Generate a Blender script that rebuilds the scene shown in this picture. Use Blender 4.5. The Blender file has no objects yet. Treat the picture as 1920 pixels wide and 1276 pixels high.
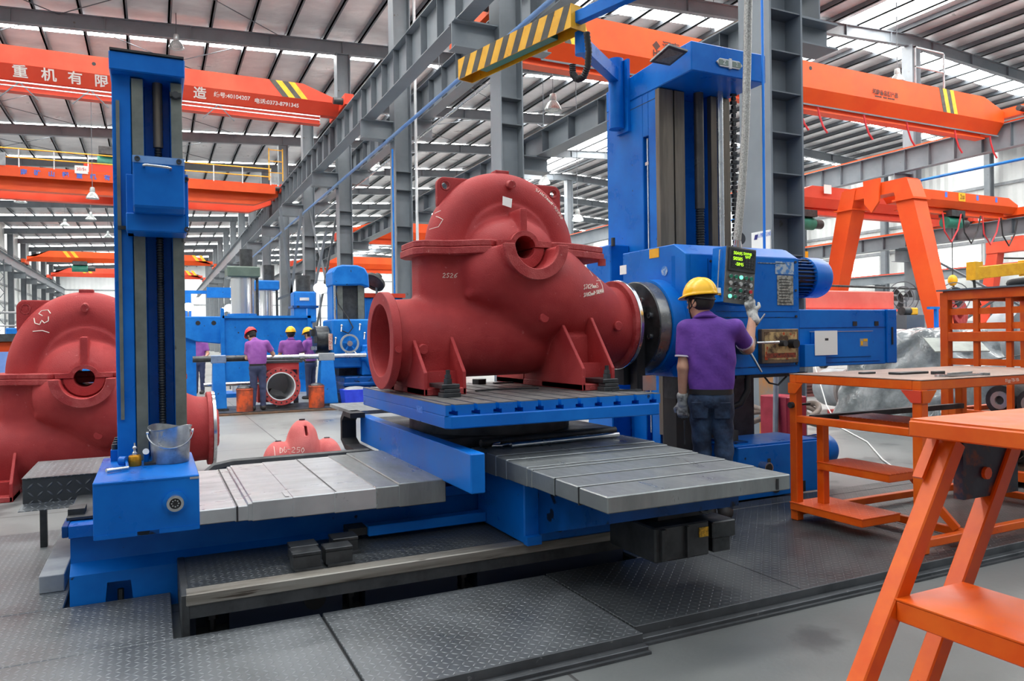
import bpy, bmesh, math, random
import numpy as np
from mathutils import Vector, Matrix
random.seed(7)
SC = bpy.context.scene
COL = SC.collection

# ------------------------------------------------------------------ camera
cam_d = bpy.data.cameras.new('camera')
cam = bpy.data.objects.new('camera', cam_d)
COL.objects.link(cam)
cam_d.sensor_width = 36.0
cam_d.lens = 36.0 * 1394.0 / 1920.0
cam_d.clip_end = 400
YAW, PITCH, ROLL = (math.radians(a) for a in (25.71, -0.27, -0.834))
_f = Vector((math.sin(YAW) * math.cos(PITCH), math.cos(YAW) * math.cos(PITCH), math.sin(PITCH)))
_r0 = Vector((math.cos(YAW), -math.sin(YAW), 0))
_u0 = _r0.cross(_f)
_r = math.cos(ROLL) * _r0 + math.sin(ROLL) * _u0
_u = _r.cross(_f)
_m = Matrix((_r, _u, -_f)).transposed().to_4x4()
_m.translation = (0, 0, 1.42)
cam.matrix_world = _m
SC.camera = cam

# ------------------------------------------------------------------ daylight and exposure
W = bpy.data.worlds.new('sky'); SC.world = W; W.use_nodes = True
_bg = W.node_tree.nodes['Background']
_bg.inputs[0].default_value = (0.93, 0.97, 1.0, 1)
_bg.inputs[1].default_value = 1.25
SC.view_settings.view_transform = 'Standard'
SC.view_settings.look = 'None'
SC.view_settings.gamma = 1.0
SC.view_settings.use_curve_mapping = False
SC.view_settings.exposure = 0.55
SC.cycles.use_denoising = True
SC.cycles.max_bounces = 6
SC.cycles.diffuse_bounces = 3
SC.cycles.glossy_bounces = 3
SKYLIGHT = 11.0      # brightness of the daylight seen through the translucent roof strips

# ------------------------------------------------------------------ object helpers
ROOT = {}
def thing(name, label, cat, loc=(0, 0, 0), group=None, kind=None):
    o = bpy.data.objects.new(name, None)
    o.empty_display_size = 0.2
    o.location = loc
    COL.objects.link(o)
    if kind: o['kind'] = kind
    if label: o['label'] = label
    if cat: o['category'] = cat
    if group: o['group'] = group
    ROOT[o.name] = Vector(loc)
    return o

class MB:
    def __init__(s): s.v = []; s.f = []
    def add(s, vs, fs):
        n = len(s.v); s.v += [tuple(p) for p in vs]; s.f += [tuple(i + n for i in f) for f in fs]; return s
    def box(s, x0, x1, y0, y1, z0, z1):
        return s.add([(x0,y0,z0),(x1,y0,z0),(x1,y1,z0),(x0,y1,z0),(x0,y0,z1),(x1,y0,z1),(x1,y1,z1),(x0,y1,z1)],
                     [(0,3,2,1),(4,5,6,7),(0,1,5,4),(1,2,6,5),(2,3,7,6),(3,0,4,7)])
    def hexa(s, p): return s.add(p, [(0,3,2,1),(4,5,6,7),(0,1,5,4),(1,2,6,5),(2,3,7,6),(3,0,4,7)])
    def bar(s, p0, p1, w, h=None, up=(0, 0, 1)):
        h = h or w; p0 = Vector(p0); p1 = Vector(p1); d = (p1 - p0).normalized()
        a = d.cross(Vector(up))
        if a.length < 1e-4: a = d.cross(Vector((1, 0, 0)))
        a.normalize(); b = a.cross(d); a *= w / 2; b *= h / 2
        return s.add([p0-a-b, p0+a-b, p0+a+b, p0-a+b, p1-a-b, p1+a-b, p1+a+b, p1-a+b],
                     [(0,3,2,1),(4,5,6,7),(0,1,5,4),(1,2,6,5),(2,3,7,6),(3,0,4,7)])
    def _fr(s, d):
        d = d.normalized(); a = d.cross(Vector((0, 0, 1)))
        if a.length < 1e-3: a = d.cross(Vector((0, 1, 0)))
        a.normalize(); return a, d.cross(a)
    def cyl(s, p0, p1, r0, r1=None, n=20, caps=True):
        r1 = r0 if r1 is None else r1; p0 = Vector(p0); p1 = Vector(p1); a, b = s._fr(p1 - p0)
        vs = []
        for p, r in ((p0, r0), (p1, r1)):
            for i in range(n):
                t = 2 * math.pi * i / n; vs.append(p + a * (r * math.cos(t)) + b * (r * math.sin(t)))
        fs = [(i, (i+1) % n, n + (i+1) % n, n + i) for i in range(n)]
        if caps: fs += [tuple(range(n-1, -1, -1)), tuple(range(n, 2*n))]
        return s.add(vs, fs)
    def ring(s, p0, p1, ro, ri, n=32, a0=0, a1=360):
        p0 = Vector(p0); p1 = Vector(p1); a, b = s._fr(p1 - p0); full = abs(a1 - a0) >= 360
        m = n if full else n + 1; vs = []
        for p, r in ((p0, ro), (p1, ro), (p1, ri), (p0, ri)):
            for i in range(m):
                t = math.radians(a0 + (a1 - a0) * i / n); vs.append(p + a * (r * math.cos(t)) + b * (r * math.sin(t)))
        fs = []
        for k in range(4):
            q = (k + 1) % 4
            for i in range(n):
                j = (i + 1) % m; fs.append((k*m+i, k*m+j, q*m+j, q*m+i))
        if not full: fs += [(0, m, 2*m, 3*m), (m-1, 4*m-1, 3*m-1, 2*m-1)]
        return s.add(vs, fs)
    def tube(s, pts, r, n=8, caps=True):
        pts = [Vector(p) for p in pts]; rs = r if isinstance(r, (list, tuple)) else [r] * len(pts); vs = []
        up = None
        for i, p in enumerate(pts):
            d = (pts[min(i+1, len(pts)-1)] - pts[max(i-1, 0)]).normalized()
            if up is None:
                a, b = s._fr(d)
            else:
                a = (up - d * up.dot(d)).normalized(); b = d.cross(a)
            up = a
            for k in range(n):
                t = 2 * math.pi * k / n; vs.append(p + a * (rs[i] * math.cos(t)) + b * (rs[i] * math.sin(t)))
        fs = []
        for i in range(len(pts) - 1):
            for k in range(n):
                fs.append((i*n+k, i*n+(k+1) % n, (i+1)*n+(k+1) % n, (i+1)*n+k))
        if caps: fs += [tuple(range(n-1, -1, -1)), tuple(range((len(pts)-1)*n, len(pts)*n))]
        return s.add(vs, fs)
    def prism(s, pts, ax, a, b):
        n = len(pts)
        g = {'x': lambda p, c: (c, p[0], p[1]), 'y': lambda p, c: (p[0], c, p[1]), 'z': lambda p, c: (p[0], p[1], c)}[ax]
        return s.add([g(p, a) for p in pts] + [g(p, b) for p in pts],
                     [tuple(range(n-1, -1, -1)), tuple(range(n, 2*n))] + [(i, (i+1) % n, n+(i+1) % n, n+i) for i in range(n)])
    def lathe(s, prof, c, ax='z', n=24, close=True):
        g = {'x': lambda r, t, h: (c[0]+h, c[1]+r*math.cos(t), c[2]+r*math.sin(t)),
             'y': lambda r, t, h: (c[0]+r*math.cos(t), c[1]+h, c[2]+r*math.sin(t)),
             'z': lambda r, t, h: (c[0]+r*math.cos(t), c[1]+r*math.sin(t), c[2]+h)}[ax]
        vs = [g(r, 2*math.pi*i/n, h) for r, h in prof for i in range(n)]
        fs = [(k*n+i, k*n+(i+1) % n, (k+1)*n+(i+1) % n, (k+1)*n+i) for k in range(len(prof)-1) for i in range(n)]
        if close: fs += [tuple(range(n)), tuple(range((len(prof)-1)*n, len(prof)*n))]
        return s.add(vs, fs)
    def ball(s, c, r, n=12, m=8):
        r = r if isinstance(r, (tuple, list)) else (r, r, r)
        vs = [(c[0], c[1], c[2]-r[2])]
        for j in range(1, m):
            t = -math.pi/2 + math.pi*j/m
            for i in range(n):
                a = 2*math.pi*i/n; vs.append((c[0]+r[0]*math.cos(t)*math.cos(a), c[1]+r[1]*math.cos(t)*math.sin(a), c[2]+r[2]*math.sin(t)))
        vs.append((c[0], c[1], c[2]+r[2])); L = len(vs)-1
        fs = [(0, 1+(i+1) % n, 1+i) for i in range(n)]
        for j in range(m-2):
            fs += [(1+j*n+i, 1+j*n+(i+1) % n, 1+(j+1)*n+(i+1) % n, 1+(j+1)*n+i) for i in range(n)]
        fs += [(1+(m-2)*n+i, 1+(m-2)*n+(i+1) % n, L) for i in range(n)]
        return s.add(vs, fs)
    def mesh(s, name, off=(0, 0, 0), smooth=None):
        me = bpy.data.meshes.new(name)
        me.from_pydata([(p[0]-off[0], p[1]-off[1], p[2]-off[2]) for p in s.v], [], s.f)
        bm = bmesh.new(); bm.from_mesh(me); bmesh.ops.recalc_face_normals(bm, faces=bm.faces); bm.to_mesh(me); bm.free()
        if smooth is not None:
            me.shade_smooth(); me.set_sharp_from_angle(angle=math.radians(smooth))
        return me

def _root_loc(p):
    while p.parent: p = p.parent
    return ROOT.get(p.name, Vector((0, 0, 0)))

def part(name, mb, mat, parent=None, smooth=None, bevel=0, label=None, kind=None):
    off = _root_loc(parent) if parent else (0, 0, 0)
    me = mb.mesh(name, off, smooth) if isinstance(mb, MB) else mb
    if mat: me.materials.append(mat)
    o = bpy.data.objects.new(name, me)
    COL.objects.link(o)
    if parent: o.parent = parent
    if bevel: bev(o, bevel)
    if label: o['label'] = label
    if kind: o['kind'] = kind
    return o

def bev(o, w, seg=1):
    m = o.modifiers.new('edge', 'BEVEL'); m.width = w; m.segments = seg; m.limit_method = 'ANGLE'; m.angle_limit = math.radians(40)

def single(name, label, cat, mb, mat, smooth=None, bevel=0, group=None, kind=None):
    """a thing made of one mesh, its origin at its base"""
    xs, ys, zs = zip(*mb.v)
    loc = Vector(((min(xs)+max(xs))/2, (min(ys)+max(ys))/2, min(zs)))
    me = mb.mesh(name, loc, smooth); me.materials.append(mat)
    o = bpy.data.objects.new(name, me); COL.objects.link(o); o.location = loc
    ROOT[o.name] = loc
    if bevel: bev(o, bevel)
    if label: o['label'] = label
    if cat: o['category'] = cat
    if group: o['group'] = group
    if kind: o['kind'] = kind
    return o

def struct(name, mb, mat, smooth=None, label=None):
    o = part(name, mb, mat, None, smooth); o['kind'] = 'structure'
    if label: o['label'] = label
    return o

def dup(src, parent, off=(0, 0, 0), name=None):
    """a piece that shares its mesh with an alike piece"""
    o = src.copy(); COL.objects.link(o); o.parent = parent
    o.location = Vector(src.location) + Vector(off)
    if name: o.name = name
    return o

def text(body, size, mat, parent, loc, rx, name='lettering', ext=0.0, align='CENTER', sx=1.0, bold=0.0):
    """flat lettering; rx = 3x3 matrix of its right / up / out directions"""
    cu = bpy.data.curves.new(name, 'FONT'); cu.body = body; cu.size = size; cu.align_x = align; cu.align_y = 'CENTER'; cu.extrude = ext; cu.offset = size*bold
    t = bpy.data.objects.new(name, cu); COL.objects.link(t)
    bpy.context.view_layer.update()
    me = bpy.data.meshes.new_from_object(t.evaluated_get(bpy.context.evaluated_depsgraph_get()))
    bpy.data.objects.remove(t)
    R = Matrix(rx).transposed()
    me.transform(R.to_4x4() @ Matrix.Diagonal((sx, 1, 1, 1)))
    me.materials.clear(); me.materials.append(mat); me.name = name
    o = bpy.data.objects.new(name, me); COL.objects.link(o)
    off = _root_loc(parent) if parent else Vector((0, 0, 0))
    o.location = Vector(loc) - off
    if parent: o.parent = parent
    return o
FACE_NY = ((1, 0, 0), (0, 0, 1), (0, -1, 0))      # lettering on a face that looks along -Y
FACE_NX = ((0, -1, 0), (0, 0, 1), (-1, 0, 0))     # lettering on a face that looks along -X

# ------------------------------------------------------------------ signed-distance bodies for castings and figures
def v_(a): return np.asarray(a, np.float32)
def s_sph(P, c, r): return np.sqrt((P[0]-c[0])**2+(P[1]-c[1])**2+(P[2]-c[2])**2)-r
def s_ell(P, c, r):
    k0 = np.sqrt(((P[0]-c[0])/r[0])**2+((P[1]-c[1])/r[1])**2+((P[2]-c[2])/r[2])**2)
    return (k0-1)*min(r)
def s_cap(P, a, b, ra, rb=None):
    rb = ra if rb is None else rb
    a = v_(a); b = v_(b); d = b-a; L = float(d@d) or 1e-9
    t = np.clip(((P[0]-a[0])*d[0]+(P[1]-a[1])*d[1]+(P[2]-a[2])*d[2])/L, 0, 1)
    return np.sqrt((P[0]-a[0]-t*d[0])**2+(P[1]-a[1]-t*d[1])**2+(P[2]-a[2]-t*d[2])**2)-(ra+(rb-ra)*t)
def s_cyl(P, ax, c, r, h0, h1):
    i = 'xyz'.index(ax); o = [k for k in range(3) if k != i]
    q = np.sqrt((P[o[0]]-c[o[0]])**2+(P[o[1]]-c[o[1]])**2)-r
    return np.maximum(q, np.abs(P[i]-(h0+h1)/2)-(h1-h0)/2)
def s_tor(P, ax, c, R, r):
    i = 'xyz'.index(ax); o = [k for k in range(3) if k != i]
    q = np.sqrt((P[o[0]]-c[o[0]])**2+(P[o[1]]-c[o[1]])**2)-R
    return np.sqrt(q*q+(P[i]-c[i])**2)-r
def s_box(P, c, h, r=0.0):
    q = [np.abs(P[k]-c[k])-h[k]+r for k in range(3)]
    return np.sqrt(np.maximum(q[0], 0)**2+np.maximum(q[1], 0)**2+np.maximum(q[2], 0)**2)+np.minimum(np.maximum(q[0], np.maximum(q[1], q[2])), 0)-r
def smin(a, b, k):
    h = np.clip(0.5+0.5*(b-a)/k, 0, 1); return b+(a-b)*h-k*h*(1-h)
def sub(a, b, k=0.0): return -smin(-a, b, k) if k else np.maximum(a, -b)

def sdf_mesh(name, fn, lo, hi, h, smooth=50):
    ax = [np.arange(lo[k], hi[k]+h, h, dtype=np.float32) for k in range(3)]
    P = np.meshgrid(*ax, indexing='ij', sparse=True)
    V = np.broadcast_to(fn(P), tuple(len(a) for a in ax)).astype(np.float32)
    V = np.where(np.abs(V) < 1e-7, 1e-7, V)
    n = np.array(V.shape); ins = V < 0
    c = [ins[i:n[0]-1+i, j:n[1]-1+j, k:n[2]-1+k] for i in (0, 1) for j in (0, 1) for k in (0, 1)]
    s = np.zeros(c[0].shape, np.int8)
    for q in c: s += q
    act = (s > 0) & (s < 8); idx = np.argwhere(act)
    num = np.full(act.shape, -1, np.int64); num[act] = np.arange(len(idx))
    pos = np.zeros((len(idx), 3), np.float64); cnt = np.zeros(len(idx))
    for a in range(3):
        o = [k for k in range(3) if k != a]
        for p in (0, 1):
            for q in (0, 1):
                i0 = idx.copy(); i0[:, o[0]] += p; i0[:, o[1]] += q; i1 = i0.copy(); i1[:, a] += 1
                v0 = V[i0[:, 0], i0[:, 1], i0[:, 2]]; v1 = V[i1[:, 0], i1[:, 1], i1[:, 2]]
                m = (v0 < 0) != (v1 < 0); t = np.zeros(len(idx)); t[m] = v0[m]/(v0[m]-v1[m])
                e = i0.astype(np.float64); e[:, a] += t; pos[m] += e[m]; cnt[m] += 1
    pos /= cnt[:, None]
    vert = pos*h+np.array([ax[0][0], ax[1][0], ax[2][0]])
    quads = []
    for a in range(3):
        b, d = [(1, 2), (2, 0), (0, 1)][a]
        sl0 = [slice(None)]*3; sl1 = [slice(None)]*3
        sl0[a] = slice(0, -1); sl1[a] = slice(1, None)
        x0 = ins[tuple(sl0)]; x1 = ins[tuple(sl1)]
        e = np.argwhere(x0 != x1)
        e = e[(e[:, b] > 0) & (e[:, d] > 0) & (e[:, b] < n[b]-1) & (e[:, d] < n[d]-1)]
        def g(db, dd):
            w = e.copy(); w[:, b] -= db; w[:, d] -= dd; return num[w[:, 0], w[:, 1], w[:, 2]]
        Q = np.stack([g(1, 1), g(0, 1), g(0, 0), g(1, 0)], 1)
        fl = ~x0[e[:, 0], e[:, 1], e[:, 2]]
        Q[fl] = Q[fl][:, ::-1]; quads.append(Q)
    Q = np.concatenate(quads); Q = Q[(Q >= 0).all(1)]
    me = bpy.data.meshes.new(name)
    me.vertices.add(len(vert)); me.vertices.foreach_set('co', vert.astype(np.float32).ravel())
    me.loops.add(Q.size); me.loops.foreach_set('vertex_index', Q.ravel().astype(np.int32))
    me.polygons.add(len(Q)); me.polygons.foreach_set('loop_start', (np.arange(len(Q))*4).astype(np.int32))
    me.update(calc_edges=True); me.validate()
    me.shade_smooth()
    if smooth: me.set_sharp_from_angle(angle=math.radians(smooth))
    return me

# ------------------------------------------------------------------ materials
def lin(r, g, b):
    f = lambda c: (c/255/12.92) if c/255 <= 0.04045 else ((c/255+0.055)/1.055)**2.4
    return (f(r), f(g), f(b), 1)
def mat(name, c1, c2=None, rough=0.5, metal=0.0, scale=3.0, lo=0.4, hi=0.65, bump=0.0, bscale=None, c3=None, s3=12.0, t3=0.66, rvar=0.12, emit=None, estr=1.0, detail=4.0, stretch=None, spec=0.5):
    m = bpy.data.materials.new(name); m.use_nodes = True
    nt = m.node_tree; N = nt.nodes; L = nt.links; B = N['Principled BSDF']
    B.inputs['Roughness'].default_value = rough; B.inputs['Metallic'].default_value = metal
    B.inputs['Specular IOR Level'].default_value = spec
    B.inputs['Base Color'].default_value = c1
    if emit:
        B.inputs['Emission Color'].default_value = emit; B.inputs['Emission Strength'].default_value = estr
    if c2 is None and not bump: return m
    tc = N.new('ShaderNodeTexCoord'); src = tc.outputs['Object']
    if stretch:
        mp = N.new('ShaderNodeMapping'); mp.inputs['Scale'].default_value = stretch; L.new(src, mp.inputs[0]); src = mp.outputs[0]
    no = N.new('ShaderNodeTexNoise'); no.inputs['Scale'].default_value = scale; no.inputs['Detail'].default_value = detail; no.inputs['Roughness'].default_value = 0.62
    L.new(src, no.inputs['Vector'])
    if c2 is not None:
        mr = N.new('ShaderNodeMapRange'); mr.inputs[1].default_value = lo; mr.inputs[2].default_value = hi; L.new(no.outputs[0], mr.inputs[0])
        mx = N.new('ShaderNodeMix'); mx.data_type = 'RGBA'; mx.inputs[6].default_value = c1; mx.inputs[7].default_value = c2
        L.new(mr.outputs[0], mx.inputs[0]); out = mx.outputs[2]
        if c3 is not None:
            n3 = N.new('ShaderNodeTexNoise'); n3.inputs['Scale'].default_value = s3; n3.inputs['Detail'].default_value = 6; L.new(src, n3.inputs['Vector'])
            r3 = N.new('ShaderNodeMapRange'); r3.inputs[1].default_value = t3; r3.inputs[2].default_value = t3+0.05; L.new(n3.outputs[0], r3.inputs[0])
            m3 = N.new('ShaderNodeMix'); m3.data_type = 'RGBA'; L.new(r3.outputs[0], m3.inputs[0]); L.new(out, m3.inputs[6]); m3.inputs[7].default_value = c3; out = m3.outputs[2]
        L.new(out, B.inputs['Base Color'])
        rr = N.new('ShaderNodeMapRange'); rr.inputs[1].default_value = 0.3; rr.inputs[2].default_value = 0.7
        rr.inputs[3].default_value = max(0.03, rough-rvar); rr.inputs[4].default_value = min(1, rough+rvar); L.new(no.outputs[0], rr.inputs[0]); L.new(rr.outputs[0], B.inputs['Roughness'])
    if bump:
        nb = N.new('ShaderNodeTexNoise'); nb.inputs['Scale'].default_value = bscale or scale*8; nb.inputs['Detail'].default_value = 3; L.new(src, nb.inputs['Vector'])
        bp = N.new('ShaderNodeBump'); bp.inputs['Strength'].default_value = bump; bp.inputs['Distance'].default_value = 0.02; L.new(nb.outputs[0], bp.inputs['Height']); L.new(bp.outputs[0], B.inputs['Normal'])
    return m

def math_node(nt, op, a, b=None, c=None):
    n = nt.nodes.new('ShaderNodeMath'); n.operation = op
    for i, x in enumerate((a, b, c)):
        if x is None: continue
        if isinstance(x, (int, float)): n.inputs[i].default_value = x
        else: nt.links.new(x, n.inputs[i])
    return n.outputs[0]

def chequer(name, c1, c2, rough=0.42, metal=0.55, pitch=0.034, axis='xy', strength=0.8, tear=(0.44, 0.13)):
    """raised tear-pattern steel plate"""
    m = mat(name, c1, c2, rough, metal, scale=1.6, lo=0.35, hi=0.7, rvar=0.15)
    nt = m.node_tree; N = nt.nodes; L = nt.links; B = N['Principled BSDF']
    g = N.new('ShaderNodeNewGeometry'); sp = N.new('ShaderNodeSeparateXYZ'); L.new(g.outputs['Position'], sp.inputs[0])
    u = math_node(nt, 'DIVIDE', sp.outputs['XYZ'.index(axis[0].upper())], pitch); v = math_node(nt, 'DIVIDE', sp.outputs['XYZ'.index(axis[1].upper())], pitch)
    par = math_node(nt, 'MODULO', math_node(nt, 'ADD', math_node(nt, 'FLOOR', u), math_node(nt, 'FLOOR', v)), 2.0)
    par = math_node(nt, 'ABSOLUTE', par)
    fu = math_node(nt, 'SUBTRACT', math_node(nt, 'FRACT', u), 0.5); fv = math_node(nt, 'SUBTRACT', math_node(nt, 'FRACT', v), 0.5)
    sg = math_node(nt, 'SUBTRACT', math_node(nt, 'MULTIPLY', par, 2.0), 1.0)
    fv = math_node(nt, 'MULTIPLY', fv, sg)
    a = math_node(nt, 'MULTIPLY', math_node(nt, 'ADD', fu, fv), 0.7071/tear[0]); b = math_node(nt, 'MULTIPLY', math_node(nt, 'SUBTRACT', fu, fv), 0.7071/tear[1])
    q = math_node(nt, 'ADD', math_node(nt, 'MULTIPLY', a, a), math_node(nt, 'MULTIPLY', b, b))
    h = math_node(nt, 'MAXIMUM', math_node(nt, 'SUBTRACT', 1.0, q), 0.0)
    bp = N.new('ShaderNodeBump'); bp.inputs['Strength'].default_value = strength; bp.inputs['Distance'].default_value = 0.004
    L.new(h, bp.inputs['Height']); L.new(bp.outputs[0], B.inputs['Normal'])
    # rubbed-bright tops of the tears
    bc = B.inputs['Base Color'].links[0].from_socket
    mx = N.new('ShaderNodeMix'); mx.data_type = 'RGBA'; L.new(math_node(nt, 'MULTIPLY', h, 0.55), mx.inputs[0]); L.new(bc, mx.inputs[6])
    mx.inputs[7].default_value = tuple(min(1, x*1.9+0.05) for x in c2[:3])+(1,); L.new(mx.outputs[2], B.inputs['Base Color'])
    return m

BLUE = mat('blue_machine_paint', lin(2, 96, 186), lin(10, 112, 202), 0.34, spec=0.25, scale=2.2, c3=lin(30, 44, 66), s3=16, t3=0.71)
BLUE_D = mat('blue_paint_oily', lin(0, 58, 118), lin(4, 74, 146), 0.34, spec=0.25, scale=3, c3=lin(20, 26, 36), s3=9, t3=0.6)
BLUE_BG = mat('blue_shop_paint', lin(10, 104, 190), lin(24, 122, 206), 0.45, spec=0.3, scale=3, c3=lin(40, 60, 90), s3=12, t3=0.68)
RED = mat('red_oxide_primer', lin(160, 38, 40), lin(172, 54, 54), 0.66, scale=4.0, lo=0.42, hi=0.62, bump=0.25, bscale=140, c3=lin(188, 92, 90), s3=26, t3=0.7)
RED_D = mat('red_primer_edge', lin(156, 40, 42), lin(178, 76, 74), 0.7, scale=9, bump=0.3, bscale=110, c3=lin(202, 140, 132), s3=30, t3=0.68)
ORANGE = mat('orange_worn_paint', lin(212, 80, 4), lin(224, 98, 14), 0.42, spec=0.4, scale=5, c3=lin(92, 48, 30), s3=22, t3=0.72)
ORANGE_CR = mat('orange_crane_paint', lin(214, 70, 14), lin(222, 82, 22), 0.5, spec=0.35, scale=0.6, rvar=0.05)
RED_CR = mat('faded_red_crane_paint', lin(206, 62, 38), lin(214, 80, 54), 0.5, spec=0.35, scale=0.6, rvar=0.05)
STEEL_G = mat('grey_structural_paint', lin(112, 119, 126), lin(128, 135, 141), 0.5, scale=0.7, c3=lin(92, 84, 76), s3=3, t3=0.7)
STEEL_DK = mat('dark_grey_structural_paint', lin(84, 90, 97), lin(100, 106, 112), 0.5, scale=0.9)
RUST = mat('rusty_steel', lin(112, 80, 56), lin(78, 66, 58), 0.75, scale=6)
COVER = mat('ground_steel_cover', (0.54, 0.55, 0.56, 1), (0.40, 0.41, 0.42, 1), 0.36, 0.6, scale=2.2, stretch=(1, 4, 1), c3=(0.24, 0.24, 0.25, 1), s3=7, t3=0.66, bump=0.02, bscale=40)
COVER_D = mat('oily_steel_cover', (0.30, 0.32, 0.32, 1), (0.22, 0.235, 0.235, 1), 0.36, 0.6, scale=2.2, stretch=(4, 1, 1), c3=(0.17, 0.145, 0.12, 1), s3=6, t3=0.7, bump=0.02, bscale=40)
WAY = mat('scraped_guideway_steel', lin(128, 132, 124), lin(104, 108, 102), 0.42, 0.5, scale=5, c3=lin(86, 86, 78), s3=14, t3=0.68)
WAY_B = mat('brown_oiled_guideway', lin(122, 112, 100), lin(98, 90, 80), 0.4, 0.5, scale=2, stretch=(6, 6, 0.6))
IRON = mat('dark_cast_iron', lin(66, 68, 70), lin(46, 48, 50), 0.5, 0.3, scale=6)
BLACK = mat('black_rubber', lin(26, 27, 29), lin(36, 37, 40), 0.6, scale=8)
DARKSTEEL = mat('dark_machined_steel', lin(62, 64, 66), lin(84, 86, 88), 0.36, 0.7, scale=8)
CHROME = mat('bright_steel', (0.68, 0.69, 0.70, 1), (0.5, 0.51, 0.52, 1), 0.22, 0.95, scale=6)
GALV = mat('galvanised_sheet', (0.5, 0.51, 0.52, 1), (0.26, 0.27, 0.28, 1), 0.36, 0.8, scale=9, c3=(0.16, 0.16, 0.16, 1), s3=12, t3=0.64)
WHITE = mat('white_paint', lin(226, 228, 230), lin(210, 212, 214), 0.55, scale=2)
PAPER = mat('paper', lin(236, 236, 232), None, 0.8)
CHALK = mat('chalk', lin(236, 226, 214), None, 0.9)
YELLOW = mat('yellow_paint', lin(236, 176, 24), lin(222, 158, 20), 0.5, scale=6, c3=lin(120, 92, 40), s3=18, t3=0.7)
HATCHB = mat('black_hazard_stripe', lin(70, 66, 60), lin(54, 52, 50), 0.55, scale=6)
GREEN = mat('green_paint', lin(34, 110, 92), lin(44, 126, 106), 0.5, scale=4)
GREY_LT = mat('light_grey_steel', lin(150, 154, 158), lin(132, 137, 142), 0.5, scale=4)
# ================================================================== the hall
ORD = ['first', 'second', 'third', 'fourth', 'fifth', 'sixth', 'seventh', 'eighth', 'ninth', 'tenth', 'eleventh', 'twelfth', 'thirteenth', 'fourteenth', 'fifteenth', 'sixteenth', 'seventeenth', 'eighteenth', 'nineteenth', 'twentieth']
BAY = 8.2; GY = [7.46 + BAY*k for k in range(17)]
Y_END = 138.0; XL, XR, XRIDGE = -13.4, 53.0, 33.0
def zb(x): return 13.27+0.055*x if x <= XRIDGE else 13.27+0.055*XRIDGE-0.055*(x-XRIDGE)

# floor: concrete, darker at the front, pale further off, with saw-cut joints
def floor_mat():
    m = mat('workshop_concrete', lin(116, 119, 119), lin(140, 142, 141), 0.42, scale=0.5, lo=0.35, hi=0.68, rvar=0.16, c3=lin(92, 95, 96), s3=1.3, t3=0.6, bump=0.06, bscale=30, detail=8)
    nt = m.node_tree; N = nt.nodes; L = nt.links; B = N['Principled BSDF']
    g = N.new('ShaderNodeNewGeometry'); sp = N.new('ShaderNodeSeparateXYZ'); L.new(g.outputs['Position'], sp.inputs[0])
    def joint(c, step, off, w):
        f = math_node(nt, 'FRACT', math_node(nt, 'DIVIDE', math_node(nt, 'ADD', c, off), step))
        return math_node(nt, 'LESS_THAN', math_node(nt, 'ABSOLUTE', math_node(nt, 'SUBTRACT', f, 0.5)), w/step)
    j = math_node(nt, 'MAXIMUM', joint(sp.outputs[0], 4.0, 0.45, 0.008), joint(sp.outputs[1], 3.0, 0.2, 0.008))
    # whole floor multiplied darker at the front, clearing with depth
    yy = N.new('ShaderNodeMapRange'); yy.inputs[1].default_value = 4.5; yy.inputs[2].default_value = 9.0; L.new(sp.outputs[1], yy.inputs[0])
    bc = B.inputs['Base Color'].links[0].from_socket
    d = N.new('ShaderNodeMix'); d.data_type = 'RGBA'; d.blend_type = 'MULTIPLY'; d.inputs[7].default_value = (0.62, 0.63, 0.63, 1)
    L.new(math_node(nt, 'SUBTRACT', 1.0, yy.outputs[0]), d.inputs[0]); L.new(bc, d.inputs[6])
    mx = N.new('ShaderNodeMix'); mx.data_type = 'RGBA'; L.new(j, mx.inputs[0]); L.new(d.outputs[2], mx.inputs[6]); mx.inputs[7].default_value = lin(66, 66, 66)
    L.new(mx.outputs[2], B.inputs['Base Color'])
    return m
struct('floor', MB().box(XL-0.5, XR+0.5, -8, Y_END+0.5, -0.2, 0), floor_mat())

# walls with ribbed cladding
def clad_mat(name, c1, c2, ax):
    m = mat(name, c1, c2, 0.6, scale=0.35)
    nt = m.node_tree; N = nt.nodes; L = nt.links
    g = N.new('ShaderNodeNewGeometry'); sp = N.new('ShaderNodeSeparateXYZ'); L.new(g.outputs['Position'], sp.inputs[0])
    w = math_node(nt, 'PINGPONG', math_node(nt, 'MULTIPLY', sp.outputs[ax], 3.3), 1.0)
    bp = N.new('ShaderNodeBump'); bp.inputs['Strength'].default_value = 0.9; bp.inputs['Distance'].default_value = 0.05
    L.new(w, bp.inputs['Height']); L.new(bp.outputs[0], N['Principled BSDF'].inputs['Normal'])
    return m
CLAD_Y = clad_mat('ribbed_wall_cladding_side', lin(218, 222, 222), lin(204, 208, 208), 1)
CLAD_X = clad_mat('ribbed_wall_cladding_end', lin(226, 229, 230), lin(214, 217, 218), 0)
PANE = mat('daylit_window_pane', (0.9, 0.93, 0.95, 1), None, 0.3, emit=(0.95, 0.98, 1, 1), estr=2.6)
wl = struct('wall_left', MB().box(XL-0.2, XL, -8, Y_END, 0, zb(XL)+0.8), CLAD_Y)  # near end run on out of view to block low sky light
struct('wall_back_blocker', MB().box(XL, XR, -8.2, -8.0, 0, 11), clad_mat('grey_blocker_cladding', lin(150, 156, 160), lin(138, 144, 148), 0))  # unseen, added to block low sky light; grey to limit bounce
wf = struct('wall_far', MB().box(XL, XR, Y_END, Y_END+0.2, 0, zb(XRIDGE)+0.8), CLAD_X)
wr = struct('wall_right', MB().box(XR, XR+0.2, -8, Y_END, 0, zb(XR)+0.8), CLAD_Y)
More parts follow.
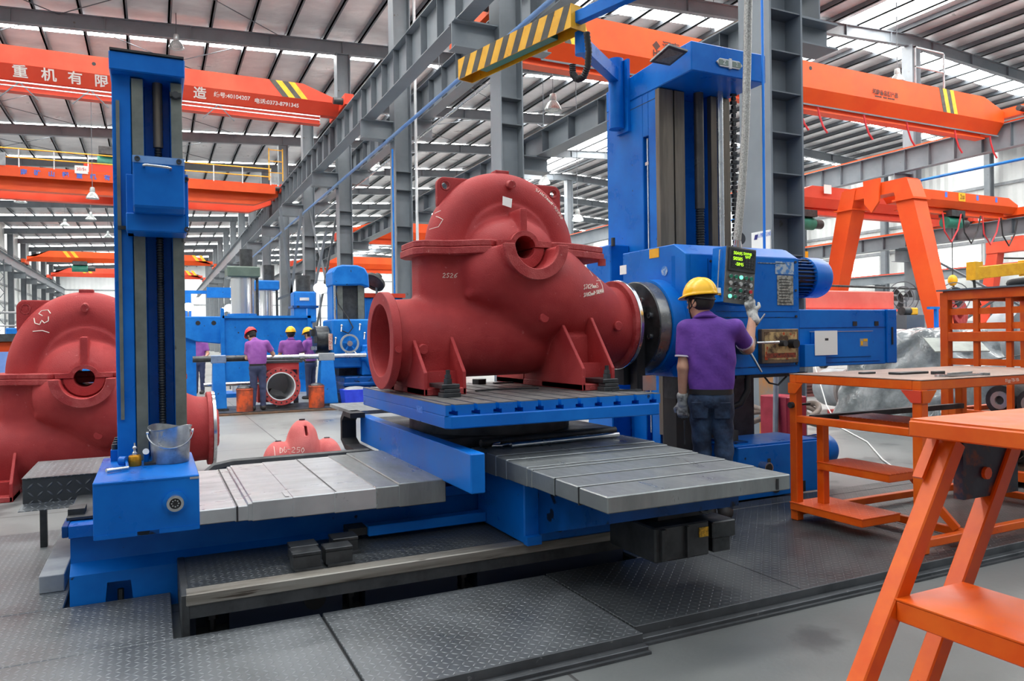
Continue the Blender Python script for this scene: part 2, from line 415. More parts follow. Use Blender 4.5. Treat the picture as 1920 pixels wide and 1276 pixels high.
girt = part('girt', MB().box(XL, XL+0.12, 12, Y_END, 2.0, 2.18), GREY_LT, wl)
for k in range(1, 6): dup(girt, wl, (0, 0, 1.75*k))
girt = part('girt', MB().box(XR-0.12, XR, 12, Y_END, 1.9, 2.1), GREY_LT, wr)
for k in range(1, 6): dup(girt, wr, (0, 0, 1.9*k))
girt = part('girt', MB().box(XL, XR, Y_END-0.12, Y_END, 3.0, 3.2), GREY_LT, wf)
for k in range(1, 5): dup(girt, wf, (0, 0, 2.3*k))
nw = 0
def window(mb, frame):
    global nw; nw += 1
    o = struct('window_%d' % nw, mb, PANE); part('window_frame', frame, WHITE, o)
for k in range(4, 15):
    y0 = GY[k]+1.2; y1 = GY[k]+BAY-1.2; x = XL+0.02
    fr = MB()
    for a in (y0-0.06, (y0+y1)/2-0.03, y1): fr.box(x, x+0.1, a, a+0.06, 1.0, 3.4)
    for z in (1.0, 2.15, 3.36): fr.box(x, x+0.1, y0, y1, z, z+0.06)
    window(MB().box(x, x+0.04, y0, y1, 1.05, 3.4), fr)
for k in range(1, 7):
    y0 = GY[k]+1.0; y1 = GY[k]+BAY-2.2; x = XR-0.02
    fr = MB()
    for a in (y0-0.06, (y0+y1)/2-0.03, y1): fr.box(x-0.1, x, a, a+0.06, 5.9, 7.5)
    for z in (5.86, 7.46): fr.box(x-0.1, x, y0, y1, z, z+0.06)
    window(MB().box(x-0.04, x, y0, y1, 5.9, 7.5), fr)

# roof: foil-faced sheets, translucent strips, rafters and purlins
FOIL = mat('foil_roof_insulation', (0.74, 0.73, 0.74, 1), (0.56, 0.55, 0.57, 1), 0.38, 0.35, scale=0.5, lo=0.3, hi=0.7, bump=0.9, bscale=2.4, rvar=0.12, stretch=(1, 1.8, 1))
SKYL = mat('translucent_roof_strip', (0.9, 0.9, 0.88, 1), None, 0.5, emit=(1.0, 0.99, 0.95, 1), estr=SKYLIGHT)
ceil_ = thing('ceiling', None, None, kind='structure')
xs_r = [XL, XRIDGE, XR]
def slab(y0, y1, x0=XL, x1=XR, dz=0.0, th=0.06):
    xs = [x0]+[x for x in (XRIDGE,) if x0 < x < x1]+[x1]; mb = MB()
    for a, b in zip(xs[:-1], xs[1:]):
        za, zb_ = zb(a)+0.78+dz, zb(b)+0.78+dz
        mb.hexa([(a,y0,za),(b,y0,zb_),(b,y1,zb_),(a,y1,za),(a,y0,za+th),(b,y0,zb_+th),(b,y1,zb_+th),(a,y1,za+th)])
    return mb
for k in range(0, 16):
    y = GY[k]
    part('skylight_strip', slab(y+0.5, y+2.6), SKYL, ceil_)
    part('roof_sheet', slab(y+2.6, y+BAY+0.5, XL, 28.6), FOIL, ceil_)
    part('roof_sheet', slab(y+2.6, y+BAY+0.5, 31.6, XR), FOIL, ceil_)
    part('ridge_skylight', slab(y+2.6, y+BAY+0.5, 28.6, 31.6), SKYL, ceil_)
def purlin(x):
    z = zb(x)
    return MB().box(x-0.035, x+0.035, GY[0], Y_END, z+0.55, z+0.78).box(x-0.035, x+0.10, GY[0], Y_END, z+0.55, z+0.57)
for i in range(44): part('purlin', purlin(XL+0.6+1.5*i), STEEL_DK, ceil_)
def rafter(y):
    mb = MB()
    for a, b in ((XL, XRIDGE), (XRIDGE, XR)):
        za, zc = zb(a), zb(b)
        for (w, z0, z1) in ((0.24, 0, 0.03), (0.02, 0.03, 0.52), (0.24, 0.52, 0.55)):
            mb.hexa([(a,y-w/2,za+z0),(b,y-w/2,zc+z0),(b,y+w/2,zc+z0),(a,y+w/2,za+z0),(a,y-w/2,za+z1),(b,y-w/2,zc+z1),(b,y+w/2,zc+z1),(a,y+w/2,za+z1)])
    for x in np.arange(-10.5, 52, 3.0): mb.box(x-0.01, x+0.01, y-0.12, y+0.12, zb(x)+0.03, zb(x)+0.52)
    return mb
for k in range(1, 16): part('rafter', rafter(GY[k]), STEEL_G, ceil_)
# thin sag rods and bracing rods under the sheets
for k in (2, 3, 4, 5):
    for x0, x1 in ((-11, -3), (-3, 5), (10, 20), (20, 30)):
        mb = MB().cyl((x0, GY[k], zb(x0)+0.5), (x1, GY[k]+BAY, zb(x1)+0.5), 0.018, n=6).cyl((x1, GY[k], zb(x1)+0.5), (x0, GY[k]+BAY, zb(x0)+0.5), 0.018, n=6)
        part('bracing_rod', mb, STEEL_DK, ceil_)

# steel columns
def h_col(root, x, y, z1, w=0.58, d=0.56, m=None, shelves=()):
    m = m or STEEL_G
    part('flange', MB().box(x-w/2, x-w/2+0.03, y-d/2, y+d/2, 0, z1), m, root)
    part('flange', MB().box(x+w/2-0.03, x+w/2, y-d/2, y+d/2, 0, z1), m, root)
    part('web', MB().box(x-w/2+0.03, x+w/2-0.03, y-0.012, y+0.012, 0, z1), m, root)
    for z in shelves: part('stiffener', MB().box(x-w/2+0.03, x+w/2-0.03, y-d/2+0.01, y-0.012, z, z+0.018), STEEL_DK, root)
def bracket(root, x0, x1, y, z, h=0.62):
    part('bracket', MB().box(min(x0, x1), max(x0, x1), y-0.2, y+0.2, z-0.03, z).box(min(x0, x1), max(x0, x1), y-0.2, y+0.2, z-h, z-h+0.02)
         .prism([(x0, z-h+0.02), (x1, z-h+0.02), (x1, z-0.03), (x0, z-0.03)], 'y', y-0.012, y+0.012), STEEL_G, root)
XB, XC, XE = 7.49, 33.0, 52.3
for k in range(0, 15):
    y = GY[k]
    lab = 'massive grey steel H-column rising right behind the blue headstock' if k == 0 else 'grey steel H-column, %s behind the pump in the row between the bays' % ORD[k-1]
    c = thing('steel_column', lab, 'column', (XB, y, 0), 'H-columns between the bays')
    sh = [1.9+0.53*i for i in range(9)] if k == 0 else ([4.6, 5.1, 6.3, 6.9] if k < 5 else ())
    h_col(c, XB, y, zb(XB)-0.0, shelves=sh)
    if k == 0:
        part('rust_paint_band', MB().box(XB-0.295, XB-0.29, y-0.28, y-0.02, 0.1, 1.15), mat('rust_ochre_band', lin(176, 112, 40), lin(120, 118, 112), 0.6, scale=3), c, label='ochre paint band near the column foot')
    if k == 0: COL0 = c
    if k < 12:
        bracket(c, XB-0.29, XB-1.35, y, 8.55); bracket(c, XB+0.29, XB+1.1, y, 8.75); bracket(c, XB+0.29, XB+1.05, y, 5.66, 0.36)
for k in range(1, 9):
    y = GY[k]
    c = thing('steel_column', 'pale grey column at the right bay edge, %s from the front' % ORD[k-1], 'column', (XC, y, 0), 'H-columns of the right bay')
    h_col(c, XC, y, zb(XC)); bracket(c, XC-0.29, XC-1.3, y, 8.93); bracket(c, XC-0.29, XC-1.3, y, 5.35)
for k in range(1, 9):
    y = GY[k]
    c = thing('steel_column', 'grey column against the far right wall, %s from the front' % ORD[k-1], 'column', (XE, y, 0), 'H-columns along the right wall')
    h_col(c, XE, y, zb(XE), 0.5, 0.4); bracket(c, XE-0.25, XE-1.2, y, 5.1)
for k in range(5, 16):
    y = GY[k]
    c = thing('steel_column', 'dark grey column along the left wall, %s towards the end wall' % ORD[k-5], 'column', (XL+0.5, y, 0), 'H-columns along the left wall')
    h_col(c, XL+0.5, y, zb(XL), 0.5, 0.45, STEEL_DK); bracket(c, XL+0.75, XL+1.75, y, 8.7)

# crane runway girders
def runway(label, x, z0, z1, y0, y1, w=0.4, rail=None, ribs=None, side=-1, grp='crane runway girders'):
    g = thing('crane_runway_girder', label, 'girder', (x, y0, z0), grp)
    part('web', MB().box(x-0.01, x+0.01, y0, y1, z0+0.025, z1-0.025), STEEL_G, g)
    part('bottom_flange', MB().box(x-w/2, x+w/2, y0, y1, z0, z0+0.025), STEEL_G, g)
    part('top_flange', MB().box(x-w/2, x+w/2, y0, y1, z1-0.025, z1), STEEL_G, g)
    part('rail', MB().box(x-0.05, x+0.05, y0, y1, z1, z1+0.1), rail or RUST, g)
    if ribs:
        n = int((min(y1, ribs)-y0)/1.2)
        s = part('stiffener', MB().box(x-w/2+0.02, x-0.01, y0+0.6, y0+0.62, z0+0.025, z1-0.025), STEEL_DK, g)
        for i in range(1, n): dup(s, g, (0, 1.2*i, 0))
    return g
runway('ribbed grey runway girder sweeping down from the top centre to the left distance', 6.4, 8.55, 9.62, 9, 130, ribs=62)
runway('second grey runway girder, behind the column row, parallel to the first', 8.3, 8.75, 9.8, 9, 110, ribs=40)
runway('lower grey runway girder crossing behind the pump and the blue column', 8.35, 5.66, 6.22, 7.4, 110, ribs=44)
runway('long grey runway girder with orange rail high on the right', 32.0, 8.93, 9.95, 12, 100, rail=ORANGE_CR, ribs=44)
runway('lower runway girder with orange rail under the gantry beam on the right', 32.0, 5.35, 6.0, 12, 100, rail=ORANGE_CR, ribs=44)
runway('dark runway girder with red rail low on the far right wall', 51.0, 5.1, 5.75, 12, 100, rail=RED_CR)
runway('grey runway girder along the left wall', -12.0, 8.7, 9.55, 40, 130, ribs=75)

# service pipes
single('pipe', 'long blue air pipe slanting in front of the column row', 'pipe', MB().tube([(6.95, 9, 7.85), (6.95, 70, 7.9)], 0.055, 10), mat('blue_pipe', lin(70, 128, 196), lin(120, 150, 190), 0.4, scale=0.4), smooth=40)
single('pipe', 'pale conduit running just under the second runway girder', 'pipe', MB().tube([(7.98, 9, 8.05), (7.98, 60, 8.05)], 0.04, 8), CHROME, smooth=40)
single('pipe', 'white vertical pipe beside the column left of the pump', 'pipe', MB().tube([(7.9, GY[2]-0.35, 0.02), (7.9, GY[2]-0.35, 13)], 0.05, 10), WHITE, smooth=40)
single('pipe', 'thin blue upright pipe on the column left of the pump', 'pipe', MB().tube([(7.1, GY[2]-0.33, 0.02), (7.1, GY[2]-0.33, 7.6)], 0.03, 8), BLUE_BG, smooth=40)
single('pipe', 'blue pipe strung above the orange gantry beam', 'pipe', MB().tube([(31.2, 12, 8.2), (31.2, 60, 8.2)], 0.06, 8), BLUE_BG, smooth=40)
single('pipe', 'yellow gas pipe along the far right wall', 'pipe', MB().tube([(51.6, 12, 8.3), (51.6, 70, 8.3)], 0.05, 8), YELLOW, smooth=40)
def braces(y0, y1, x, z0, z1, lab):
    t = thing('cross_brace', lab, 'brace', (x, y0, z0), 'braces between columns')
    for a, b in (((x, y0, z0), (x, y1, z1)), ((x, y0, z1), (x, y1, z0))): part('angle_bar', MB().bar(a, b, 0.09), STEEL_DK, t)
braces(GY[3]+0.3, GY[4]-0.3, XB, 0.6, 8.2, 'dark cross brace between columns left of the pump')
braces(GY[1]+0.3, GY[2]-0.3, XC, 0.6, 5.2, 'dark cross brace behind the yellow jib crane')
def lattice(x, y, lab):
    t = thing('lattice_mast', lab, 'mast', (x, y, 0), 'lattice masts by the left wall')
    for dx in (-0.25, 0.25): part('chord', MB().box(x+dx-0.04, x+dx+0.04, y-0.04, y+0.04, 0, 8.5), STEEL_DK, t)
    for i in range(12):
        z = 0.3+0.68*i; s = 1 if i % 2 else -1
        part('lacing', MB().bar((x-0.25*s, y, z), (x+0.25*s, y, z+0.68), 0.05), STEEL_DK, t)
lattice(XL+2.0, GY[6]+1, 'dark lattice mast by the left wall above the red casting')
lattice(XL+2.0, GY[8]+1, 'dark lattice mast by the left wall, the farther one')

# high-bay lamps
LAMP = mat('lit_lamp_bowl', (1, 1, 1, 1), None, 0.4, emit=(0.95, 1, 1, 1), estr=12)
LAMP_OFF = mat('lamp_bowl', lin(196, 202, 202), lin(170, 176, 176), 0.3, 0.4, scale=5)
def lamp(x, y, z, lab, lit=False, s=1.0):
    t = thing('high_bay_lamp', lab, 'lamp', (x, y, z), 'high bay lamps under the roof')
    part('rod', MB().cyl((x, y, z+0.5*s), (x, y, zb(x)+0.79), 0.015, n=6), STEEL_DK, t)
    part('housing', MB().lathe([(0.02, 0.55), (0.1, 0.52), (0.12, 0.34), (0.1, 0.3)], (x, y, z), n=14), LAMP_OFF, t, smooth=40)
    part('lamp_shade', MB().lathe([(0.1, 0.3), (0.17, 0.24), (0.27*s, 0.06), (0.28*s, 0.0), (0.26*s, 0.01), (0.15, 0.2)], (x, y, z), n=18), LAMP_OFF, t, smooth=40)
    part('bulb', MB().ball((x, y, z+0.06), (0.2*s, 0.2*s, 0.09), 12, 6), LAMP if lit else LAMP_OFF, t, smooth=60)
lamp(0.95, GY[3]-0.6, 12.75, 'grey high bay lamp hanging above the left crane')
lamp(11.7, 21.0, 8.7, 'unlit white lamp hanging below the striped boom')
lamp(9.5, 25.5, 10.6, 'unlit lamp left of the striped boom between girders')
lamp(11.2, 40.0, 10.7, 'lit lamp glowing green-white left of the pump', True, 1.4)
lamp(16.2, 30.0, 8.4, 'bright lit lamp above the right lug of the pump', True)
lamp(17.95, 30.0, 6.8, 'small lit lamp right of the pump top', True)
lamp(-2.5, 40.0, 8.2, 'lamp under the double girder crane beside the tail column')
lamp(27.5, 20.5, 11.6, 'white lamp over the right crane by the big column')
for i, (x, y) in enumerate(((-4, 62), (-3.4, 72), (-2.5, 84), (-6, 66), (-7.5, 56))): lamp(x, y, 10.4, 'small high bay lamp far down the left bay, %s' % ('nearest', 'second nearest', 'third nearest', 'left one', 'leftmost')[i], False, 1.3)
lamp(21, 24, 9.4, 'grey lamp hanging among purlins right of the big column')
# ================================================================== overhead cranes
def girder_mesh(X0, X1, y, zt, h=1.3, wt=0.42, wb=0.16, taper=1.3, drop=0.45, fm=0.43, fl=0.75):
    """single box girder: upright upper plates, in-slanting lower plates, I-beam runner below"""
    def sec(x, d):
        zm = zt-h*fm; zl = zt-h*fl
        return [(x, y-wt, zm), (x, y-wb, zl), (x, y+wb, zl), (x, y+wt, zm), (x, y+wt, zt-d), (x, y-wt, zt-d)]
    st = [sec(X0, drop), sec(X0+taper, 0), sec(X1-taper, 0), sec(X1, drop)]
    mb = MB(); vs = [p for s in st for p in s]; fs = []
    for k in range(3):
        for i in range(6): fs.append((k*6+i, k*6+(i+1) % 6, (k+1)*6+(i+1) % 6, (k+1)*6+i))
    fs += [tuple(range(6)), tuple(range(18, 24))]
    mb.add(vs, fs)
    return mb
def end_carriage(root, x, y, z, m, L=2.6):
    part('end_carriage', MB().box(x-0.16, x+0.16, y-L/2, y+L/2, z+0.12, z+0.5), m, root)
    for s in (-1, 1): part('wheel', MB().cyl((x-0.09, y+s*(L/2-0.25), z+0.17), (x+0.09, y+s*(L/2-0.25), z+0.17), 0.17, n=16), IRON, root, smooth=40)
    part('travel_motor', MB().cyl((x-0.5, y-L/2+0.35, z+0.3), (x-0.16, y-L/2+0.35, z+0.3), 0.12, n=14), IRON, root, smooth=40)
def stripes(root, x, y, z0, z1, n=2, w=0.22, lean=0.45, black=True):
    for i in range(n):
        a = x+i*w*2
        part('yellow_stripe', MB().prism([(a, z1), (a+w, z1), (a+w+lean, z0), (a+lean, z0)], 'y', y-0.006, y), YELLOW, root)
        if black: part('black_stripe', MB().prism([(a-w, z1), (a, z1), (a+lean, z0), (a-w+lean, z0)], 'y', y-0.005, y), HATCHB, root)
def hoist(root, x, y, z, s=1.0, m=None):
    m = m or GREEN
    part('hoist_drum', MB().cyl((x-0.5*s, y, z), (x+0.5*s, y, z), 0.24*s, n=18), m, root, smooth=40)
    part('hoist_motor', MB().cyl((x+0.5*s, y, z), (x+0.95*s, y, z), 0.18*s, n=16), IRON, root, smooth=40)
    part('trolley', MB().box(x-0.45*s, x+0.45*s, y-0.3*s, y+0.3*s, z+0.24*s, z+0.5*s), IRON, root)
def rope_hook(root, x, y, z0, z1):
    part('wire_rope', MB().cyl((x-0.05, y, z0), (x-0.05, y, z1), 0.012, n=5).cyl((x+0.05, y, z0), (x+0.05, y, z1), 0.012, n=5), IRON, root)
    part('hook_block', MB().box(x-0.14, x+0.14, y-0.1, y+0.1, z0-0.3, z0).tube([(x, y, z0-0.3), (x, y, z0-0.42), (x+0.1, y, z0-0.52), (x, y, z0-0.62), (x-0.1, y, z0-0.54)], 0.03, 8), YELLOW, root)
WHT_L = mat('white_lettering', lin(236, 226, 220), None, 0.7)
BLU_L = mat('blue_lettering', lin(70, 110, 200), None, 0.7)
BLK_L = mat('black_lettering', lin(70, 34, 24), None, 0.7)

# faded red crane of the left bay, lettered on its lower plate
cy = 27.65
c = thing('overhead_crane', 'faded red single-girder overhead crane with white lettering behind the tail column', 'crane', (-3, cy, 9.3), 'overhead cranes')
part('box_girder', girder_mesh(-11.8, 6.25, cy, 10.6), RED_CR, c)
part('runner_beam', MB().box(-11.2, 5.6, cy-0.16, cy+0.16, 9.28, 9.31).box(-11.2, 5.6, cy-0.02, cy+0.02, 9.31, 9.63), RED_CR, c)
for x in (-12.0, 6.4): end_carriage(c, x, cy, 9.66, RED_CR)
stripes(c, 4.0, cy-0.42, 10.05, 10.6)
_tilt = Vector((0, -(0.42-0.16), 0)); _n = Vector((0, -0.416, -0.26)).normalized(); _up = Vector((1, 0, 0)).cross(-_n).normalized()*-1
_up = Vector((0, -0.26, 0.416)).normalized()
SL = ((1, 0, 0), tuple(_up), tuple(Vector((1, 0, 0)).cross(_up)))
def crane_y(frac): return cy-0.16-0.26*frac-0.02, 9.625+0.416*frac
yy, zz = crane_y(0.5)
for s, x in (('重', -3.61), ('机', -2.85), ('有', -2.13), ('限', -1.40), ('造', 1.53)): text(s, 0.42, WHT_L, c, (x, yy, zz), SL, bold=0.02)
text('编号:40104207', 0.19, WHT_L, c, (2.56, yy, zz+0.03), SL, bold=0.02)
text('电话:0373-8791345', 0.19, WHT_L, c, (4.05, yy, zz-0.02), SL, bold=0.02)
part('conductor_rail', MB().box(-11, 5.5, cy-0.6, cy-0.57, 9.42, 9.46).box(-11, 5.5, cy-0.6, cy-0.57, 9.3, 9.33), CHROME, c)
for i in range(4):
    x = -3.6+1.9*i; part('festoon_bracket', MB().bar((x, cy-0.58, 9.45), (x-0.5, cy-0.58, 8.95), 0.03).bar((x, cy-0.58, 9.45), (x+0.5, cy-0.58, 8.95), 0.03), STEEL_DK, c)
part('inspection_hole', MB().cyl((-1.6, cy-0.425, 10.35), (-1.6, cy-0.42, 10.35), 0.06, n=14), BLACK, c)

# double-girder crane with walkway and railing
cy = 43.6
c = thing('overhead_crane', 'red double-girder overhead crane with railed walkway and blue lettering', 'crane', (-3, cy, 8.8), 'overhead cranes')
for dy in (-1.3, 1.3):
    part('box_girder', MB().prism([(-11.6, 9.25), (-10.4, 8.75), (5.0, 8.75), (6.2, 9.25), (6.2, 9.9), (-11.6, 9.9)], 'y', cy+dy-0.25, cy+dy+0.25), ORANGE_CR if dy < 0 else RED_CR, c)
part('walkway', MB().box(-11.4, 6, cy-2.1, cy-1.55, 9.68, 9.74), RED_CR, c)
part('toe_board', MB().box(-11.4, 6, cy-2.12, cy-2.1, 9.28, 9.74), ORANGE_CR, c)
for i in range(13): part('railing_post', MB().box(-11.3+1.42*i, -11.25+1.42*i, cy-2.1, cy-2.05, 9.74, 10.6), WHITE, c)
for z in (10.18, 10.6): part('handrail', MB().cyl((-11.3, cy-2.08, z), (5.8, cy-2.08, z), 0.03, n=6), YELLOW, c)
for x in (-12.0, 6.4): end_carriage(c, x, cy, 9.3, RED_CR, 4.5)
part('access_ladder', MB().box(5.6, 5.65, cy-2.6, cy-2.55, 9.9, 11.6).box(6.3, 6.35, cy-2.6, cy-2.55, 9.9, 11.6).box(5.6, 6.35, cy-2.6, cy-2.55, 10.3, 10.34).box(5.6, 6.35, cy-2.6, cy-2.55, 10.9, 10.94).box(5.6, 6.35, cy-2.6, cy-2.55, 11.5, 11.54), YELLOW, c)
hoist(c, -1.7, cy-0.4, 10.6, 1.5)
part('winch_frame', MB().box(-3.0, 1.2, cy-1.3, cy+1.0, 9.9, 10.3), RED_CR, c)
for s, x in (('南', -5.4), ('矿', -4.86), ('山', -4.28), ('起', -3.71), ('重', -3.13), ('机', -2.55), ('有', -1.95)): text(s, 0.28, BLU_L, c, (x, cy-2.14, 9.5), FACE_NY, bold=0.03)
part('sign_board', MB().box(-3.32, -2.76, cy-2.2, cy-2.16, 9.62, 10.0), PAPER, c, label='white board with red writing')
text('20/5t', 0.2, mat('red_lettering', lin(200, 40, 40), None, 0.7), c, (-3.04, cy-2.22, 9.82), FACE_NY)
part('sign_board', MB().box(-6.9, -6.1, cy-2.2, cy-2.16, 9.75, 10.35), GREY_LT, c)

# cranes far down the left bay
for y, m, lab in ((92, ORANGE_CR, 'orange single-girder crane with yellow stripes far down the left bay'), (112, RED_CR, 'dull red crane farthest down the left bay')):
    c = thing('overhead_crane', lab, 'crane', (-3, y, 10), 'overhead cranes')
    part('box_girder', girder_mesh(-11.8, 6.2, y, 11.2, 1.5, taper=2.0, drop=1.0), m, c)
    for x in (-12.0, 6.4): end_carriage(c, x, y, 9.7, m, 3.0)
    stripes(c, -8.6, y-0.42, 10.56, 11.2, black=False, w=0.35); stripes(c, 4.0, y-0.42, 10.56, 11.2, black=False, w=0.35)
    if y < 100: hoist(c, -7.0, y-0.3, 9.4, 1.5)
    else: hoist(c, -4.0, y, 9.6, 1.0, IRON)

# the big orange crane of the right bay
cy = 19.35
c = thing('overhead_crane', 'bright orange single-girder overhead crane spanning the right bay with dark lettering', 'crane', (20, cy, 9.8), 'overhead cranes')
part('box_girder', girder_mesh(8.4, 31.8, cy, 10.88, 1.5, 0.5, 0.2, fm=0.61, fl=0.9), ORANGE_CR, c)
part('runner_beam', MB().box(9.2, 31.0, cy-0.2, cy+0.2, 9.3, 9.35).box(9.2, 31.0, cy-0.02, cy+0.02, 9.35, 9.6), ORANGE_CR, c)
end_carriage(c, 8.3, cy, 9.9, ORANGE_CR, 3.2); end_carriage(c, 32.0, cy, 10.05, ORANGE_CR, 3.2)
stripes(c, 27.9, cy-0.5, 9.97, 10.88, w=0.22, lean=0.25); stripes(c, 10.9, cy-0.5, 9.97, 10.88, w=0.22, lean=0.25)
text('河南', 0.34, BLK_L, c, (14.75, cy-0.52, 10.40), FACE_NY, bold=0.02); text('HENAN', 0.26, BLK_L, c, (14.5, cy-0.52, 10.15), FACE_NY, bold=0.04)
part('logo_diamond', MB().prism([(14.05, 10.40), (14.2, 10.55), (14.35, 10.40), (14.2, 10.25)], 'y', cy-0.507, cy-0.5), BLK_L, c)
text('河南省名牌产品', 0.2, BLK_L, c, (24.6, cy-0.52, 10.24), FACE_NY, bold=0.03)
for i, w in enumerate((0.5, 0.3, 0.42, 0.5, 0.35)): part('small_print', MB().box(24.05+0.23*i, 24.05+0.23*i+w*0.42, cy-0.506, cy-0.5, 10.07, 10.12), BLK_L, c)
part('festoon_rail', MB().box(10, 31, cy-0.75, cy-0.72, 9.25, 9.3), STEEL_DK, c)
for i, x in enumerate((17.6, 19.2, 20.0, 20.9, 23.2, 25.5, 28.3, 30.5)):
    part('festoon_cable', MB().tube([(x, cy-0.7, 9.27), (x+0.08, cy-0.7, 8.95), (x+0.25, cy-0.7, 8.6), (x+0.45, cy-0.7, 8.4)], 0.035, 6), mat('red_cable', lin(196, 44, 52), None, 0.6) if i == 0 else bpy.data.materials['red_cable'], c)
part('inspection_hole', MB().cyl((20.8, cy-0.506, 10.65), (20.8, cy-0.5, 10.65), 0.07, n=14), BLACK, c)
# railing cage on top of that crane
part('service_cage', MB().box(26.6, 26.65, cy-0.3, cy-0.25, 10.85, 12.4).box(28.3, 28.35, cy-0.3, cy-0.25, 10.85, 12.4).box(26.6, 28.35, cy-0.3, cy-0.25, 12.35, 12.4).box(26.6, 28.35, cy-0.3, cy-0.25, 11.6, 11.64), GREY_LT, c)

# lower cranes of the right bay
for y, x0, x1, lab in ((21.5, 22.0, 31.8, 'pink-red low crane seen behind the gantry legs'), (36.0, 8.5, 14.6, 'orange low crane seen left of the pump, the nearer one'), (52.0, 8.5, 20.0, 'orange low crane seen left of the pump, the farther one')):
    c = thing('overhead_crane', lab, 'crane', (20, y, 6), 'overhead cranes')
    part('box_girder', girder_mesh(x0+0.1, x1, y, 7.2, 1.1, 0.32, 0.14), RED_CR if y < 30 else ORANGE_CR, c)
    part('runner_beam', MB().box(x0+0.9, x1-0.9, y-0.15, y+0.15, 6.1, 6.14).box(x0+0.9, x1-0.9, y-0.02, y+0.02, 6.14, 6.4), RED_CR if y < 30 else ORANGE_CR, c)
    end_carriage(c, 32.0 if y < 30 else 8.35, y, 6.2 if y > 30 else 6.0, RED_CR, 2.6)
    xl = x0+0.3 if y < 30 else x1-0.3
    part('leg', MB().hexa([(xl-0.2, y-0.9, 0), (xl+0.2, y-0.9, 0), (xl+0.2, y-0.5, 0), (xl-0.2, y-0.5, 0), (xl-0.25, y-0.3, 6.6), (xl+0.25, y-0.3, 6.6), (xl+0.25, y+0.1, 6.6), (xl-0.25, y+0.1, 6.6)]), RED_CR, c)
    if y < 30:
        hoist(c, 23.0, y-0.2, 5.7, 1.0); rope_hook(c, 23.0, y-0.2, 4.6, 5.6)
        text('HENAN', 0.3, BLK_L, c, (28.0, y-0.44, 7.1), FACE_NY)
        part('notice', MB().box(23.9, 24.3, y-0.44, y-0.42, 6.9, 7.25), PAPER, c)
# orange semi-gantry on the right
gy = 18.7
g = thing('gantry_crane', 'orange semi-gantry crane with splayed legs and a 2# plate', 'crane', (24.0, gy, 0), 'gantry cranes')
part('box_girder', girder_mesh(24.6, 31.9, gy, 6.75, 0.8, 0.3, 0.14, 0.6, 0.25), ORANGE_CR, g)
part('runner_beam', MB().box(25, 31.4, gy-0.14, gy+0.14, 5.92, 5.96).box(25, 31.4, gy-0.02, gy+0.02, 5.96, 6.15), ORANGE_CR, g)
for s in (-1, 1):
    mb = MB()
    mb.hexa([(23.75, gy+s*2.6-0.3, 0.35), (24.25, gy+s*2.6-0.3, 0.35), (24.25, gy+s*2.6+0.3, 0.35), (23.75, gy+s*2.6+0.3, 0.35),
             (23.7, gy+s*1.25-0.34, 6.0), (24.4, gy+s*1.25-0.34, 6.0), (24.4, gy+s*1.25+0.34, 6.0), (23.7, gy+s*1.25+0.34, 6.0)])
    part('leg', mb, ORANGE_CR, g)
    part('leg_flange', MB().box(23.6, 24.5, gy+s*1.25-0.42, gy+s*1.25+0.42, 6.0, 6.06), ORANGE_CR, g)
    part('leg_head', MB().hexa([(23.7, gy+s*1.25-0.34, 6.06), (24.4, gy+s*1.25-0.34, 6.06), (24.4, gy+s*1.25+0.34, 6.06), (23.7, gy+s*1.25+0.34, 6.06),
                               (23.7, gy+s*1.05-0.3, 6.75), (24.4, gy+s*1.05-0.3, 6.75), (24.4, gy+s*1.05+0.3, 6.75), (23.7, gy+s*1.05+0.3, 6.75)]), ORANGE_CR, g)
    part('wheel', MB().cyl((23.9, gy+s*2.6, 0.18), (24.1, gy+s*2.6, 0.18), 0.18, n=16), IRON, g, smooth=40)
part('head_beam', MB().box(23.73, 24.37, gy-1.3, gy+1.3, 6.35, 6.8), ORANGE_CR, g)
part('gusset', MB().prism([(gy-0.35, 6.95), (gy+0.35, 6.95), (gy+0.3, 6.1), (gy, 5.75), (gy-0.3, 6.1)], 'x', 23.6, 23.68), ORANGE_CR, g)
part('sill_beam', MB().box(23.85, 24.15, gy-3.0, gy+3.0, 0.3, 0.55), ORANGE_CR, g)
part('end_carriage', MB().box(31.85, 32.15, gy-1.1, gy+1.1, 6.1, 6.4), ORANGE_CR, g)
hoist(g, 28.0, gy-0.1, 5.6, 0.9)
part('number_plate', MB().box(28.1, 28.5, gy-0.32, gy-0.305, 6.42, 6.75), YELLOW, g, label='yellow plate reading 2#')
text('2#', 0.26, BLK_L, g, (28.3, gy-0.33, 6.58), FACE_NY)
for i in range(4): part('festoon_cable', MB().tube([(27.0+1.2*i, gy-0.4, 5.9), (27.1+1.2*i, gy-0.4, 5.2), (27.5+1.2*i, gy-0.4, 4.8), (27.9+1.2*i, gy-0.4, 5.3), (28.1+1.2*i, gy-0.4, 5.9)], 0.03, 6), bpy.data.materials['red_cable'] if i % 2 == 0 else BLACK, g)
for x in (25.2, 27.3, 29.2, 30.4): part('paint_mark', MB().box(x, x+0.14, gy-0.306, gy-0.30, 6.52, 6.72), BLU_L, g)

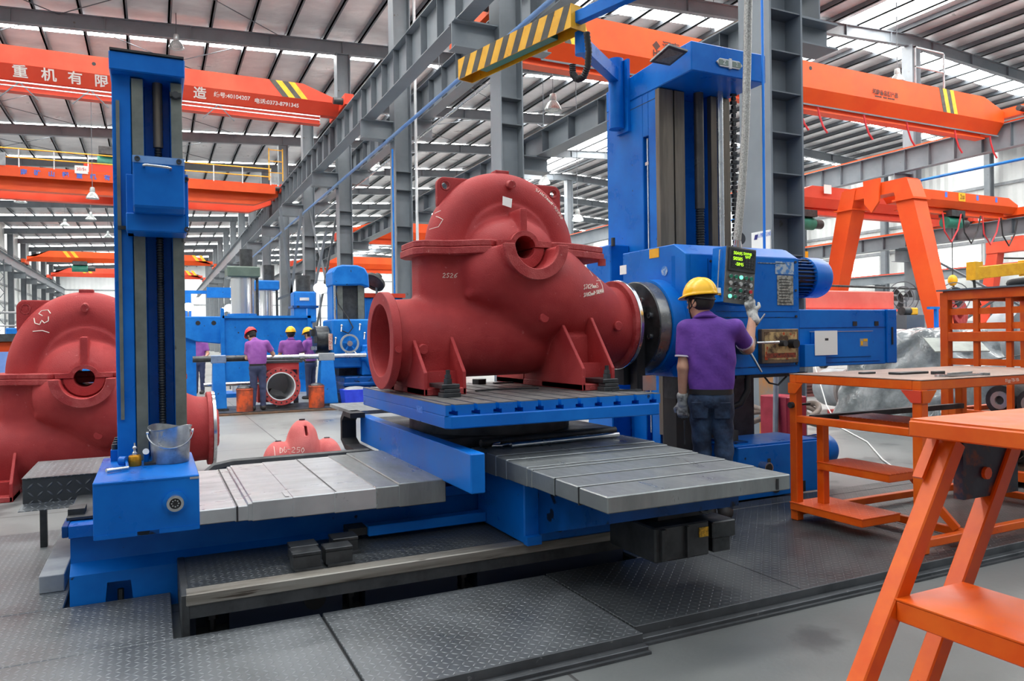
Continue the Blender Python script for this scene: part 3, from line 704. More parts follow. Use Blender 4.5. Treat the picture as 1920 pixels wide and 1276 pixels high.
# second, pinker gantry behind, at the far right
gy2, gx2 = 24.0, 41.5
g = thing('gantry_crane', 'pink-red gantry crane leg frame behind the yellow jib', 'crane', (gx2, gy2, 0), 'gantry cranes')
for s in (-1, 1): part('leg', MB().hexa([(gx2-0.2, gy2+s*2.0-0.25, 0), (gx2+0.3, gy2+s*2.0-0.25, 0), (gx2+0.3, gy2+s*2.0+0.25, 0), (gx2-0.2, gy2+s*2.0+0.25, 0), (gx2-0.2, gy2+s*1.2-0.3, 5.6), (gx2+0.4, gy2+s*1.2-0.3, 5.6), (gx2+0.4, gy2+s*1.2+0.3, 5.6), (gx2-0.2, gy2+s*1.2+0.3, 5.6)]), RED_CR, g)
part('head_beam', MB().box(gx2-0.25, gx2+0.45, gy2-1.5, gy2+1.5, 5.6, 6.2), RED_CR, g)
part('box_girder', MB().box(gx2, 51, gy2-0.3, gy2+0.3, 5.7, 6.4), RED_CR, g)
# ================================================================== chequer-plate deck round the machine
CHQ = chequer('chequer_plate_floor', lin(86, 90, 93), lin(114, 118, 122), 0.40, 0.45)
CHQ_D = chequer('dark_chequer_plate', lin(56, 59, 62), lin(80, 84, 86), 0.42, 0.45)  # darker plate tone, for the right deck and the ledge
CHQ_V = chequer('chequer_plate_upright', lin(64, 66, 68), lin(80, 83, 86), 0.45, 0.4, pitch=0.05, axis='xz')
CHQ_O = chequer('orange_chequer_tread', lin(214, 78, 20), lin(228, 96, 34), 0.45, 0.0, pitch=0.04)
deck = thing('chequer_plate_deck', 'dark grey chequer-plate deck on the floor in front of the boring machine', 'steel deck', (2, 3.5, 0))
for a in ((-2.6, 0.715, 2.0, 3.72), (0.73, 1.975, 2.79, 3.72), (-2.6, 0.06, 3.728, 4.42), (-2.6, -0.44, 4.43, 6.3)):
    part('plate', MB().box(*a, 0.052, 0.07), CHQ, deck, bevel=0.003)
for a in ((1.99, 3.05, 2.87, 3.735), (2.62, 3.05, 3.74, 4.41), (3.056, 4.7, 2.87, 4.41), (4.706, 6.4, 2.87, 4.41), (3.36, 6.4, 4.416, 4.58)):
    part('plate', MB().box(*a, 0.052, 0.07), CHQ_D, deck, bevel=0.003)
part('deck_frame', MB().box(-2.6, 0.06, 2.02, 4.40, 0, 0.05).box(0.06, 1.97, 2.82, 3.70, 0, 0.05).box(2.0, 6.38, 2.9, 3.72, 0, 0.05).box(2.64, 6.38, 3.72, 4.40, 0, 0.05).box(3.38, 6.38, 4.40, 4.57, 0, 0.05).box(-2.6, -0.46, 4.42, 6.28, 0, 0.05), IRON, deck)
part('side_beam', MB().box(-0.58, -0.46, 4.72, 6.2, 0.07, 0.165), GREY_LT, deck, bevel=0.004)
EDGE = mat('dark_edge_angle', lin(84, 87, 90), lin(66, 69, 72), 0.42, 0.4, scale=4, c3=lin(120, 122, 124), s3=20, t3=0.68)
for x0, x1, y in ((-2.6, 1.975, 2.79), (1.99, 6.4, 2.87)):
    x0 = max(x0, 0.73) if y < 2.8 else x0
    part('edge_angle', MB().box(x0, x1, y-0.012, y, 0.02, 0.072), EDGE, deck, bevel=0.002)
    part('edge_lip', MB().box(x0, x1, y-0.055, y-0.012, 0.0, 0.03), EDGE, deck, bevel=0.003)
    part('edge_bar', MB().box(x0, x1, y-0.075, y-0.055, 0.0, 0.012), EDGE, deck)

# ================================================================== bed
bed = thing('machine_bed', 'long blue boring machine bed with grey telescopic way covers and a ledge in front', 'machine bed', (1.5, 4.8, 0))
b = MB()
b.prism([(4.43, 0.22), (4.50, 0.27), (4.50, 0.40), (4.42, 0.42), (4.42, 0.48), (5.4, 0.48), (5.4, 0.22)], 'x', -0.41, 3.33)
b.prism([(-0.41, 0), (-0.255, 0), (-0.24, 0.165), (-0.13, 0.165), (-0.115, 0), (3.33, 0), (3.33, 0.22), (-0.41, 0.22)], 'y', 4.43, 4.53).box(-0.41, 3.33, 4.53, 5.4, 0, 0.22)
part('body', b, BLUE, bed)
part('end_plate', MB().box(-0.44, -0.41, 4.42, 5.38, 0.425, 0.485), BLUE_D, bed, bevel=0.004)
part('anchor_bolt', MB().cyl((-0.18, 4.48, 0.05), (-0.18, 4.48, 0.11), 0.016, n=6), IRON, bed)
part('oil_tray', MB().box(-0.43, -0.26, 4.55, 5.3, 0.486, 0.50).box(-0.43, -0.35, 4.62, 4.75, 0.5, 0.53), IRON, bed)
# front ledge
part('ledge_plate', MB().box(0.13, 2.6, 3.84, 4.43, 0.215, 0.245), CHQ_D, bed)
part('ledge_rail', MB().box(0.115, 2.6, 3.745, 3.845, 0.195, 0.252), mat('worn_steel_rail', lin(150, 146, 138), lin(112, 106, 98), 0.42, 0.5, scale=3, stretch=(0.5, 3, 8), c3=lin(74, 66, 58), s3=6, t3=0.62), bed, bevel=0.005)
part('ledge_apron', MB().box(0.12, 2.6, 3.755, 3.80, 0.135, 0.195), IRON, bed)
part('ledge_end', MB().box(0.095, 0.13, 3.75, 4.43, 0.04, 0.25), IRON, bed, bevel=0.004)
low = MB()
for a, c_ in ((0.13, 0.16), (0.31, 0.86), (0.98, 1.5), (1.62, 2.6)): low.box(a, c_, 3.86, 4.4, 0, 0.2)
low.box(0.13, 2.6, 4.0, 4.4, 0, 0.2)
part('lower_body', low, mat('grimy_shaded_blue', lin(16, 30, 56), lin(26, 38, 58), 0.5, scale=4), bed)  # grime plus the shade under the ledge, both put into the blue
part('cleanout_hole', MB().cyl((0.72, 3.852, 0.10), (0.72, 3.862, 0.10), 0.055, n=20), BLACK, bed)
for x in (0.235, 0.92, 1.56): part('anchor_bolt', MB().cyl((x, 3.94, 0.0), (x, 3.94, 0.10), 0.016, n=6).cyl((x, 3.94, 0.06), (x, 3.94, 0.085), 0.03, n=6), IRON, bed)
# telescopic covers, each one over the next
xs = [0.203, 0.388, 0.452, 0.474, 0.682, 0.906, 1.14, 1.275, 1.545]; zs = [0.549, 0.551, 0.562, 0.569, 0.572, 0.574, 0.578, 0.588]
for i in range(8):
    o = part('way_cover', MB().box(xs[i]-0.02, xs[i+1]-0.003, 4.155-0.0035*i, 5.42+0.003*i, 0.472-0.003*i, zs[i]), COVER if i < 6 else COVER_D, bed, bevel=0.005)
for i in range(1, 8): part('cover_wiper', MB().box(xs[i]-0.012, xs[i]-0.002, 4.151, 5.425, 0.47, zs[i-1]+0.0022), BLACK, bed)
part('cover_stop_strip', MB().box(0.63, 0.65, 4.17, 4.3, 0.572, 0.574), COVER, bed)
part('guard_bar', MB().box(1.11, 1.86, 4.27, 4.36, 0.268, 0.327), BLUE, bed, bevel=0.004)
part('guard_bracket', MB().box(1.0, 1.11, 4.3, 4.43, 0.275, 0.318), IRON, bed)
# hose arc behind the covers
part('oil_channel', MB().tube([(0.30, 5.5, 0.5), (0.36, 5.52, 0.545), (0.48, 5.54, 0.56), (1.45, 5.54, 0.56)], 0.035, 8), IRON, bed, smooth=40)

# packing blocks on the ledge
k = 0
for (x, y, z, w, d, h, lab) in ((0.685, 3.925, 0.245, 0.145, 0.12, 0.095, 'dark steel packing block at the left front of the ledge'), (0.852, 3.935, 0.245, 0.145, 0.11, 0.095, 'dark steel packing block at the right front of the ledge'),
                               (0.70, 4.075, 0.245, 0.145, 0.12, 0.09, 'dark steel packing block behind the left front block'), (0.93, 4.13, 0.245, 0.14, 0.13, 0.09, 'dark steel packing block farthest back on the ledge')):
    t = thing('packing_block', lab, 'steel block', (x, y, z), 'packing blocks on the ledge')
    part('top_plate', MB().box(x-w/2, x+w/2, y-d/2, y+d/2, z+h*0.8, z+h), GREY_LT if 0 else DARKSTEEL, t, bevel=0.003)
    part('block', MB().box(x-w/2+0.004, x+w/2-0.002, y-d/2+0.004, y+d/2, z+0.012, z+h*0.8), IRON, t, bevel=0.002)
    part('base_strip', MB().box(x-w/2+0.01, x+w/2+0.006, y-d/2-0.02, y+d/2, z, z+0.014), DARKSTEEL, t)

# ================================================================== tail column with its steady block
tc = thing('tail_column', 'tall blue tail column with two steel guideways and a blue steady block', 'machine column', (0, 4.8, 0.48))
part('base_box', MB().box(-0.281, 0.199, 4.15, 5.02, 0.455, 0.737), BLUE, tc, bevel=0.004)
part('base_lip', MB().box(-0.279, 0.197, 4.147, 4.152, 0.725, 0.733).box(-0.279, 0.197, 4.146, 4.15, 0.457, 0.478), BLUE, tc)
part('drain_slot', MB().box(-0.09, 0.01, 4.1455, 4.147, 0.458, 0.478), BLUE_D, tc)
part('corner_chip', MB().box(0.155, 0.1985, 4.1465, 4.15, 0.716, 0.7275), COVER, tc)
part('name_strip', MB().box(0.04, 0.16, 4.87, 4.93, 0.737, 0.739), COVER, tc)
f_ = part('dial_flange', MB().cyl((0.084, 4.15, 0.608), (0.084, 4.138, 0.608), 0.056, n=32), BLUE, tc, smooth=40)
part('dial_ring', MB().ring((0.084, 4.14, 0.608), (0.084, 4.098, 0.608), 0.040, 0.027, 28), CHROME, f_, smooth=40)
part('dial_socket', MB().cyl((0.084, 4.13, 0.608), (0.084, 4.108, 0.608), 0.027, n=24), BLACK, f_)
for i in range(8):
    t_ = 2*math.pi*i/8; part('pin', MB().cyl((0.084+0.016*math.cos(t_), 4.109, 0.608+0.016*math.sin(t_)), (0.084+0.016*math.cos(t_), 4.103, 0.608+0.016*math.sin(t_)), 0.004, n=6), CHROME, f_)
x0, x1 = -0.197, 0.168
part('shaft', MB().box(x0, -0.034, 4.83, 5.42, 0.737, 2.96).box(0.107, x1, 4.83, 5.42, 0.737, 2.96).box(-0.034, 0.107, 4.97, 5.42, 0.737, 2.96).box(x0, -0.10, 4.80, 4.83, 0.737, 2.96), BLUE, tc, bevel=0.004)
part('guideway', MB().box(-0.096, -0.036, 4.795, 4.84, 0.74, 2.94), WAY, tc, bevel=0.002)
part('guideway', MB().box(0.109, 0.169, 4.795, 4.84, 0.74, 2.94), WAY, tc, bevel=0.002)
part('cap', MB().prism([(-0.205, 2.95), (0.185, 2.95), (0.185, 3.055), (-0.205, 3.055)], 'y', 4.71, 5.44), BLUE, tc, bevel=0.006)
part('cap_plate', MB().box(-0.2, 0.18, 4.70, 5.42, 3.056, 3.068), IRON, tc)
def screw(x, y, z0, z1, r, pitch):
    n = int((z1-z0)/pitch); pr = []
    for i in range(n):
        z = z0+i*pitch; pr += [(r*0.82, z), (r, z+pitch*0.25), (r, z+pitch*0.6), (r*0.82, z+pitch*0.9)]
    return MB().lathe([(a, h) for a, h in pr], (x, y, 0), n=14)
part('lead_screw', screw(0.04, 4.88, 0.75, 2.60, 0.021, 0.0155), DARKSTEEL, tc, smooth=30)
part('screw_sleeve', MB().cyl((0.04, 4.88, 2.57), (0.04, 4.88, 2.95), 0.027, n=18), WAY_B, tc, smooth=40)
part('ruler', MB().box(-0.176, -0.158, 4.785, 4.80, 0.98, 2.80), WAY, tc)
part('side_bolt', MB().cyl((0.135, 4.79, 2.86), (0.135, 4.75, 2.86), 0.02, n=10).box(0.105, 0.165, 4.76, 4.80, 2.85, 2.875), IRON, tc)
fl = part('foot_flange', MB().box(-0.235, -0.195, 4.86, 5.40, 0.737, 0.80), BLUE, tc)
for i in range(4): part('bolt', MB().cyl((-0.216, 4.9+0.12*i, 0.80), (-0.216, 4.9+0.12*i, 0.83), 0.016, n=8), IRON, fl)
sb = part('steady_block', MB().prism([(4.50, 2.125), (4.46, 2.15), (4.46, 2.425), (4.80, 2.425), (4.80, 2.125)], 'x', -0.090, 0.166), BLUE, tc, bevel=0.008)
part('block_bracket', MB().box(-0.128, 0.178, 4.56, 4.80, 2.03, 2.13), BLUE, sb, bevel=0.006)
part('block_side', MB().box(0.166, 0.186, 4.56, 4.80, 2.06, 2.36).box(-0.128, -0.09, 4.66, 4.80, 2.03, 2.36), BLUE, sb, bevel=0.004)
part('block_top', MB().box(-0.09, 0.166, 4.458, 4.462, 2.385, 2.423), mat('light_blue_paint', lin(120, 160, 214), lin(100, 144, 204), 0.4, scale=6), sb)
part('handle', MB().tube([(-0.035, 4.46, 2.365), (-0.035, 4.425, 2.365), (-0.02, 4.415, 2.365), (0.08, 4.415, 2.36), (0.095, 4.425, 2.36), (0.095, 4.46, 2.36)], 0.0075, 8), CHROME, sb, smooth=50)
for x, z in ((-0.066, 2.404), (0.138, 2.404), (0.176, 2.33), (0.176, 2.05)): part('socket_bolt', MB().ring((x, 4.46 if z > 2.36 else 4.56, z), (x, 4.448 if z > 2.36 else 4.545, z), 0.014, 0.007, 14), IRON, sb)
part('pointer', MB().box(-0.175, -0.128, 4.775, 4.785, 2.065, 2.085), IRON, sb)

# things lying on the tail box
bk = thing('bucket', 'dented galvanised bucket standing on the blue tail box', 'bucket', (0.075, 4.66, 0.737))
bx_, by_, bz_ = 0.075, 4.66, 0.737
mb = MB(); n = 28; prof = [(0.093, 0.0), (0.097, 0.004), (0.103, 0.10), (0.111, 0.196), (0.116, 0.203), (0.111, 0.204), (0.098, 0.10), (0.09, 0.012), (0.001, 0.010)]
vs = []
for r, h in prof:
    for i in range(n):
        t_ = 2*math.pi*i/n; d_ = max(0, math.cos(t_+1.95))**6*0.03*min(1, max(0, (h-0.06)/0.1))
        vs.append((bx_+(r-d_)*math.cos(t_), by_+(r-d_)*math.sin(t_), bz_+h-(0.012*math.sin(2*t_)*h/0.2 if h > 0.15 else 0)))
fs = [(k*n+i, k*n+(i+1) % n, (k+1)*n+(i+1) % n, (k+1)*n+i) for k in range(len(prof)-1) for i in range(n)]+[tuple(range(n))]
mb.add(vs, fs); part('pail', mb, GALV, bk, smooth=50)
hp = [(bx_+0.118*math.cos(t_), by_-0.11*math.sin(t_)*0.75-0.02, bz_+0.175-0.085*math.sin(t_)) for t_ in np.linspace(0, math.pi, 15)]
part('bail_handle', MB().tube(hp, 0.0035, 6), CHROME, bk, smooth=50)
for s in (-1, 1): part('ear', MB().cyl((bx_+s*0.110, by_-0.02, bz_+0.175), (bx_+s*0.122, by_-0.02, bz_+0.175), 0.010, n=8), CHROME, bk)
oc = thing('oil_can', 'small brass oil cup with a steel spout on the tail box', 'oil can', (-0.105, 4.62, 0.737))
part('body', MB().lathe([(0.030, 0), (0.033, 0.004), (0.033, 0.052), (0.028, 0.06), (0.012, 0.064)], (-0.105, 4.62, 0.737), n=18), mat('brass', lin(214, 150, 34), lin(190, 126, 30), 0.3, 0.6, scale=20), oc, smooth=40)
part('spout', MB().lathe([(0.013, 0.062), (0.013, 0.075), (0.007, 0.08), (0.007, 0.092), (0.012, 0.096), (0.012, 0.104), (0.005, 0.11), (0.004, 0.128)], (-0.105, 4.62, 0.737), n=12), CHROME, oc, smooth=40)
ck = thing('crank_handle', 'loose blue crank handle lying on the tail box', 'crank', (-0.17, 4.55, 0.737))
part('hub', MB().cyl((-0.175, 4.62, 0.77), (-0.145, 4.60, 0.77), 0.026, n=16), BLUE, ck, smooth=40)
part('arm', MB().tube([(-0.15, 4.605, 0.77), (-0.142, 4.56, 0.758), (-0.14, 4.50, 0.75)], 0.008, 8), BLUE, ck, smooth=40)
part('grip', MB().cyl((-0.135, 4.47, 0.752), (-0.235, 4.42, 0.752), 0.010, 0.012, n=12), CHROME, ck, smooth=40)
mi = thing('tap_holder', 'short blue valve stub with a white disc head beside the bucket', 'valve', (-0.045, 4.63, 0.737))
part('stub', MB().cyl((-0.05, 4.66, 0.737), (-0.048, 4.64, 0.80), 0.014, n=10), BLUE, mi, smooth=40)
part('disc', MB().cyl((-0.05, 4.628, 0.81), (-0.05, 4.622, 0.812), 0.017, n=16), PAPER, mi)
part('clip', MB().box(-0.06, 0.0, 4.60, 4.66, 0.737, 0.75), IRON, mi)

# chequered step box left of the tail
sb_ = thing('step_box', 'dark chequer-plate step box left of the blue tail box', 'step', (-0.52, 5.4, 0))
part('cover', MB().box(-0.715, -0.29, 5.22, 5.92, 0.47, 0.62), CHQ_V, sb_, bevel=0.003)
part('top_sheet', MB().box(-0.718, -0.288, 5.215, 5.925, 0.62, 0.625), CHQ, sb_)
part('lip', MB().hexa([(-0.73, 5.15, 0.440), (-0.29, 5.15, 0.440), (-0.29, 5.225, 0.470), (-0.715, 5.225, 0.470), (-0.73, 5.15, 0.444), (-0.29, 5.15, 0.444), (-0.29, 5.225, 0.475), (-0.715, 5.225, 0.475)]), CHQ, sb_)
for x in (-0.70, -0.45): part('leg', MB().box(x, x+0.04, 5.8, 5.84, 0.07, 0.47), IRON, sb_)

# ================================================================== saddle with cross ways
sd = thing('saddle', 'blue saddle with grey telescopic covers reaching towards the front', 'machine saddle', (2.3, 4.4, 0.25))
part('side_cover', MB().box(1.52, 1.605, 3.69, 6.06, 0.578, 0.795), BLUE, sd, bevel=0.006)
part('body', MB().box(1.86, 2.86, 3.74, 4.405, 0.252, 0.66).box(1.86, 2.86, 4.405, 6.0, 0.485, 0.66), BLUE, sd, bevel=0.008)
part('table_way', MB().box(1.61, 2.90, 4.42, 5.98, 0.62, 0.778), IRON, sd)
part('nose', MB().prism([(3.74, 0.30), (3.0, 0.52), (3.0, 0.63), (3.74, 0.63)], 'x', 1.95, 2.75), BLUE_D, sd)
part('front_plate', MB().prism([(2.02, 0.41), (2.22, 0.36), (2.22, 0.56), (2.02, 0.60)], 'y', 3.725, 3.74), BLUE, sd)
part('foot_strip', MB().box(1.86, 1.95, 3.70, 3.75, 0.252, 0.30), BLUE, sd)
sw = part('limit_switch', MB().box(2.05, 2.10, 3.69, 3.725, 0.50, 0.56).box(2.10, 2.14, 3.70, 3.725, 0.51, 0.53), mat('light_blue_metal', lin(90, 150, 220), lin(70, 120, 200), 0.4, 0.2, scale=9), sd)
part('cable_loop', MB().tube([(2.02, 3.71, 0.42), (1.98, 3.70, 0.38), (2.0, 3.70, 0.32), (2.07, 3.70, 0.31), (2.13, 3.70, 0.35), (2.10, 3.70, 0.41), (2.06, 3.70, 0.37), (2.09, 3.70, 0.33)], 0.006, 6), BLACK, sw)
ys = [2.785, 3.035, 3.262, 3.50, 3.552, 3.803, 3.94, 4.30]; zs = [0.704, 0.709, 0.713, 0.717, 0.721, 0.726, 0.731]
for i in range(7):
    part('way_cover', MB().box(1.80-0.003*i, 2.90+0.003*i, ys[i]+0.003, ys[i+1]+0.02, 0.627-0.003*i, zs[i]), COVER_D, sd, bevel=0.005)
for i in range(1, 7): part('cover_wiper', MB().box(1.797, 2.903, ys[i]+0.021-0.026, ys[i]+0.003, 0.62, zs[i-1]+0.002), BLACK, sd)
part('cover_slot', MB().box(2.80, 2.815, 2.783, 2.7855, 0.635, 0.69), BLACK, sd)
gb = part('gear_box', MB().box(2.27, 2.62, 3.08, 3.5, 0.26, 0.44), IRON, sd, bevel=0.008)
part('box_rib', MB().box(2.30, 2.33, 3.06, 3.08, 0.27, 0.43), IRON, gb); part('box_rib', MB().box(2.46, 2.475, 3.06, 3.08, 0.27, 0.43), IRON, gb)
part('warning_label', MB().box(2.55, 2.61, 3.074, 3.079, 0.36, 0.41), mat('yellow_label', lin(226, 170, 20), lin(120, 90, 20), 0.6, scale=60), gb)
part('motor_mount', MB().box(2.38, 2.72, 3.2, 3.6, 0.44, 0.63), IRON, sd)
part('end_block', MB().box(2.66, 2.82, 3.1, 3.3, 0.33, 0.42).box(2.68, 2.80, 3.12, 3.3, 0.25, 0.33), DARKSTEEL, sd, bevel=0.006)
part('conduit_ring', MB().ring((2.62, 3.1, 0.52), (2.62, 3.13, 0.52), 0.05, 0.035, 18), IRON, sd)
for i, z in enumerate((0.33, 0.38)): part('cover_support', MB().box(2.2, 2.3, 3.3, 3.6, 0.44+0.06*i, 0.5+0.06*i), IRON, sd)
cc = part('cable_carrier', MB().prism([(6.1, 0.52), (5.2, 0.52), (5.2, 0.56), (6.08, 0.56), (6.2, 0.60), (6.2, 0.74), (6.12, 0.79), (5.9, 0.79), (5.9, 0.83), (6.15, 0.83), (6.25, 0.76), (6.25, 0.58)], 'x', 1.40, 1.52), BLACK, sd)
part('carrier_tray', MB().box(1.45, 1.85, 6.06, 6.9, 0.80, 0.83), COVER_D, sd)

# bars left lying on the cross-way cover
for (a, b_, r, m, lab) in (((1.83, 4.27, 0.758), (2.90, 4.38, 0.76), 0.025, IRON, 'long dark bar lying at the back of the cross-way covers'),
                           ((1.96, 4.21, 0.746), (2.62, 4.27, 0.748), 0.013, CHROME, 'bright slim bar lying between two others on the way covers'),
                           ((1.98, 4.15, 0.749), (2.82, 4.22, 0.752), 0.017, CHROME, 'bright thicker bar lying in front on the way covers')):
    t = thing('steel_bar', lab, 'bar', a, 'bars on the way covers')
    m_ = [a[i]+(b_[i]-a[i])*0.62 for i in range(3)]
    part('rod', MB().cyl(a, m_, r, n=14), m, t, smooth=40); part('rod_end', MB().cyl(m_, b_, r*0.92, n=14), m, t, smooth=40)
t = thing('wrench', 'bent steel hook wrench at the left end of the bars', 'wrench', (1.93, 4.2, 0.74))
part('hook', MB().tube([(1.98, 4.21, 0.75), (1.93, 4.19, 0.748), (1.88, 4.20, 0.748), (1.90, 4.24, 0.752), (1.95, 4.25, 0.755)], 0.010, 8), CHROME, t, smooth=50)

# ================================================================== rotary table
rt = thing('rotary_table', 'blue square rotary table with T-slots under the red pump casing', 'machine table', (2.16, 4.76, 0.78))
part('turntable', MB().cyl((2.2, 4.97, 0.779), (2.2, 4.97, 0.915), 0.58, n=48), IRON, rt, smooth=40)
X0, X1, Y0, Y1 = 1.445, 2.90, 3.86, 5.66
part('table_body', MB().prism([(X0+0.03, Y0-0.02), (X1-0.02, Y0-0.02), (X1, Y0+0.02), (X1, Y1), (X0, Y1), (X0, Y0+0.02)], 'z', 0.915, 0.988), BLUE, rt, bevel=0.006)
slots = [1.491+0.1354*i for i in range(11)]
TOP = mat('table_top_iron', lin(122, 122, 120), lin(98, 98, 97), 0.42, 0.4, scale=4, c3=lin(62, 58, 54), s3=8, t3=0.62)
ed = [X0]+slots+[X1]
for i in range(12):
    a, c_ = ed[i]+(0.011 if i else 0), ed[i+1]-(0.011 if i < 11 else 0)
    w0 = a+(0.016 if i else 0); w1 = c_-(0.016 if i < 11 else 0)
    part('table_strip', MB().prism([(w0, 0.988), (w1, 0.988), (w1, 1.012), (c_, 1.012), (c_, 1.045), (a, 1.045), (a, 1.012), (w0, 1.012)], 'y', Y0, Y1), BLUE, rt)
    part('strip_face', MB().box(a, c_, Y0+0.003, Y1-0.003, 1.045, 1.050), TOP, rt)
part('side_plate', MB().box(X0-0.001, X0, 4.25, 4.36, 0.97, 1.01), mat('blue_badge', lin(60, 130, 214), lin(30, 90, 180), 0.4, scale=60), rt)

# clamps holding the casting down
def clamp(x, y, z, lab, flip=1):
    t = thing('clamp', lab, 'clamp', (x, y, z), 'clamps on the rotary table')
    part('packing', MB().box(x-0.06, x+0.06, y-0.045, y+0.045, z, z+0.028), IRON, t, bevel=0.003)
    part('packing', MB().box(x-0.052, x+0.056, y-0.042, y+0.042, z+0.030, z+0.052), IRON, t, bevel=0.003)
    part('strap', MB().box(x-0.065, x+0.055, y-0.04, y+0.20, z+0.054, z+0.082), DARKSTEEL, t, bevel=0.004)
    part('nut', MB().cyl((x-0.01, y, z+0.082), (x-0.01, y, z+0.115), 0.028, n=6), DARKSTEEL, t)
    part('nut', MB().cyl((x-0.01, y, z+0.118), (x-0.01, y, z+0.140), 0.022, n=6), DARKSTEEL, t)
    part('stud', MB().cyl((x-0.01, y, z+0.05), (x-0.01, y, z+0.17), 0.014, n=12), DARKSTEEL, t, smooth=40)
clamp(1.665, 4.37, 1.05, 'stacked steel clamp with stud at the left front foot of the casting')
clamp(2.745, 4.22, 1.05, 'stacked steel clamp with stud at the right front foot of the casting')
single('nut', 'black hexagonal nut lying on the rotary table', 'nut', MB().cyl((2.33, 5.45, 1.05), (2.33, 5.45, 1.09), 0.06, n=6), IRON, group='loose items on the table')
t = thing('wrench', 'open spanner lying on the rotary table behind the left foot', 'wrench', (2.5, 5.4, 1.05)); part('shank', MB().box(2.42, 2.62, 5.36, 5.39, 1.05, 1.062), DARKSTEEL, t); part('jaw', MB().ring((2.64, 5.375, 1.05), (2.64, 5.375, 1.064), 0.035, 0.018, 14), DARKSTEEL, t)
t = thing('wrench', 'steel spanner lying at the right end of the table', 'wrench', (2.84, 4.1, 1.05)); part('shank', MB().bar((2.72, 4.14, 1.057), (2.88, 4.08, 1.057), 0.016, 0.010), DARKSTEEL, t); part('jaw', MB().ring((2.885, 4.075, 1.05), (2.885, 4.075, 1.063), 0.022, 0.011, 12), DARKSTEEL, t)
single('hook_rod', 'thin bent black rod lying on the table top', 'rod', MB().tube([(1.98, 4.7, 1.056), (2.15, 4.75, 1.056), (2.35, 4.73, 1.056), (2.45, 4.66, 1.056)], 0.006, 6), BLACK, smooth=40)

# ================================================================== main column
mc = thing('machine_column', 'tall blue main column with brown guideways, screws and an overhanging cap', 'machine column', (4.6, 5.9, 0))
x0, x1, yf, yb = 4.2, 5.06, 5.55, 6.42
sh = MB()
sh.box(x0, 4.49, yf+0.04, 5.715, 0, 3.69).box(x0, 4.49, 5.805, yb, 0, 3.69).box(x0+0.06, 4.49, 5.715, 5.805, 0, 3.69).box(x0, x0+0.06, 5.715, 5.805, 3.29, 3.69)
sh.box(4.49, 4.80, yf+0.22, yb, 0, 3.69).box(4.80, x1, yf+0.04, yb, 0, 3.69)
part('shaft', sh, BLUE, mc, bevel=0.006)
part('slot_rod', MB().cyl((4.225, 5.76, 0.5), (4.225, 5.76, 3.27), 0.012, n=8).box(4.21, 4.24, 5.735, 5.785, 3.02, 3.05), CHROME, mc, smooth=40)
part('guideway', MB().box(4.195, 4.355, yf-0.01, yf+0.05, 0.5, 3.68), WAY_B, mc, bevel=0.003)
part('guideway', MB().box(4.375, 4.49, yf-0.005, yf+0.05, 0.5, 3.68), WAY_B, mc, bevel=0.003)
part('guideway', MB().box(4.80, 4.90, yf-0.01, yf+0.05, 0.5, 3.68), WAY_B, mc, bevel=0.003)
part('guideway', MB().box(4.93, 5.03, yf-0.01, yf+0.05, 0.5, 3.68), WAY_B, mc, bevel=0.003)
part('way_groove', MB().box(4.355, 4.375, yf+0.01, yf+0.05, 0.5, 3.68), BLACK, mc)
part('lead_screw', screw(4.66, 5.55, 1.9, 2.62, 0.042, 0.024), DARKSTEEL, mc, smooth=30)
part('screw_sleeve', MB().cyl((4.66, 5.55, 2.6), (4.66, 5.55, 3.69), 0.046, n=20), mat('dark_bronze', lin(84, 80, 76), lin(70, 66, 64), 0.35, 0.5, scale=4), mc, smooth=40)
part('feed_rod', MB().cyl((4.82, 5.44, 1.9), (4.82, 5.44, 3.69), 0.03, n=18), CHROME, mc, smooth=40)
ch = MB()
for i in range(44):
    z = 1.95+0.04*i; ch.box(4.955 if i % 2 else 4.965, 5.01 if i % 2 else 5.0, 5.42, 5.45, z, z+0.032)
part('lift_chain', ch, BLACK, mc)
cap = part('cap', MB().prism([(5.08, 3.69), (5.08, 3.945), (5.55, 3.945), (6.42, 3.90), (6.42, 3.69)], 'x', x0-0.004, 5.045), BLUE, mc, bevel=0.008)
part('seam', MB().box(x0-0.002, x0, 5.55, 6.42, 3.60, 3.606), IRON, mc)
eb = part('emblem', MB().prism([(4.46, 3.80), (4.50, 3.835), (4.72, 3.835), (4.76, 3.80), (4.72, 3.762), (4.50, 3.762)], 'y', 5.065, 5.08).box(4.60, 4.63, 5.06, 5.08, 3.752, 3.845), COVER, cap, bevel=0.003)
for a, c_ in ((4.485, 4.59), (4.64, 4.735)): part('emblem_field', MB().box(a, c_, 5.062, 5.066, 3.775, 3.822), mat('dark_enamel', lin(110, 124, 116), None, 0.4), eb)
text('Z', 0.05, COVER, eb, (4.545, 5.0605, 3.798), FACE_NY, bold=0.02); text('2', 0.05, COVER, eb, (4.685, 5.0605, 3.798), FACE_NY)
part('side_block', MB().box(3.98, 4.2, 6.05, 6.5, 0, 2.30), BLUE, mc, bevel=0.01)
part('hinge', MB().cyl((4.0, 6.03, 2.28), (4.0, 6.03, 2.36), 0.02, n=8), IRON, mc)
part('base', MB().box(3.85, 5.3, 5.1, 6.6, 0, 0.42), BLUE_D, mc, bevel=0.01)
part('way_bellows', MB().box(3.88, 4.02, 4.95, 5.12, 0.07, 1.08).box(4.05, 4.25, 5.0, 5.2, 0.07, 1.08).box(4.28, 4.45, 5.1, 5.3, 0.07, 1.08), BLACK, mc)
part('lower_shaft', MB().box(4.2, 5.06, 5.3, 5.56, 0.4, 1.1), IRON, mc)
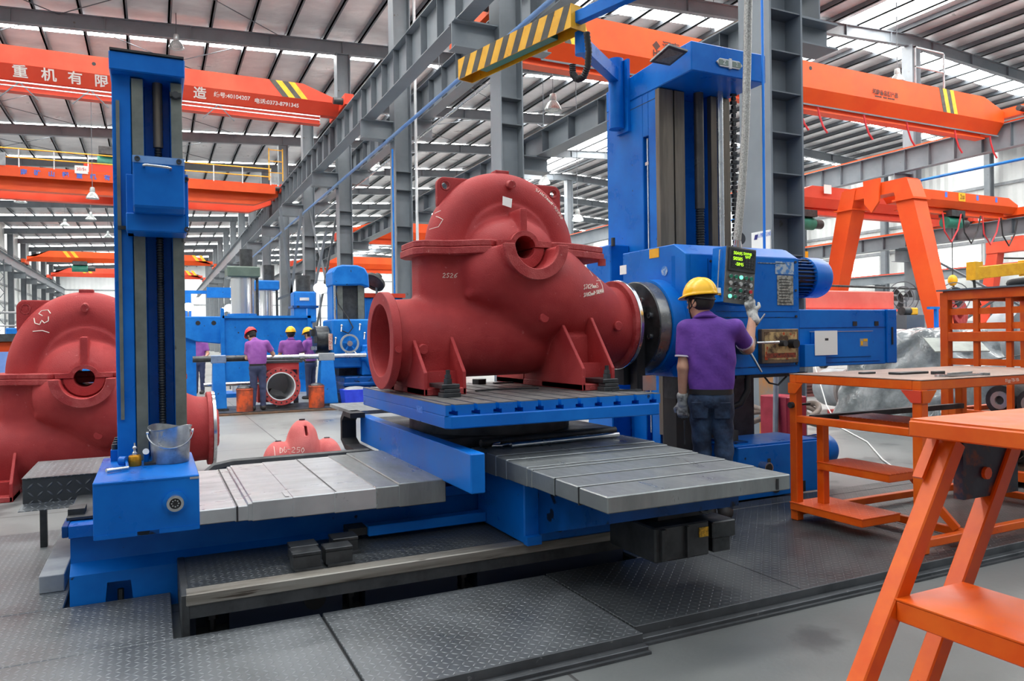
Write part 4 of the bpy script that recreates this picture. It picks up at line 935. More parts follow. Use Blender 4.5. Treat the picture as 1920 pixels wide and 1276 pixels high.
# floodlight on the cap
_c = [Vector(p) for p in ((3.91, 5.289, 3.783), (4.068, 5.212, 3.748), (4.114, 5.024, 3.813), (3.968, 5.095, 3.87))]
_nn = (_c[1]-_c[0]).cross(_c[3]-_c[0]).normalized(); _nn = _nn if _nn.y < 0 else -_nn
_cm = sum(_c, Vector())/4
fl = part('floodlight', MB().hexa([p for p in _c]+[p-_nn*0.035 for p in _c]), DARKSTEEL, mc, label='dark grey floodlight', bevel=0.004)
part('lens', MB().hexa([_cm+(p-_cm)*0.74+_nn*0.003 for p in _c]+[_cm+(p-_cm)*0.74-_nn*0.01 for p in _c]), mat('lamp_lens', lin(112, 112, 108), lin(90, 92, 90), 0.3, scale=30), fl)
part('lamp_arm', MB().tube([_cm-_nn*0.03, _cm-_nn*0.08+Vector((0.05, 0.02, 0.02)), Vector((4.22, 5.25, 3.90))], 0.014, 8), IRON, fl)

# cable boom carried by the column
bm = thing('cable_boom', 'blue cable boom with a yellow and black striped end box above the pump', 'boom', (4.1, 6.1, 3.4))
part('pivot_tube', MB().cyl((4.12, 6.12, 3.44), (4.12, 6.12, 4.12), 0.075, n=24), BLUE, bm, smooth=40)
part('mount_plate', MB().box(4.17, 4.20, 6.0, 6.2, 3.40, 4.10), BLUE, bm)
part('swing_arm', MB().prism([(6.12, 4.0), (5.95, 4.06), (5.55, 4.06), (5.55, 3.94), (6.12, 3.84)], 'x', -0.05, 0.05), BLUE, bm)
bm_arm = bm.children[-1]; bm_arm.location = (0, 0, 0)
P0 = Vector((2.9, 7.03, 4.13)); P1 = Vector((3.30, 5.46, 4.13)); P2 = Vector((4.22, 2.2, 4.13))
dir_ = (P1-P0).normalized()
A = Vector((4.12, 6.12, 3.95)); Bp = Vector((3.38, 5.55, 3.95))
bm_arm.data = MB().bar(A, Bp, 0.09, 0.12).cyl(Bp-Vector((0, 0, 0.09)), Bp+Vector((0, 0, 0.10)), 0.055, n=16).mesh('swing_arm', ROOT[bm.name]); bm_arm.data.materials.append(BLUE)
part('boom_tube', MB().bar(P1-dir_*0.03, P2, 0.075, 0.10), BLUE, bm, bevel=0.004)
ax = dir_.cross(Vector((0, 0, 1))).normalized()      # across the boom
sbx = MB(); w, h, t_ = 0.085, 0.10, 0.008
for s in (-1, 1): sbx.bar(P0+ax*s*w, P1+ax*s*w, t_, 2*h)
sbx.bar(P0+Vector((0, 0, h)), P1+Vector((0, 0, h)), 2*w, t_); sbx.bar(P1, P1-dir_*0.01, 2*w, 2*h); sbx.bar(P0, P0+dir_*0.01, 2*w, 2*h)
sx = part('striped_box', sbx, YELLOW, bm, label='yellow and black hazard-striped trough')
L_ = (P1-P0).length; side = [s for s in (-1, 1) if (ax*s).y*-1+(ax*s).x*-0.6 > 0][0]
nst = 8
for i in range(nst):
    a0 = L_*(i+0.1)/nst; a1 = L_*(i+0.55)/nst; le = 0.10
    q = [P0+dir_*(a0)+Vector((0, 0, -h)), P0+dir_*(a1)+Vector((0, 0, -h)), P0+dir_*min(L_, a1+le)+Vector((0, 0, h)), P0+dir_*min(L_, a0+le)+Vector((0, 0, h))]
    o1 = ax*side*(w+t_/2); o2 = ax*side*(w+t_/2+0.002)
    part('black_stripe', MB().hexa([q[0]+o1, q[1]+o1, q[2]+o1, q[3]+o1, q[0]+o2, q[1]+o2, q[2]+o2, q[3]+o2]), HATCHB, sx)
part('lamp_tube', MB().bar(P0+dir_*0.3-Vector((0, 0, 0.06)), P1-dir_*0.3-Vector((0, 0, 0.06)), 0.09, 0.04), GREEN, sx)
hs = [Vector(p) for p in ((3.236, 5.225, 3.911), (3.261, 5.235, 3.766), (3.267, 5.265, 3.645), (3.260, 5.323, 3.575), (3.237, 5.389, 3.575), (3.231, 5.448, 3.642), (3.229, 5.450, 3.724))]
part('corrugated_hose', MB().tube([hs[min(int(t*6/60), 5)].lerp(hs[min(int(t*6/60), 5)+1], (t*6/60) % 1) for t in range(60)], [0.030 if t % 2 else 0.024 for t in range(60)], 12), BLACK, bm, smooth=50)
CONDUIT = mat('braided_steel_conduit', lin(172, 172, 168), lin(132, 132, 128), 0.4, 0.6, scale=90, bump=0.5, bscale=160)
tip = P1+(P2-P1)*0.45
cpts = [Vector((4.22, 4.42, 4.13)), Vector((4.20, 4.42, 3.6)), Vector((4.17, 4.42, 3.0)), Vector((4.12, 4.42, 2.5)), Vector((4.08, 4.43, 2.14))]
part('hanging_conduit', MB().tube([tip, (tip+cpts[0])/2+Vector((0, 0, 0.15))]+cpts, 0.031, 12), CONDUIT, bm, smooth=50)
single('air_hose', 'thin bright blue air hose hanging in front of the big grey column', 'hose', MB().tube([(4.95, 5.02, 4.9), (4.95, 5.02, 3.5), (4.94, 5.02, 2.14)], 0.012, 8), mat('blue_hose', lin(30, 130, 230), None, 0.35), smooth=50)

# ================================================================== headstock
hd = thing('headstock', 'big blue boring machine headstock with faceplate, finned motor and control plate', 'headstock', (4.4, 5.0, 1.08))
part('housing', MB().prism([(4.65, 1.08), (4.65, 2.055), (4.80, 2.145), (5.52, 2.145), (5.52, 1.08)], 'x', 3.76, 4.94), BLUE, hd, bevel=0.006)
part('corner_chamfer', MB().prism([(3.75, 4.82), (3.80, 4.645), (4.0, 4.645), (4.0, 4.82)], 'z', 1.09, 2.05), BLUE, hd)
part('end_plate', MB().prism([(4.66, 1.085), (4.66, 2.05), (4.80, 2.14), (5.5, 2.14), (5.5, 1.085)], 'x', 4.94, 4.968), BLUE, hd)
part('top_cover', MB().box(3.95, 4.80, 4.95, 5.5, 2.145, 2.165), mat('lit_top_blue', lin(120, 160, 206), lin(96, 138, 192), 0.35, scale=4), hd)  # paler blue paints in the light on the headstock top
part('seam', MB().box(4.05, 4.94, 4.647, 4.65, 1.55, 1.556).box(4.05, 4.94, 4.647, 4.65, 1.60, 1.604).box(4.0, 4.94, 4.646, 4.65, 1.14, 1.146).box(3.97, 3.975, 4.643, 4.65, 1.15, 2.02), BLUE_D, hd)
for x, z in ((4.92, 2.02), (4.92, 1.78), (4.92, 1.56), (4.92, 1.35), (4.92, 1.16), (4.0, 2.0), (4.93, 1.23)): part('screw', MB().cyl((x, 4.652, z), (x, 4.640, z), 0.011, n=10), IRON, hd)
# faceplate on the spindle
fc = (5.03, 1.49)
fp = part('faceplate', MB().cyl((3.52, *fc), (3.635, *fc), 0.362, n=64), DARKSTEEL, hd, smooth=30, bevel=0.006)
part('faceplate_rim', MB().ring((3.528, *fc), (3.63, *fc), 0.3645, 0.34, 64), mat('polished_rim', lin(150, 150, 148), lin(110, 110, 108), 0.28, 0.8, scale=3), fp, smooth=40)
part('spindle_ring', MB().cyl((3.635, *fc), (3.76, *fc), 0.385, n=64), BLUE, hd, smooth=30)
for ang in (20, -20, 60, -60, 115, -115):
    t_ = math.radians(ang); y = fc[0]-0.24*math.cos(t_); z = fc[1]+0.24*math.sin(t_)
    part('socket_bolt', MB().ring((3.52, y, z), (3.508, y, z), 0.022, 0.011, 14), CHROME, fp)
part('tool_slide', MB().box(3.44, 3.52, 4.87, 4.97, 0.94, 1.64), BLACK, fp, bevel=0.004)
part('slide_lug', MB().box(3.40, 3.52, 4.86, 5.0, 1.60, 1.645), IRON, fp)
part('tool_post', MB().box(3.47, 3.60, 4.84, 4.90, 0.98, 1.10), CHROME, fp)
part('tool_holder', MB().box(3.40, 3.50, 5.0, 5.2, 1.02, 1.30), BLACK, fp)
# plates and gauges
def plate(x, z, w, h, m, lab=None, d=0.006, y=4.65): return part('name_plate', MB().box(x, x+w, y-d, y, z, z+h), m, hd, label=lab)
PL1 = mat('blue_silver_plate', lin(70, 130, 196), lin(176, 190, 200), 0.4, 0.3, scale=26, lo=0.45, hi=0.55)
PL2 = mat('scratched_plate', lin(166, 166, 158), lin(110, 112, 106), 0.5, 0.3, scale=40, lo=0.45, hi=0.55)
plate(4.69, 1.915, 0.21, 0.105, PL1, 'blue and silver name plate'); plate(4.71, 1.655, 0.18, 0.25, PL2, 'scratched grey instruction plate')
for i in range(9): part('plate_line', MB().box(4.73, 4.87-0.02*(i % 3), 4.642, 4.644, 1.675+0.024*i, 1.681+0.024*i), IRON, hd)
plate(4.50, 2.0, 0.30, 0.006, PL2, None)
part('side_plate', MB().box(3.755, 3.76, 5.46, 5.56, 1.96, 2.04), PAPER, hd)
part('side_plate', MB().box(3.755, 3.76, 4.99, 5.12, 2.06, 2.135), YELLOW, hd)
part('side_plate', MB().cyl((3.755, 4.92, 1.94), (3.76, 4.92, 1.94), 0.04, n=20), PL1, hd)
cp = part('control_plate', MB().box(4.49, 4.90, 4.60, 4.65, 1.17, 1.455), mat('rusty_frame', lin(120, 100, 80), lin(84, 76, 68), 0.5, 0.3, scale=14), hd, bevel=0.006, label='rust-stained control plate')
part('control_face', MB().box(4.515, 4.875, 4.597, 4.60, 1.20, 1.43), mat('stained_control_face', lin(196, 168, 116), lin(84, 62, 44), 0.5, 0.1, scale=9, lo=0.42, hi=0.58, c3=lin(176, 64, 20), s3=14, t3=0.6), cp)
part('red_strip', MB().box(4.53, 4.86, 4.5955, 4.597, 1.215, 1.255), mat('dull_red_print', lin(150, 60, 36), lin(70, 50, 40), 0.6, scale=50), cp)
part('lever', MB().cyl((4.36, 4.53, 1.345), (4.62, 4.55, 1.345), 0.010, 0.013, n=10), CHROME, cp, smooth=40)
part('knob', MB().cyl((4.69, 4.60, 1.335), (4.69, 4.54, 1.335), 0.025, n=16), IRON, cp, smooth=40)
part('knob', MB().cyl((4.80, 4.60, 1.33), (4.80, 4.53, 1.33), 0.038, n=18), BLACK, cp, smooth=40)
hw = part('feed_dial', MB().cyl((4.25, 4.65, 1.355), (4.25, 4.52, 1.355), 0.10, 0.105, n=32), IRON, hd, smooth=40)
part('dial_face', MB().cyl((4.25, 4.52, 1.355), (4.25, 4.515, 1.355), 0.088, n=32), COVER, hw)
for ang in (-65, 175, 55):
    t_ = math.radians(ang); part('star_handle', MB().cyl((4.25+0.09*math.cos(t_), 4.53, 1.355+0.09*math.sin(t_)), (4.25+0.27*math.cos(t_), 4.48, 1.355+0.27*math.sin(t_)), 0.012, 0.007, n=10), CHROME, hw, smooth=40)
part('gauge', MB().cyl((4.52, 4.9, 2.23), (4.52, 4.86, 2.23), 0.05, n=20).cyl((4.52, 4.88, 2.14), (4.52, 4.88, 2.2), 0.01, n=8), IRON, hd, smooth=40)
# finned motor on the right
mo = part('motor', MB().cyl((4.97, 5.05, 1.93), (5.46, 5.05, 1.93), 0.155, n=40), mat('black_motor', lin(20, 26, 44), None, 0.4), hd, smooth=40)
fin = MB()
for i in range(30):
    t_ = 2*math.pi*i/30; c1, s1 = math.cos(t_), math.sin(t_)
    fin.bar((4.98, 5.05+0.165*c1, 1.93+0.165*s1), (5.46, 5.05+0.165*c1, 1.93+0.165*s1), 0.008, 0.03, (0, c1, s1))
part('cooling_fins', fin, BLUE_D, mo)
part('fan_cowl', MB().lathe([(0.17, 5.42), (0.187, 5.43), (0.187, 5.60), (0.175, 5.635), (0.13, 5.65), (0.01, 5.652)], (0, 5.05, 1.93), ax='x', n=40), BLUE, mo, smooth=35)
# spindle extension box
ex = part('ram_box', MB().box(4.968, 6.05, 4.66, 5.35, 1.125, 1.62), BLUE, hd, bevel=0.006)
part('ram_end', MB().box(6.05, 6.18, 4.64, 5.37, 1.13, 1.625), BLUE, ex, bevel=0.008)
part('ram_seam', MB().box(4.968, 6.05, 4.655, 4.66, 1.46, 1.464).box(5.0, 5.96, 4.655, 4.66, 1.155, 1.159), BLUE_D, ex)
part('ram_panel', MB().box(5.10, 5.85, 4.652, 4.66, 1.20, 1.425), BLUE, ex, bevel=0.002)
part('panel_trim', MB().box(5.08, 5.87, 4.648, 4.652, 1.425, 1.43), COVER, ex)
part('ram_bracket', MB().prism([(4.97, 1.13), (5.22, 1.13), (5.22, 1.26), (5.17, 1.32), (4.97, 1.32)], 'y', 4.60, 4.66), BLUE, ex, bevel=0.003)
part('paper_sheet', MB().box(5.08, 5.35, 4.594, 4.597, 1.225, 1.435), PAPER, ex)
part('paper_note', MB().box(5.20, 5.24, 4.593, 4.594, 1.35, 1.37), IRON, ex)
for x in (5.62, 5.90): part('square_hole', MB().box(x, x+0.05, 4.653, 4.66, 1.475, 1.515), BLACK, ex)
part('caution_label', MB().box(5.70, 5.80, 4.650, 4.652, 1.29, 1.36), GREY_LT, ex); part('caution_mark', MB().box(5.745, 5.795, 4.648, 4.65, 1.335, 1.358).box(5.71, 5.735, 4.648, 4.65, 1.30, 1.34), YELLOW, ex)
for x in (6.07, ): part('cable_clip', MB().box(6.10, 6.115, 4.63, 4.64, 1.3, 1.46), BLACK, ex)
part('under_hose', MB().tube([(4.42, 4.7, 1.08), (4.42, 4.7, 0.95), (4.36, 4.72, 0.84), (4.25, 4.8, 0.78), (4.15, 4.95, 0.8)], 0.026, 10), BLACK, hd, smooth=50)
part('under_cable', MB().tube([(4.6, 4.72, 1.08), (4.68, 4.72, 1.0), (4.78, 4.72, 0.98), (4.88, 4.72, 1.05)], 0.008, 6), BLACK, hd, smooth=50)
part('lower_rail', MB().box(4.3, 5.1, 4.7, 4.78, 1.05, 1.08), IRON, hd)
part('drip_plate', MB().box(3.80, 4.0, 4.75, 5.0, 0.9, 1.08), IRON, hd)

# ================================================================== control pendant
pd = thing('control_pendant', 'grey control pendant with green screen digits and rows of buttons', 'control panel', (4.09, 4.42, 1.65))
PM = Matrix.Translation((4.09, 4.42, 1.865)) @ Matrix.Rotation(math.radians(5), 4, 'Y')
def pbox(x0_, x1_, y0_, y1_, z0_, z1_):
    mb = MB().box(x0_, x1_, y0_, y1_, z0_, z1_); mb.v = [tuple(PM @ Vector(p)) for p in mb.v]; return mb
def pcyl(x, z, r, y0_, y1_, n=16):
    mb = MB().cyl((x, y0_, z), (x, y1_, z), r, n=n); mb.v = [tuple(PM @ Vector(p)) for p in mb.v]; return mb
part('housing', pbox(-0.145, 0.145, 0.0, 0.16, -0.215, 0.218), BLUE, pd, bevel=0.006)
fa = part('front_plate', pbox(-0.147, 0.147, -0.008, 0.0, -0.217, 0.22), mat('brushed_panel', lin(120, 120, 116), lin(94, 94, 92), 0.4, 0.5, scale=8), pd)
part('screen_bezel', pbox(-0.128, 0.14, -0.022, -0.008, 0.03, 0.212), IRON, pd, bevel=0.004)
sc_ = part('screen', pbox(-0.105, 0.118, -0.025, -0.022, 0.055, 0.19), mat('dark_screen', lin(30, 34, 32), lin(44, 48, 46), 0.25, scale=30), pd)
DIG = mat('lit_green_digits', lin(150, 220, 40), None, 0.5, emit=lin(170, 240, 40), estr=1.6)
R3 = PM.to_3x3(); RX = tuple(tuple(R3 @ Vector(v)) for v in FACE_NY)
for s, x, z, sz in (('50A95', -0.05, 0.168, 0.034), ('SWM8', 0.045, 0.172, 0.03), ('SI0S85', -0.048, 0.126, 0.036), ('%M7', 0.05, 0.148, 0.028), ('-SIM5', -0.03, 0.085, 0.036)): text(s, sz, DIG, sc_, tuple(PM @ Vector((x, -0.027, z))), RX, 'screen_digits')
for i in range(3):
    for j in range(4): part('key', pbox(0.03+0.028*i, 0.05+0.028*i, -0.027, -0.025, 0.065+0.02*j, 0.078+0.02*j), IRON, sc_)
BTG = mat('green_button', lin(20, 120, 90), None, 0.35); BTL = mat('lit_green_button', lin(120, 240, 190), None, 0.35, emit=lin(90, 240, 170), estr=1.5); BTR = mat('red_button', lin(190, 40, 50), None, 0.35); BTW = mat('metal_button', lin(190, 190, 186), None, 0.3, 0.3)
bt = [[BTG, BTG, BTL, BTG, BTG], [BTW, IRON, BTW, IRON, BTW], [BTG, IRON, BTG, IRON, BTR], [BTL, BTG, IRON, IRON, BTW]]
for r_ in range(4):
    for q in range(5):
        x = -0.10+0.051*q; z = -0.012-0.051*r_
        o = part('button_collar', pcyl(x, z, 0.0185, -0.018, -0.008), CHROME, pd, smooth=40); part('button', pcyl(x, z, 0.0145, -0.024 if bt[r_][q] is not IRON else -0.03, -0.017), bt[r_][q], o, smooth=40)
part('side_rod', MB().tube([PM @ Vector(p) for p in ((-0.15, 0.05, 0.19), (-0.165, 0.05, 0.19), (-0.165, 0.05, -0.15))], 0.005, 6), CHROME, pd)
part('conduit_gland', MB().cyl((4.10, 4.45, 2.075), (4.085, 4.43, 2.15), 0.038, 0.026, n=14), CHROME, pd, smooth=40)
part('latch', pbox(-0.165, -0.145, 0.03, 0.05, -0.16, -0.145), YELLOW, pd)

# hydraulic unit at the column foot
hy = thing('hydraulic_unit', 'low blue hydraulic unit with a finned motor at the column foot', 'pump unit', (4.7, 4.9, 0.07))
part('tank', MB().box(4.22, 5.15, 4.60, 5.08, 0.075, 0.50), BLUE, hy, bevel=0.006)
part('lid', MB().box(4.20, 5.13, 4.62, 5.09, 0.50, 0.515), BLUE, hy, bevel=0.003)
part('lid_plate', MB().box(4.25, 4.42, 4.70, 5.0, 0.515, 0.53), BLUE_D, hy)
part('valve_box', MB().box(4.26, 4.36, 4.75, 4.9, 0.53, 0.62), IRON, hy)
ff = part('filler', MB().cyl((4.47, 4.60, 0.33), (4.47, 4.52, 0.33), 0.045, n=20), CHROME, hy, smooth=40); part('filler_hole', MB().cyl((4.47, 4.522, 0.33), (4.47, 4.515, 0.33), 0.034, n=18), BLACK, ff)
part('sight_glass', MB().box(4.53, 4.56, 4.595, 4.60, 0.29, 0.39), IRON, hy)
part('foot_hole', MB().box(4.80, 4.95, 4.594, 4.60, 0.08, 0.17), BLACK, hy); part('drain_hole', MB().cyl((4.62, 4.60, 0.15), (4.62, 4.594, 0.15), 0.05, n=18), BLACK, hy)
mo = part('motor', MB().cyl((5.15, 4.85, 0.36), (5.38, 4.85, 0.36), 0.12, n=32), mat('dark_motor', lin(20, 34, 60), None, 0.4), hy, smooth=40)
fin = MB()
for i in range(24):
    t_ = 2*math.pi*i/24; c1, s1 = math.cos(t_), math.sin(t_)
    fin.bar((5.16, 4.85+0.128*c1, 0.36+0.128*s1), (5.38, 4.85+0.128*c1, 0.36+0.128*s1), 0.007, 0.026, (0, c1, s1))
part('cooling_fins', fin, BLUE_D, mo); part('fan_cowl', MB().lathe([(0.13, 5.36), (0.146, 5.37), (0.146, 5.47), (0.13, 5.50), (0.01, 5.505)], (0, 4.85, 0.36), ax='x', n=32), BLUE, mo, smooth=35)
# ================================================================== red split-case pump castings
from mathutils.bvhtree import BVHTree
ZS = 0.995                       # shaft height above the feet
def pump_upper(P):
    x, y, z = P
    a = s_tor(P, 'y', (0, 0, ZS), 0.425, 0.166)
    a = smin(a, s_cyl(P, 'y', (0, 0, ZS), 0.42, -0.10, 0.10), 0.05)
    a = smin(a, s_cyl(P, 'y', (0, 0, ZS), 0.335, -0.17, 0.17), 0.04)
    a = smin(a, s_ell(P, (0.0, 0, ZS), (0.385, 0.40, 0.275)), 0.012)
    a = smin(a, s_cyl(P, 'y', (0, 0, ZS), 0.115, -0.365, 0.365), 0.02)
    a = smin(a, np.maximum(s_box(P, (0, -0.29, ZS+0.17), (0.030, 0.10, 0.105), 0.006), -1), 0.015)
    a = smin(a, s_box(P, (0, 0.29, ZS+0.17), (0.030, 0.10, 0.105), 0.006), 0.015)
    a = np.maximum(a, (ZS+0.002)-z)
    return sub(a, s_cyl(P, 'y', (0, 0, ZS), 0.078, -0.6, 0.6))
def pump_lower(P):
    x, y, z = P
    Pm = (x, np.abs(y), z)
    a = s_tor(P, 'y', (0, 0, ZS), 0.40, 0.17)
    a = smin(a, s_box(P, (-0.37, 0, 0.70), (0.30, 0.175, 0.36), 0.12), 0.05)
    a = smin(a, s_cap(P, (-0.80, 0, 0.358), (0.15, 0, 0.40), 0.278, 0.31), 0.05)
    a = smin(a, s_cyl(P, 'x', (0, 0, 0.358), 0.278, -0.93, -0.4), 0.03)
    a = smin(a, s_cap(Pm, (0.82, 0.0, 0.454), (0.22, 0.20, 0.70), 0.30, 0.355), 0.05)
    a = smin(a, s_cap(Pm, (0.22, 0.20, 0.70), (-0.10, 0.20, 0.84), 0.33, 0.30), 0.08)
    a = smin(a, s_ell(P, (0, 0, ZS-0.03), (0.38, 0.46, 0.36)), 0.04)
    a = smin(a, s_cyl(P, 'x', (0, 0, 0.454), 0.305, 0.75, 1.02), 0.03)
    a = smin(a, s_cyl(P, 'y', (0, 0, ZS), 0.235, -0.575, 0.575), 0.03)
    # rib that runs from the bearing bracket down to the left
    a = smin(a, s_cap(Pm, (-0.12, 0.47, ZS-0.17), (-0.36, 0.24, ZS-0.33), 0.022, 0.012), 0.06)
    # feet
    a = smin(a, s_box(P, (-0.645, 0, 0.15), (0.14, 0.27, 0.15), 0.015), 0.03)
    a = smin(a, s_box(P, (0.38, 0, 0.19), (0.125, 0.42, 0.19), 0.015), 0.03)
    a = np.maximum(a, z-(ZS-0.002)); a = np.maximum(a, -z)
    a = sub(a, s_cyl(P, 'y', (0, 0, ZS), 0.168, -0.7, -0.37)); a = sub(a, s_cyl(P, 'y', (0, 0, ZS), 0.168, 0.37, 0.7))
    a = sub(a, s_cyl(P, 'y', (0, 0, ZS), 0.078, -0.6, 0.6))
    a = sub(a, s_cyl(P, 'x', (0, 0, 0.358), 0.248, -1.0, -0.15), 0.02)
    a = sub(a, s_box(P, (-0.645, 0, 0), (0.07, 0.5, 0.03)))
    a = sub(a, s_box(P, (0.38, 0, 0), (0.2, 0.3, 0.03)))
    return a
PUMP_M = {}
BOSSY = -0.5
def pump_meshes():
    h = 0.0135
    PUMP_M['upper_casing'] = sdf_mesh('upper_casing', pump_upper, (-0.64, -0.52, ZS-0.03), (0.64, 0.52, 1.62), h, 42)
    PUMP_M['lower_casing'] = sdf_mesh('lower_casing', pump_lower, (-0.97, -0.62, -0.03), (1.06, 0.62, ZS+0.03), h, 42)
    for m in PUMP_M.values(): m.materials.append(RED)
pump_meshes()
_b = BVHTree.FromPolygons([v.co for v in PUMP_M['lower_casing'].vertices], [p.vertices[:] for p in PUMP_M['lower_casing'].polygons]).ray_cast(Vector((0.10, -3, 0.50)), Vector((0, 1, 0)))
BOSSY = _b[0].y if _b[0] else BOSSY
FL = [(-0.73, 0), (-0.725, -0.14), (-0.67, -0.215), (-0.50, -0.245), (-0.42, -0.30), (-0.33, -0.375), (-0.26, -0.40), (-0.215, -0.372), (-0.13, -0.372), (-0.13, -0.12), (0.13, -0.12), (0.13, -0.372), (0.215, -0.372), (0.26, -0.40), (0.36, -0.385), (0.50, -0.345), (0.64, -0.28), (0.745, -0.235), (0.79, -0.14), (0.79, 0)]
FLP = FL+[(x, -y) for x, y in FL[-2:0:-1]]
def pump(label, loc, s=1.0, group='red pump castings', wide=False):
    t = thing('pump_casing', label, 'pump casing', loc, group)
    t.scale = (s, s, s); ROOT[t.name] = Vector((0, 0, 0))
    def ob(n, mb, m=RED, **k): return part(n, mb, m, t, **k)
    up = part('upper_casing', PUMP_M['upper_casing'], None, t); lo = part('lower_casing', PUMP_M['lower_casing'], None, t)
    ob('upper_split_flange', MB().prism(FLP, 'z', ZS+0.001, ZS+0.046), RED_D, bevel=0.006)
    ob('lower_split_flange', MB().prism([(x*1.012, y*1.02) for x, y in FLP], 'z', ZS-0.052, ZS-0.001), RED_D, bevel=0.006)
    ob('bearing_cap_flange', MB().prism([(-0.21, ZS+0.002), (-0.21, ZS+0.042), (-0.125, ZS+0.045)]+[(0.115*math.cos(a), ZS+0.115*math.sin(a)) for a in np.linspace(math.radians(155), math.radians(25), 15)]+[(0.125, ZS+0.045), (0.21, ZS+0.042), (0.21, ZS+0.002), (0.079, ZS+0.002)]+[(0.079*math.cos(a), ZS+0.079*math.sin(a)) for a in np.linspace(math.radians(2), math.radians(178), 17)]+[(-0.079, ZS+0.002)], 'y', -0.405, -0.30), RED_D, bevel=0.004)
    ob('bearing_seat', MB().ring((0, -0.585, ZS), (0, -0.53, ZS), 0.242, 0.165, 40, 0, 180) if 0 else MB().prism([(0.242*math.cos(a), ZS-0.001+0.242*math.sin(a)) for a in np.linspace(math.pi, 2*math.pi, 33)]+[(0.166*math.cos(a), ZS-0.001+0.166*math.sin(a)) for a in np.linspace(2*math.pi, math.pi, 33)], 'y', -0.59, -0.545), RED_D, bevel=0.004)
    ob('gland_plate', MB().prism([(0.155*math.cos(a), ZS+0.155*math.sin(a)) for a in np.linspace(math.pi, 2*math.pi, 21)]+[(0.079*math.cos(a), ZS+0.079*math.sin(a)) for a in np.linspace(2*math.pi, math.pi, 17)], 'y', -0.395, -0.36), RED, bevel=0.003)
    # discharge flange on the left, suction flange on the right
    ob('discharge_flange', MB().ring((-0.935, 0, 0.358), (-0.875, 0, 0.358), 0.336, 0.25, 56), RED, smooth=40, bevel=0.004)
    ob('splitter_vane', MB().box(-0.72, -0.2, -0.012, 0.25, 0.345, 0.368), RED)
    ob('bore_lining', MB().cyl((-0.2, 0, 0.358), (-0.16, 0, 0.358), 0.248, n=32), RED)
    ob('suction_flange', MB().ring((0.965, 0, 0.454), (1.005, 0, 0.454), 0.352, 0.27, 56), RED_D, smooth=40, bevel=0.004)
    ob('machined_face', MB().ring((1.005, 0, 0.454), (1.035, 0, 0.454), 0.358, 0.265, 56), CHROME, smooth=40, bevel=0.003, label='bright freshly turned flange face')
    # lifting lugs
    for sx in (-1, 1):
        a = [(sx*0.20, 1.50), (sx*0.42, 1.525), (sx*0.465, 1.520), (sx*0.495, 1.495), (sx*0.505, 1.44), (sx*0.50, 1.28), (sx*0.3, 1.28)]
        if 'lug%d' % sx not in PUMP_M:
            PUMP_M['lug%d' % sx] = sdf_mesh('lifting_lug', lambda P: sub(np.maximum(np.sqrt(np.maximum(np.abs(P[0]-sx*0.36)-0.085, 0)**2+np.maximum(np.abs(P[2]-1.40)-0.065, 0)**2)-0.06, np.abs(P[1])-0.022), s_cyl(P, 'y', (sx*0.44, 0, 1.465), 0.032, -0.1, 0.1)), (sx*0.36-0.17, -0.04, 1.25), (sx*0.36+0.17, 0.04, 1.56), 0.0075, 40)
            PUMP_M['lug%d' % sx].materials.append(RED)
        lg = part('lifting_lug', PUMP_M['lug%d' % sx], None, t)
        part('hole_rim', MB().ring((sx*0.44, -0.026, 1.465), (sx*0.44, 0.026, 1.465), 0.037, 0.029, 18), RED_D, lg)
    if wide: ob('lug_web', MB().box(-0.47, 0.47, -0.02, 0.02, 1.40, 1.525), RED, bevel=0.004)
    ob('top_pad', MB().box(-0.055, 0.055, -0.05, 0.05, 1.57, 1.602), RED_D, bevel=0.004)
    ob('boss', MB().cyl((0.0, -0.16, 1.475), (0.0, -0.215, 1.465), 0.031, n=20), RED_D, smooth=40, bevel=0.004)
    ob('boss', MB().cyl((0.10, -0.45, 0.50), (0.10, BOSSY-0.014, 0.50), 0.036, n=20), RED, smooth=40, bevel=0.005)
    ob('boss', MB().cyl((-0.725, -0.24, 0.30), (-0.725, -0.325, 0.295), 0.036, n=20), RED, smooth=40, bevel=0.005)
    ob('boss', MB().cyl((-0.905, -0.33, 0.30), (-0.905, -0.347, 0.30), 0.022, n=16), RED, smooth=40)
    ob('boss', MB().cyl((0.80, -0.28, 0.44), (0.80, -0.36, 0.44), 0.036, n=20), RED, smooth=40, bevel=0.005)
    ob('strainer_plug', MB().cyl((0.70, -0.29, ZS-0.1), (0.70, -0.29, ZS-0.05), 0.03, n=12), RED_D)
    # foot pads and ribs
    ob('foot_pad', MB().box(-0.79, -0.50, -0.51, 0.51, 0, 0.045), RED_D, bevel=0.005)
    ob('foot_pad', MB().box(0.25, 0.51, -0.735, 0.66, 0, 0.045), RED_D, bevel=0.005)
    for x0, ex, rise in ((-0.79, 0.51, 0.40), (-0.524, 0.51, 0.43), (0.25, 0.735, 0.45), (0.485, 0.735, 0.50)):
        w = 0.024
        for sg in (-1, 1):
            if sg > 0 and x0 > 0: ex = 0.66
            ob('foot_rib', MB().prism([(sg*ex, 0.0), (sg*ex, 0.15), (sg*(ex-0.27), rise), (sg*0.15, rise), (sg*0.15, 0.0)], 'x', x0, x0+w), RED, bevel=0.004)
    ob('foot_wall', MB().box(-0.77, -0.51, -0.40, -0.26, 0.04, 0.15), RED); ob('foot_wall', MB().box(0.27, 0.49, -0.60, -0.40, 0.04, 0.18), RED)
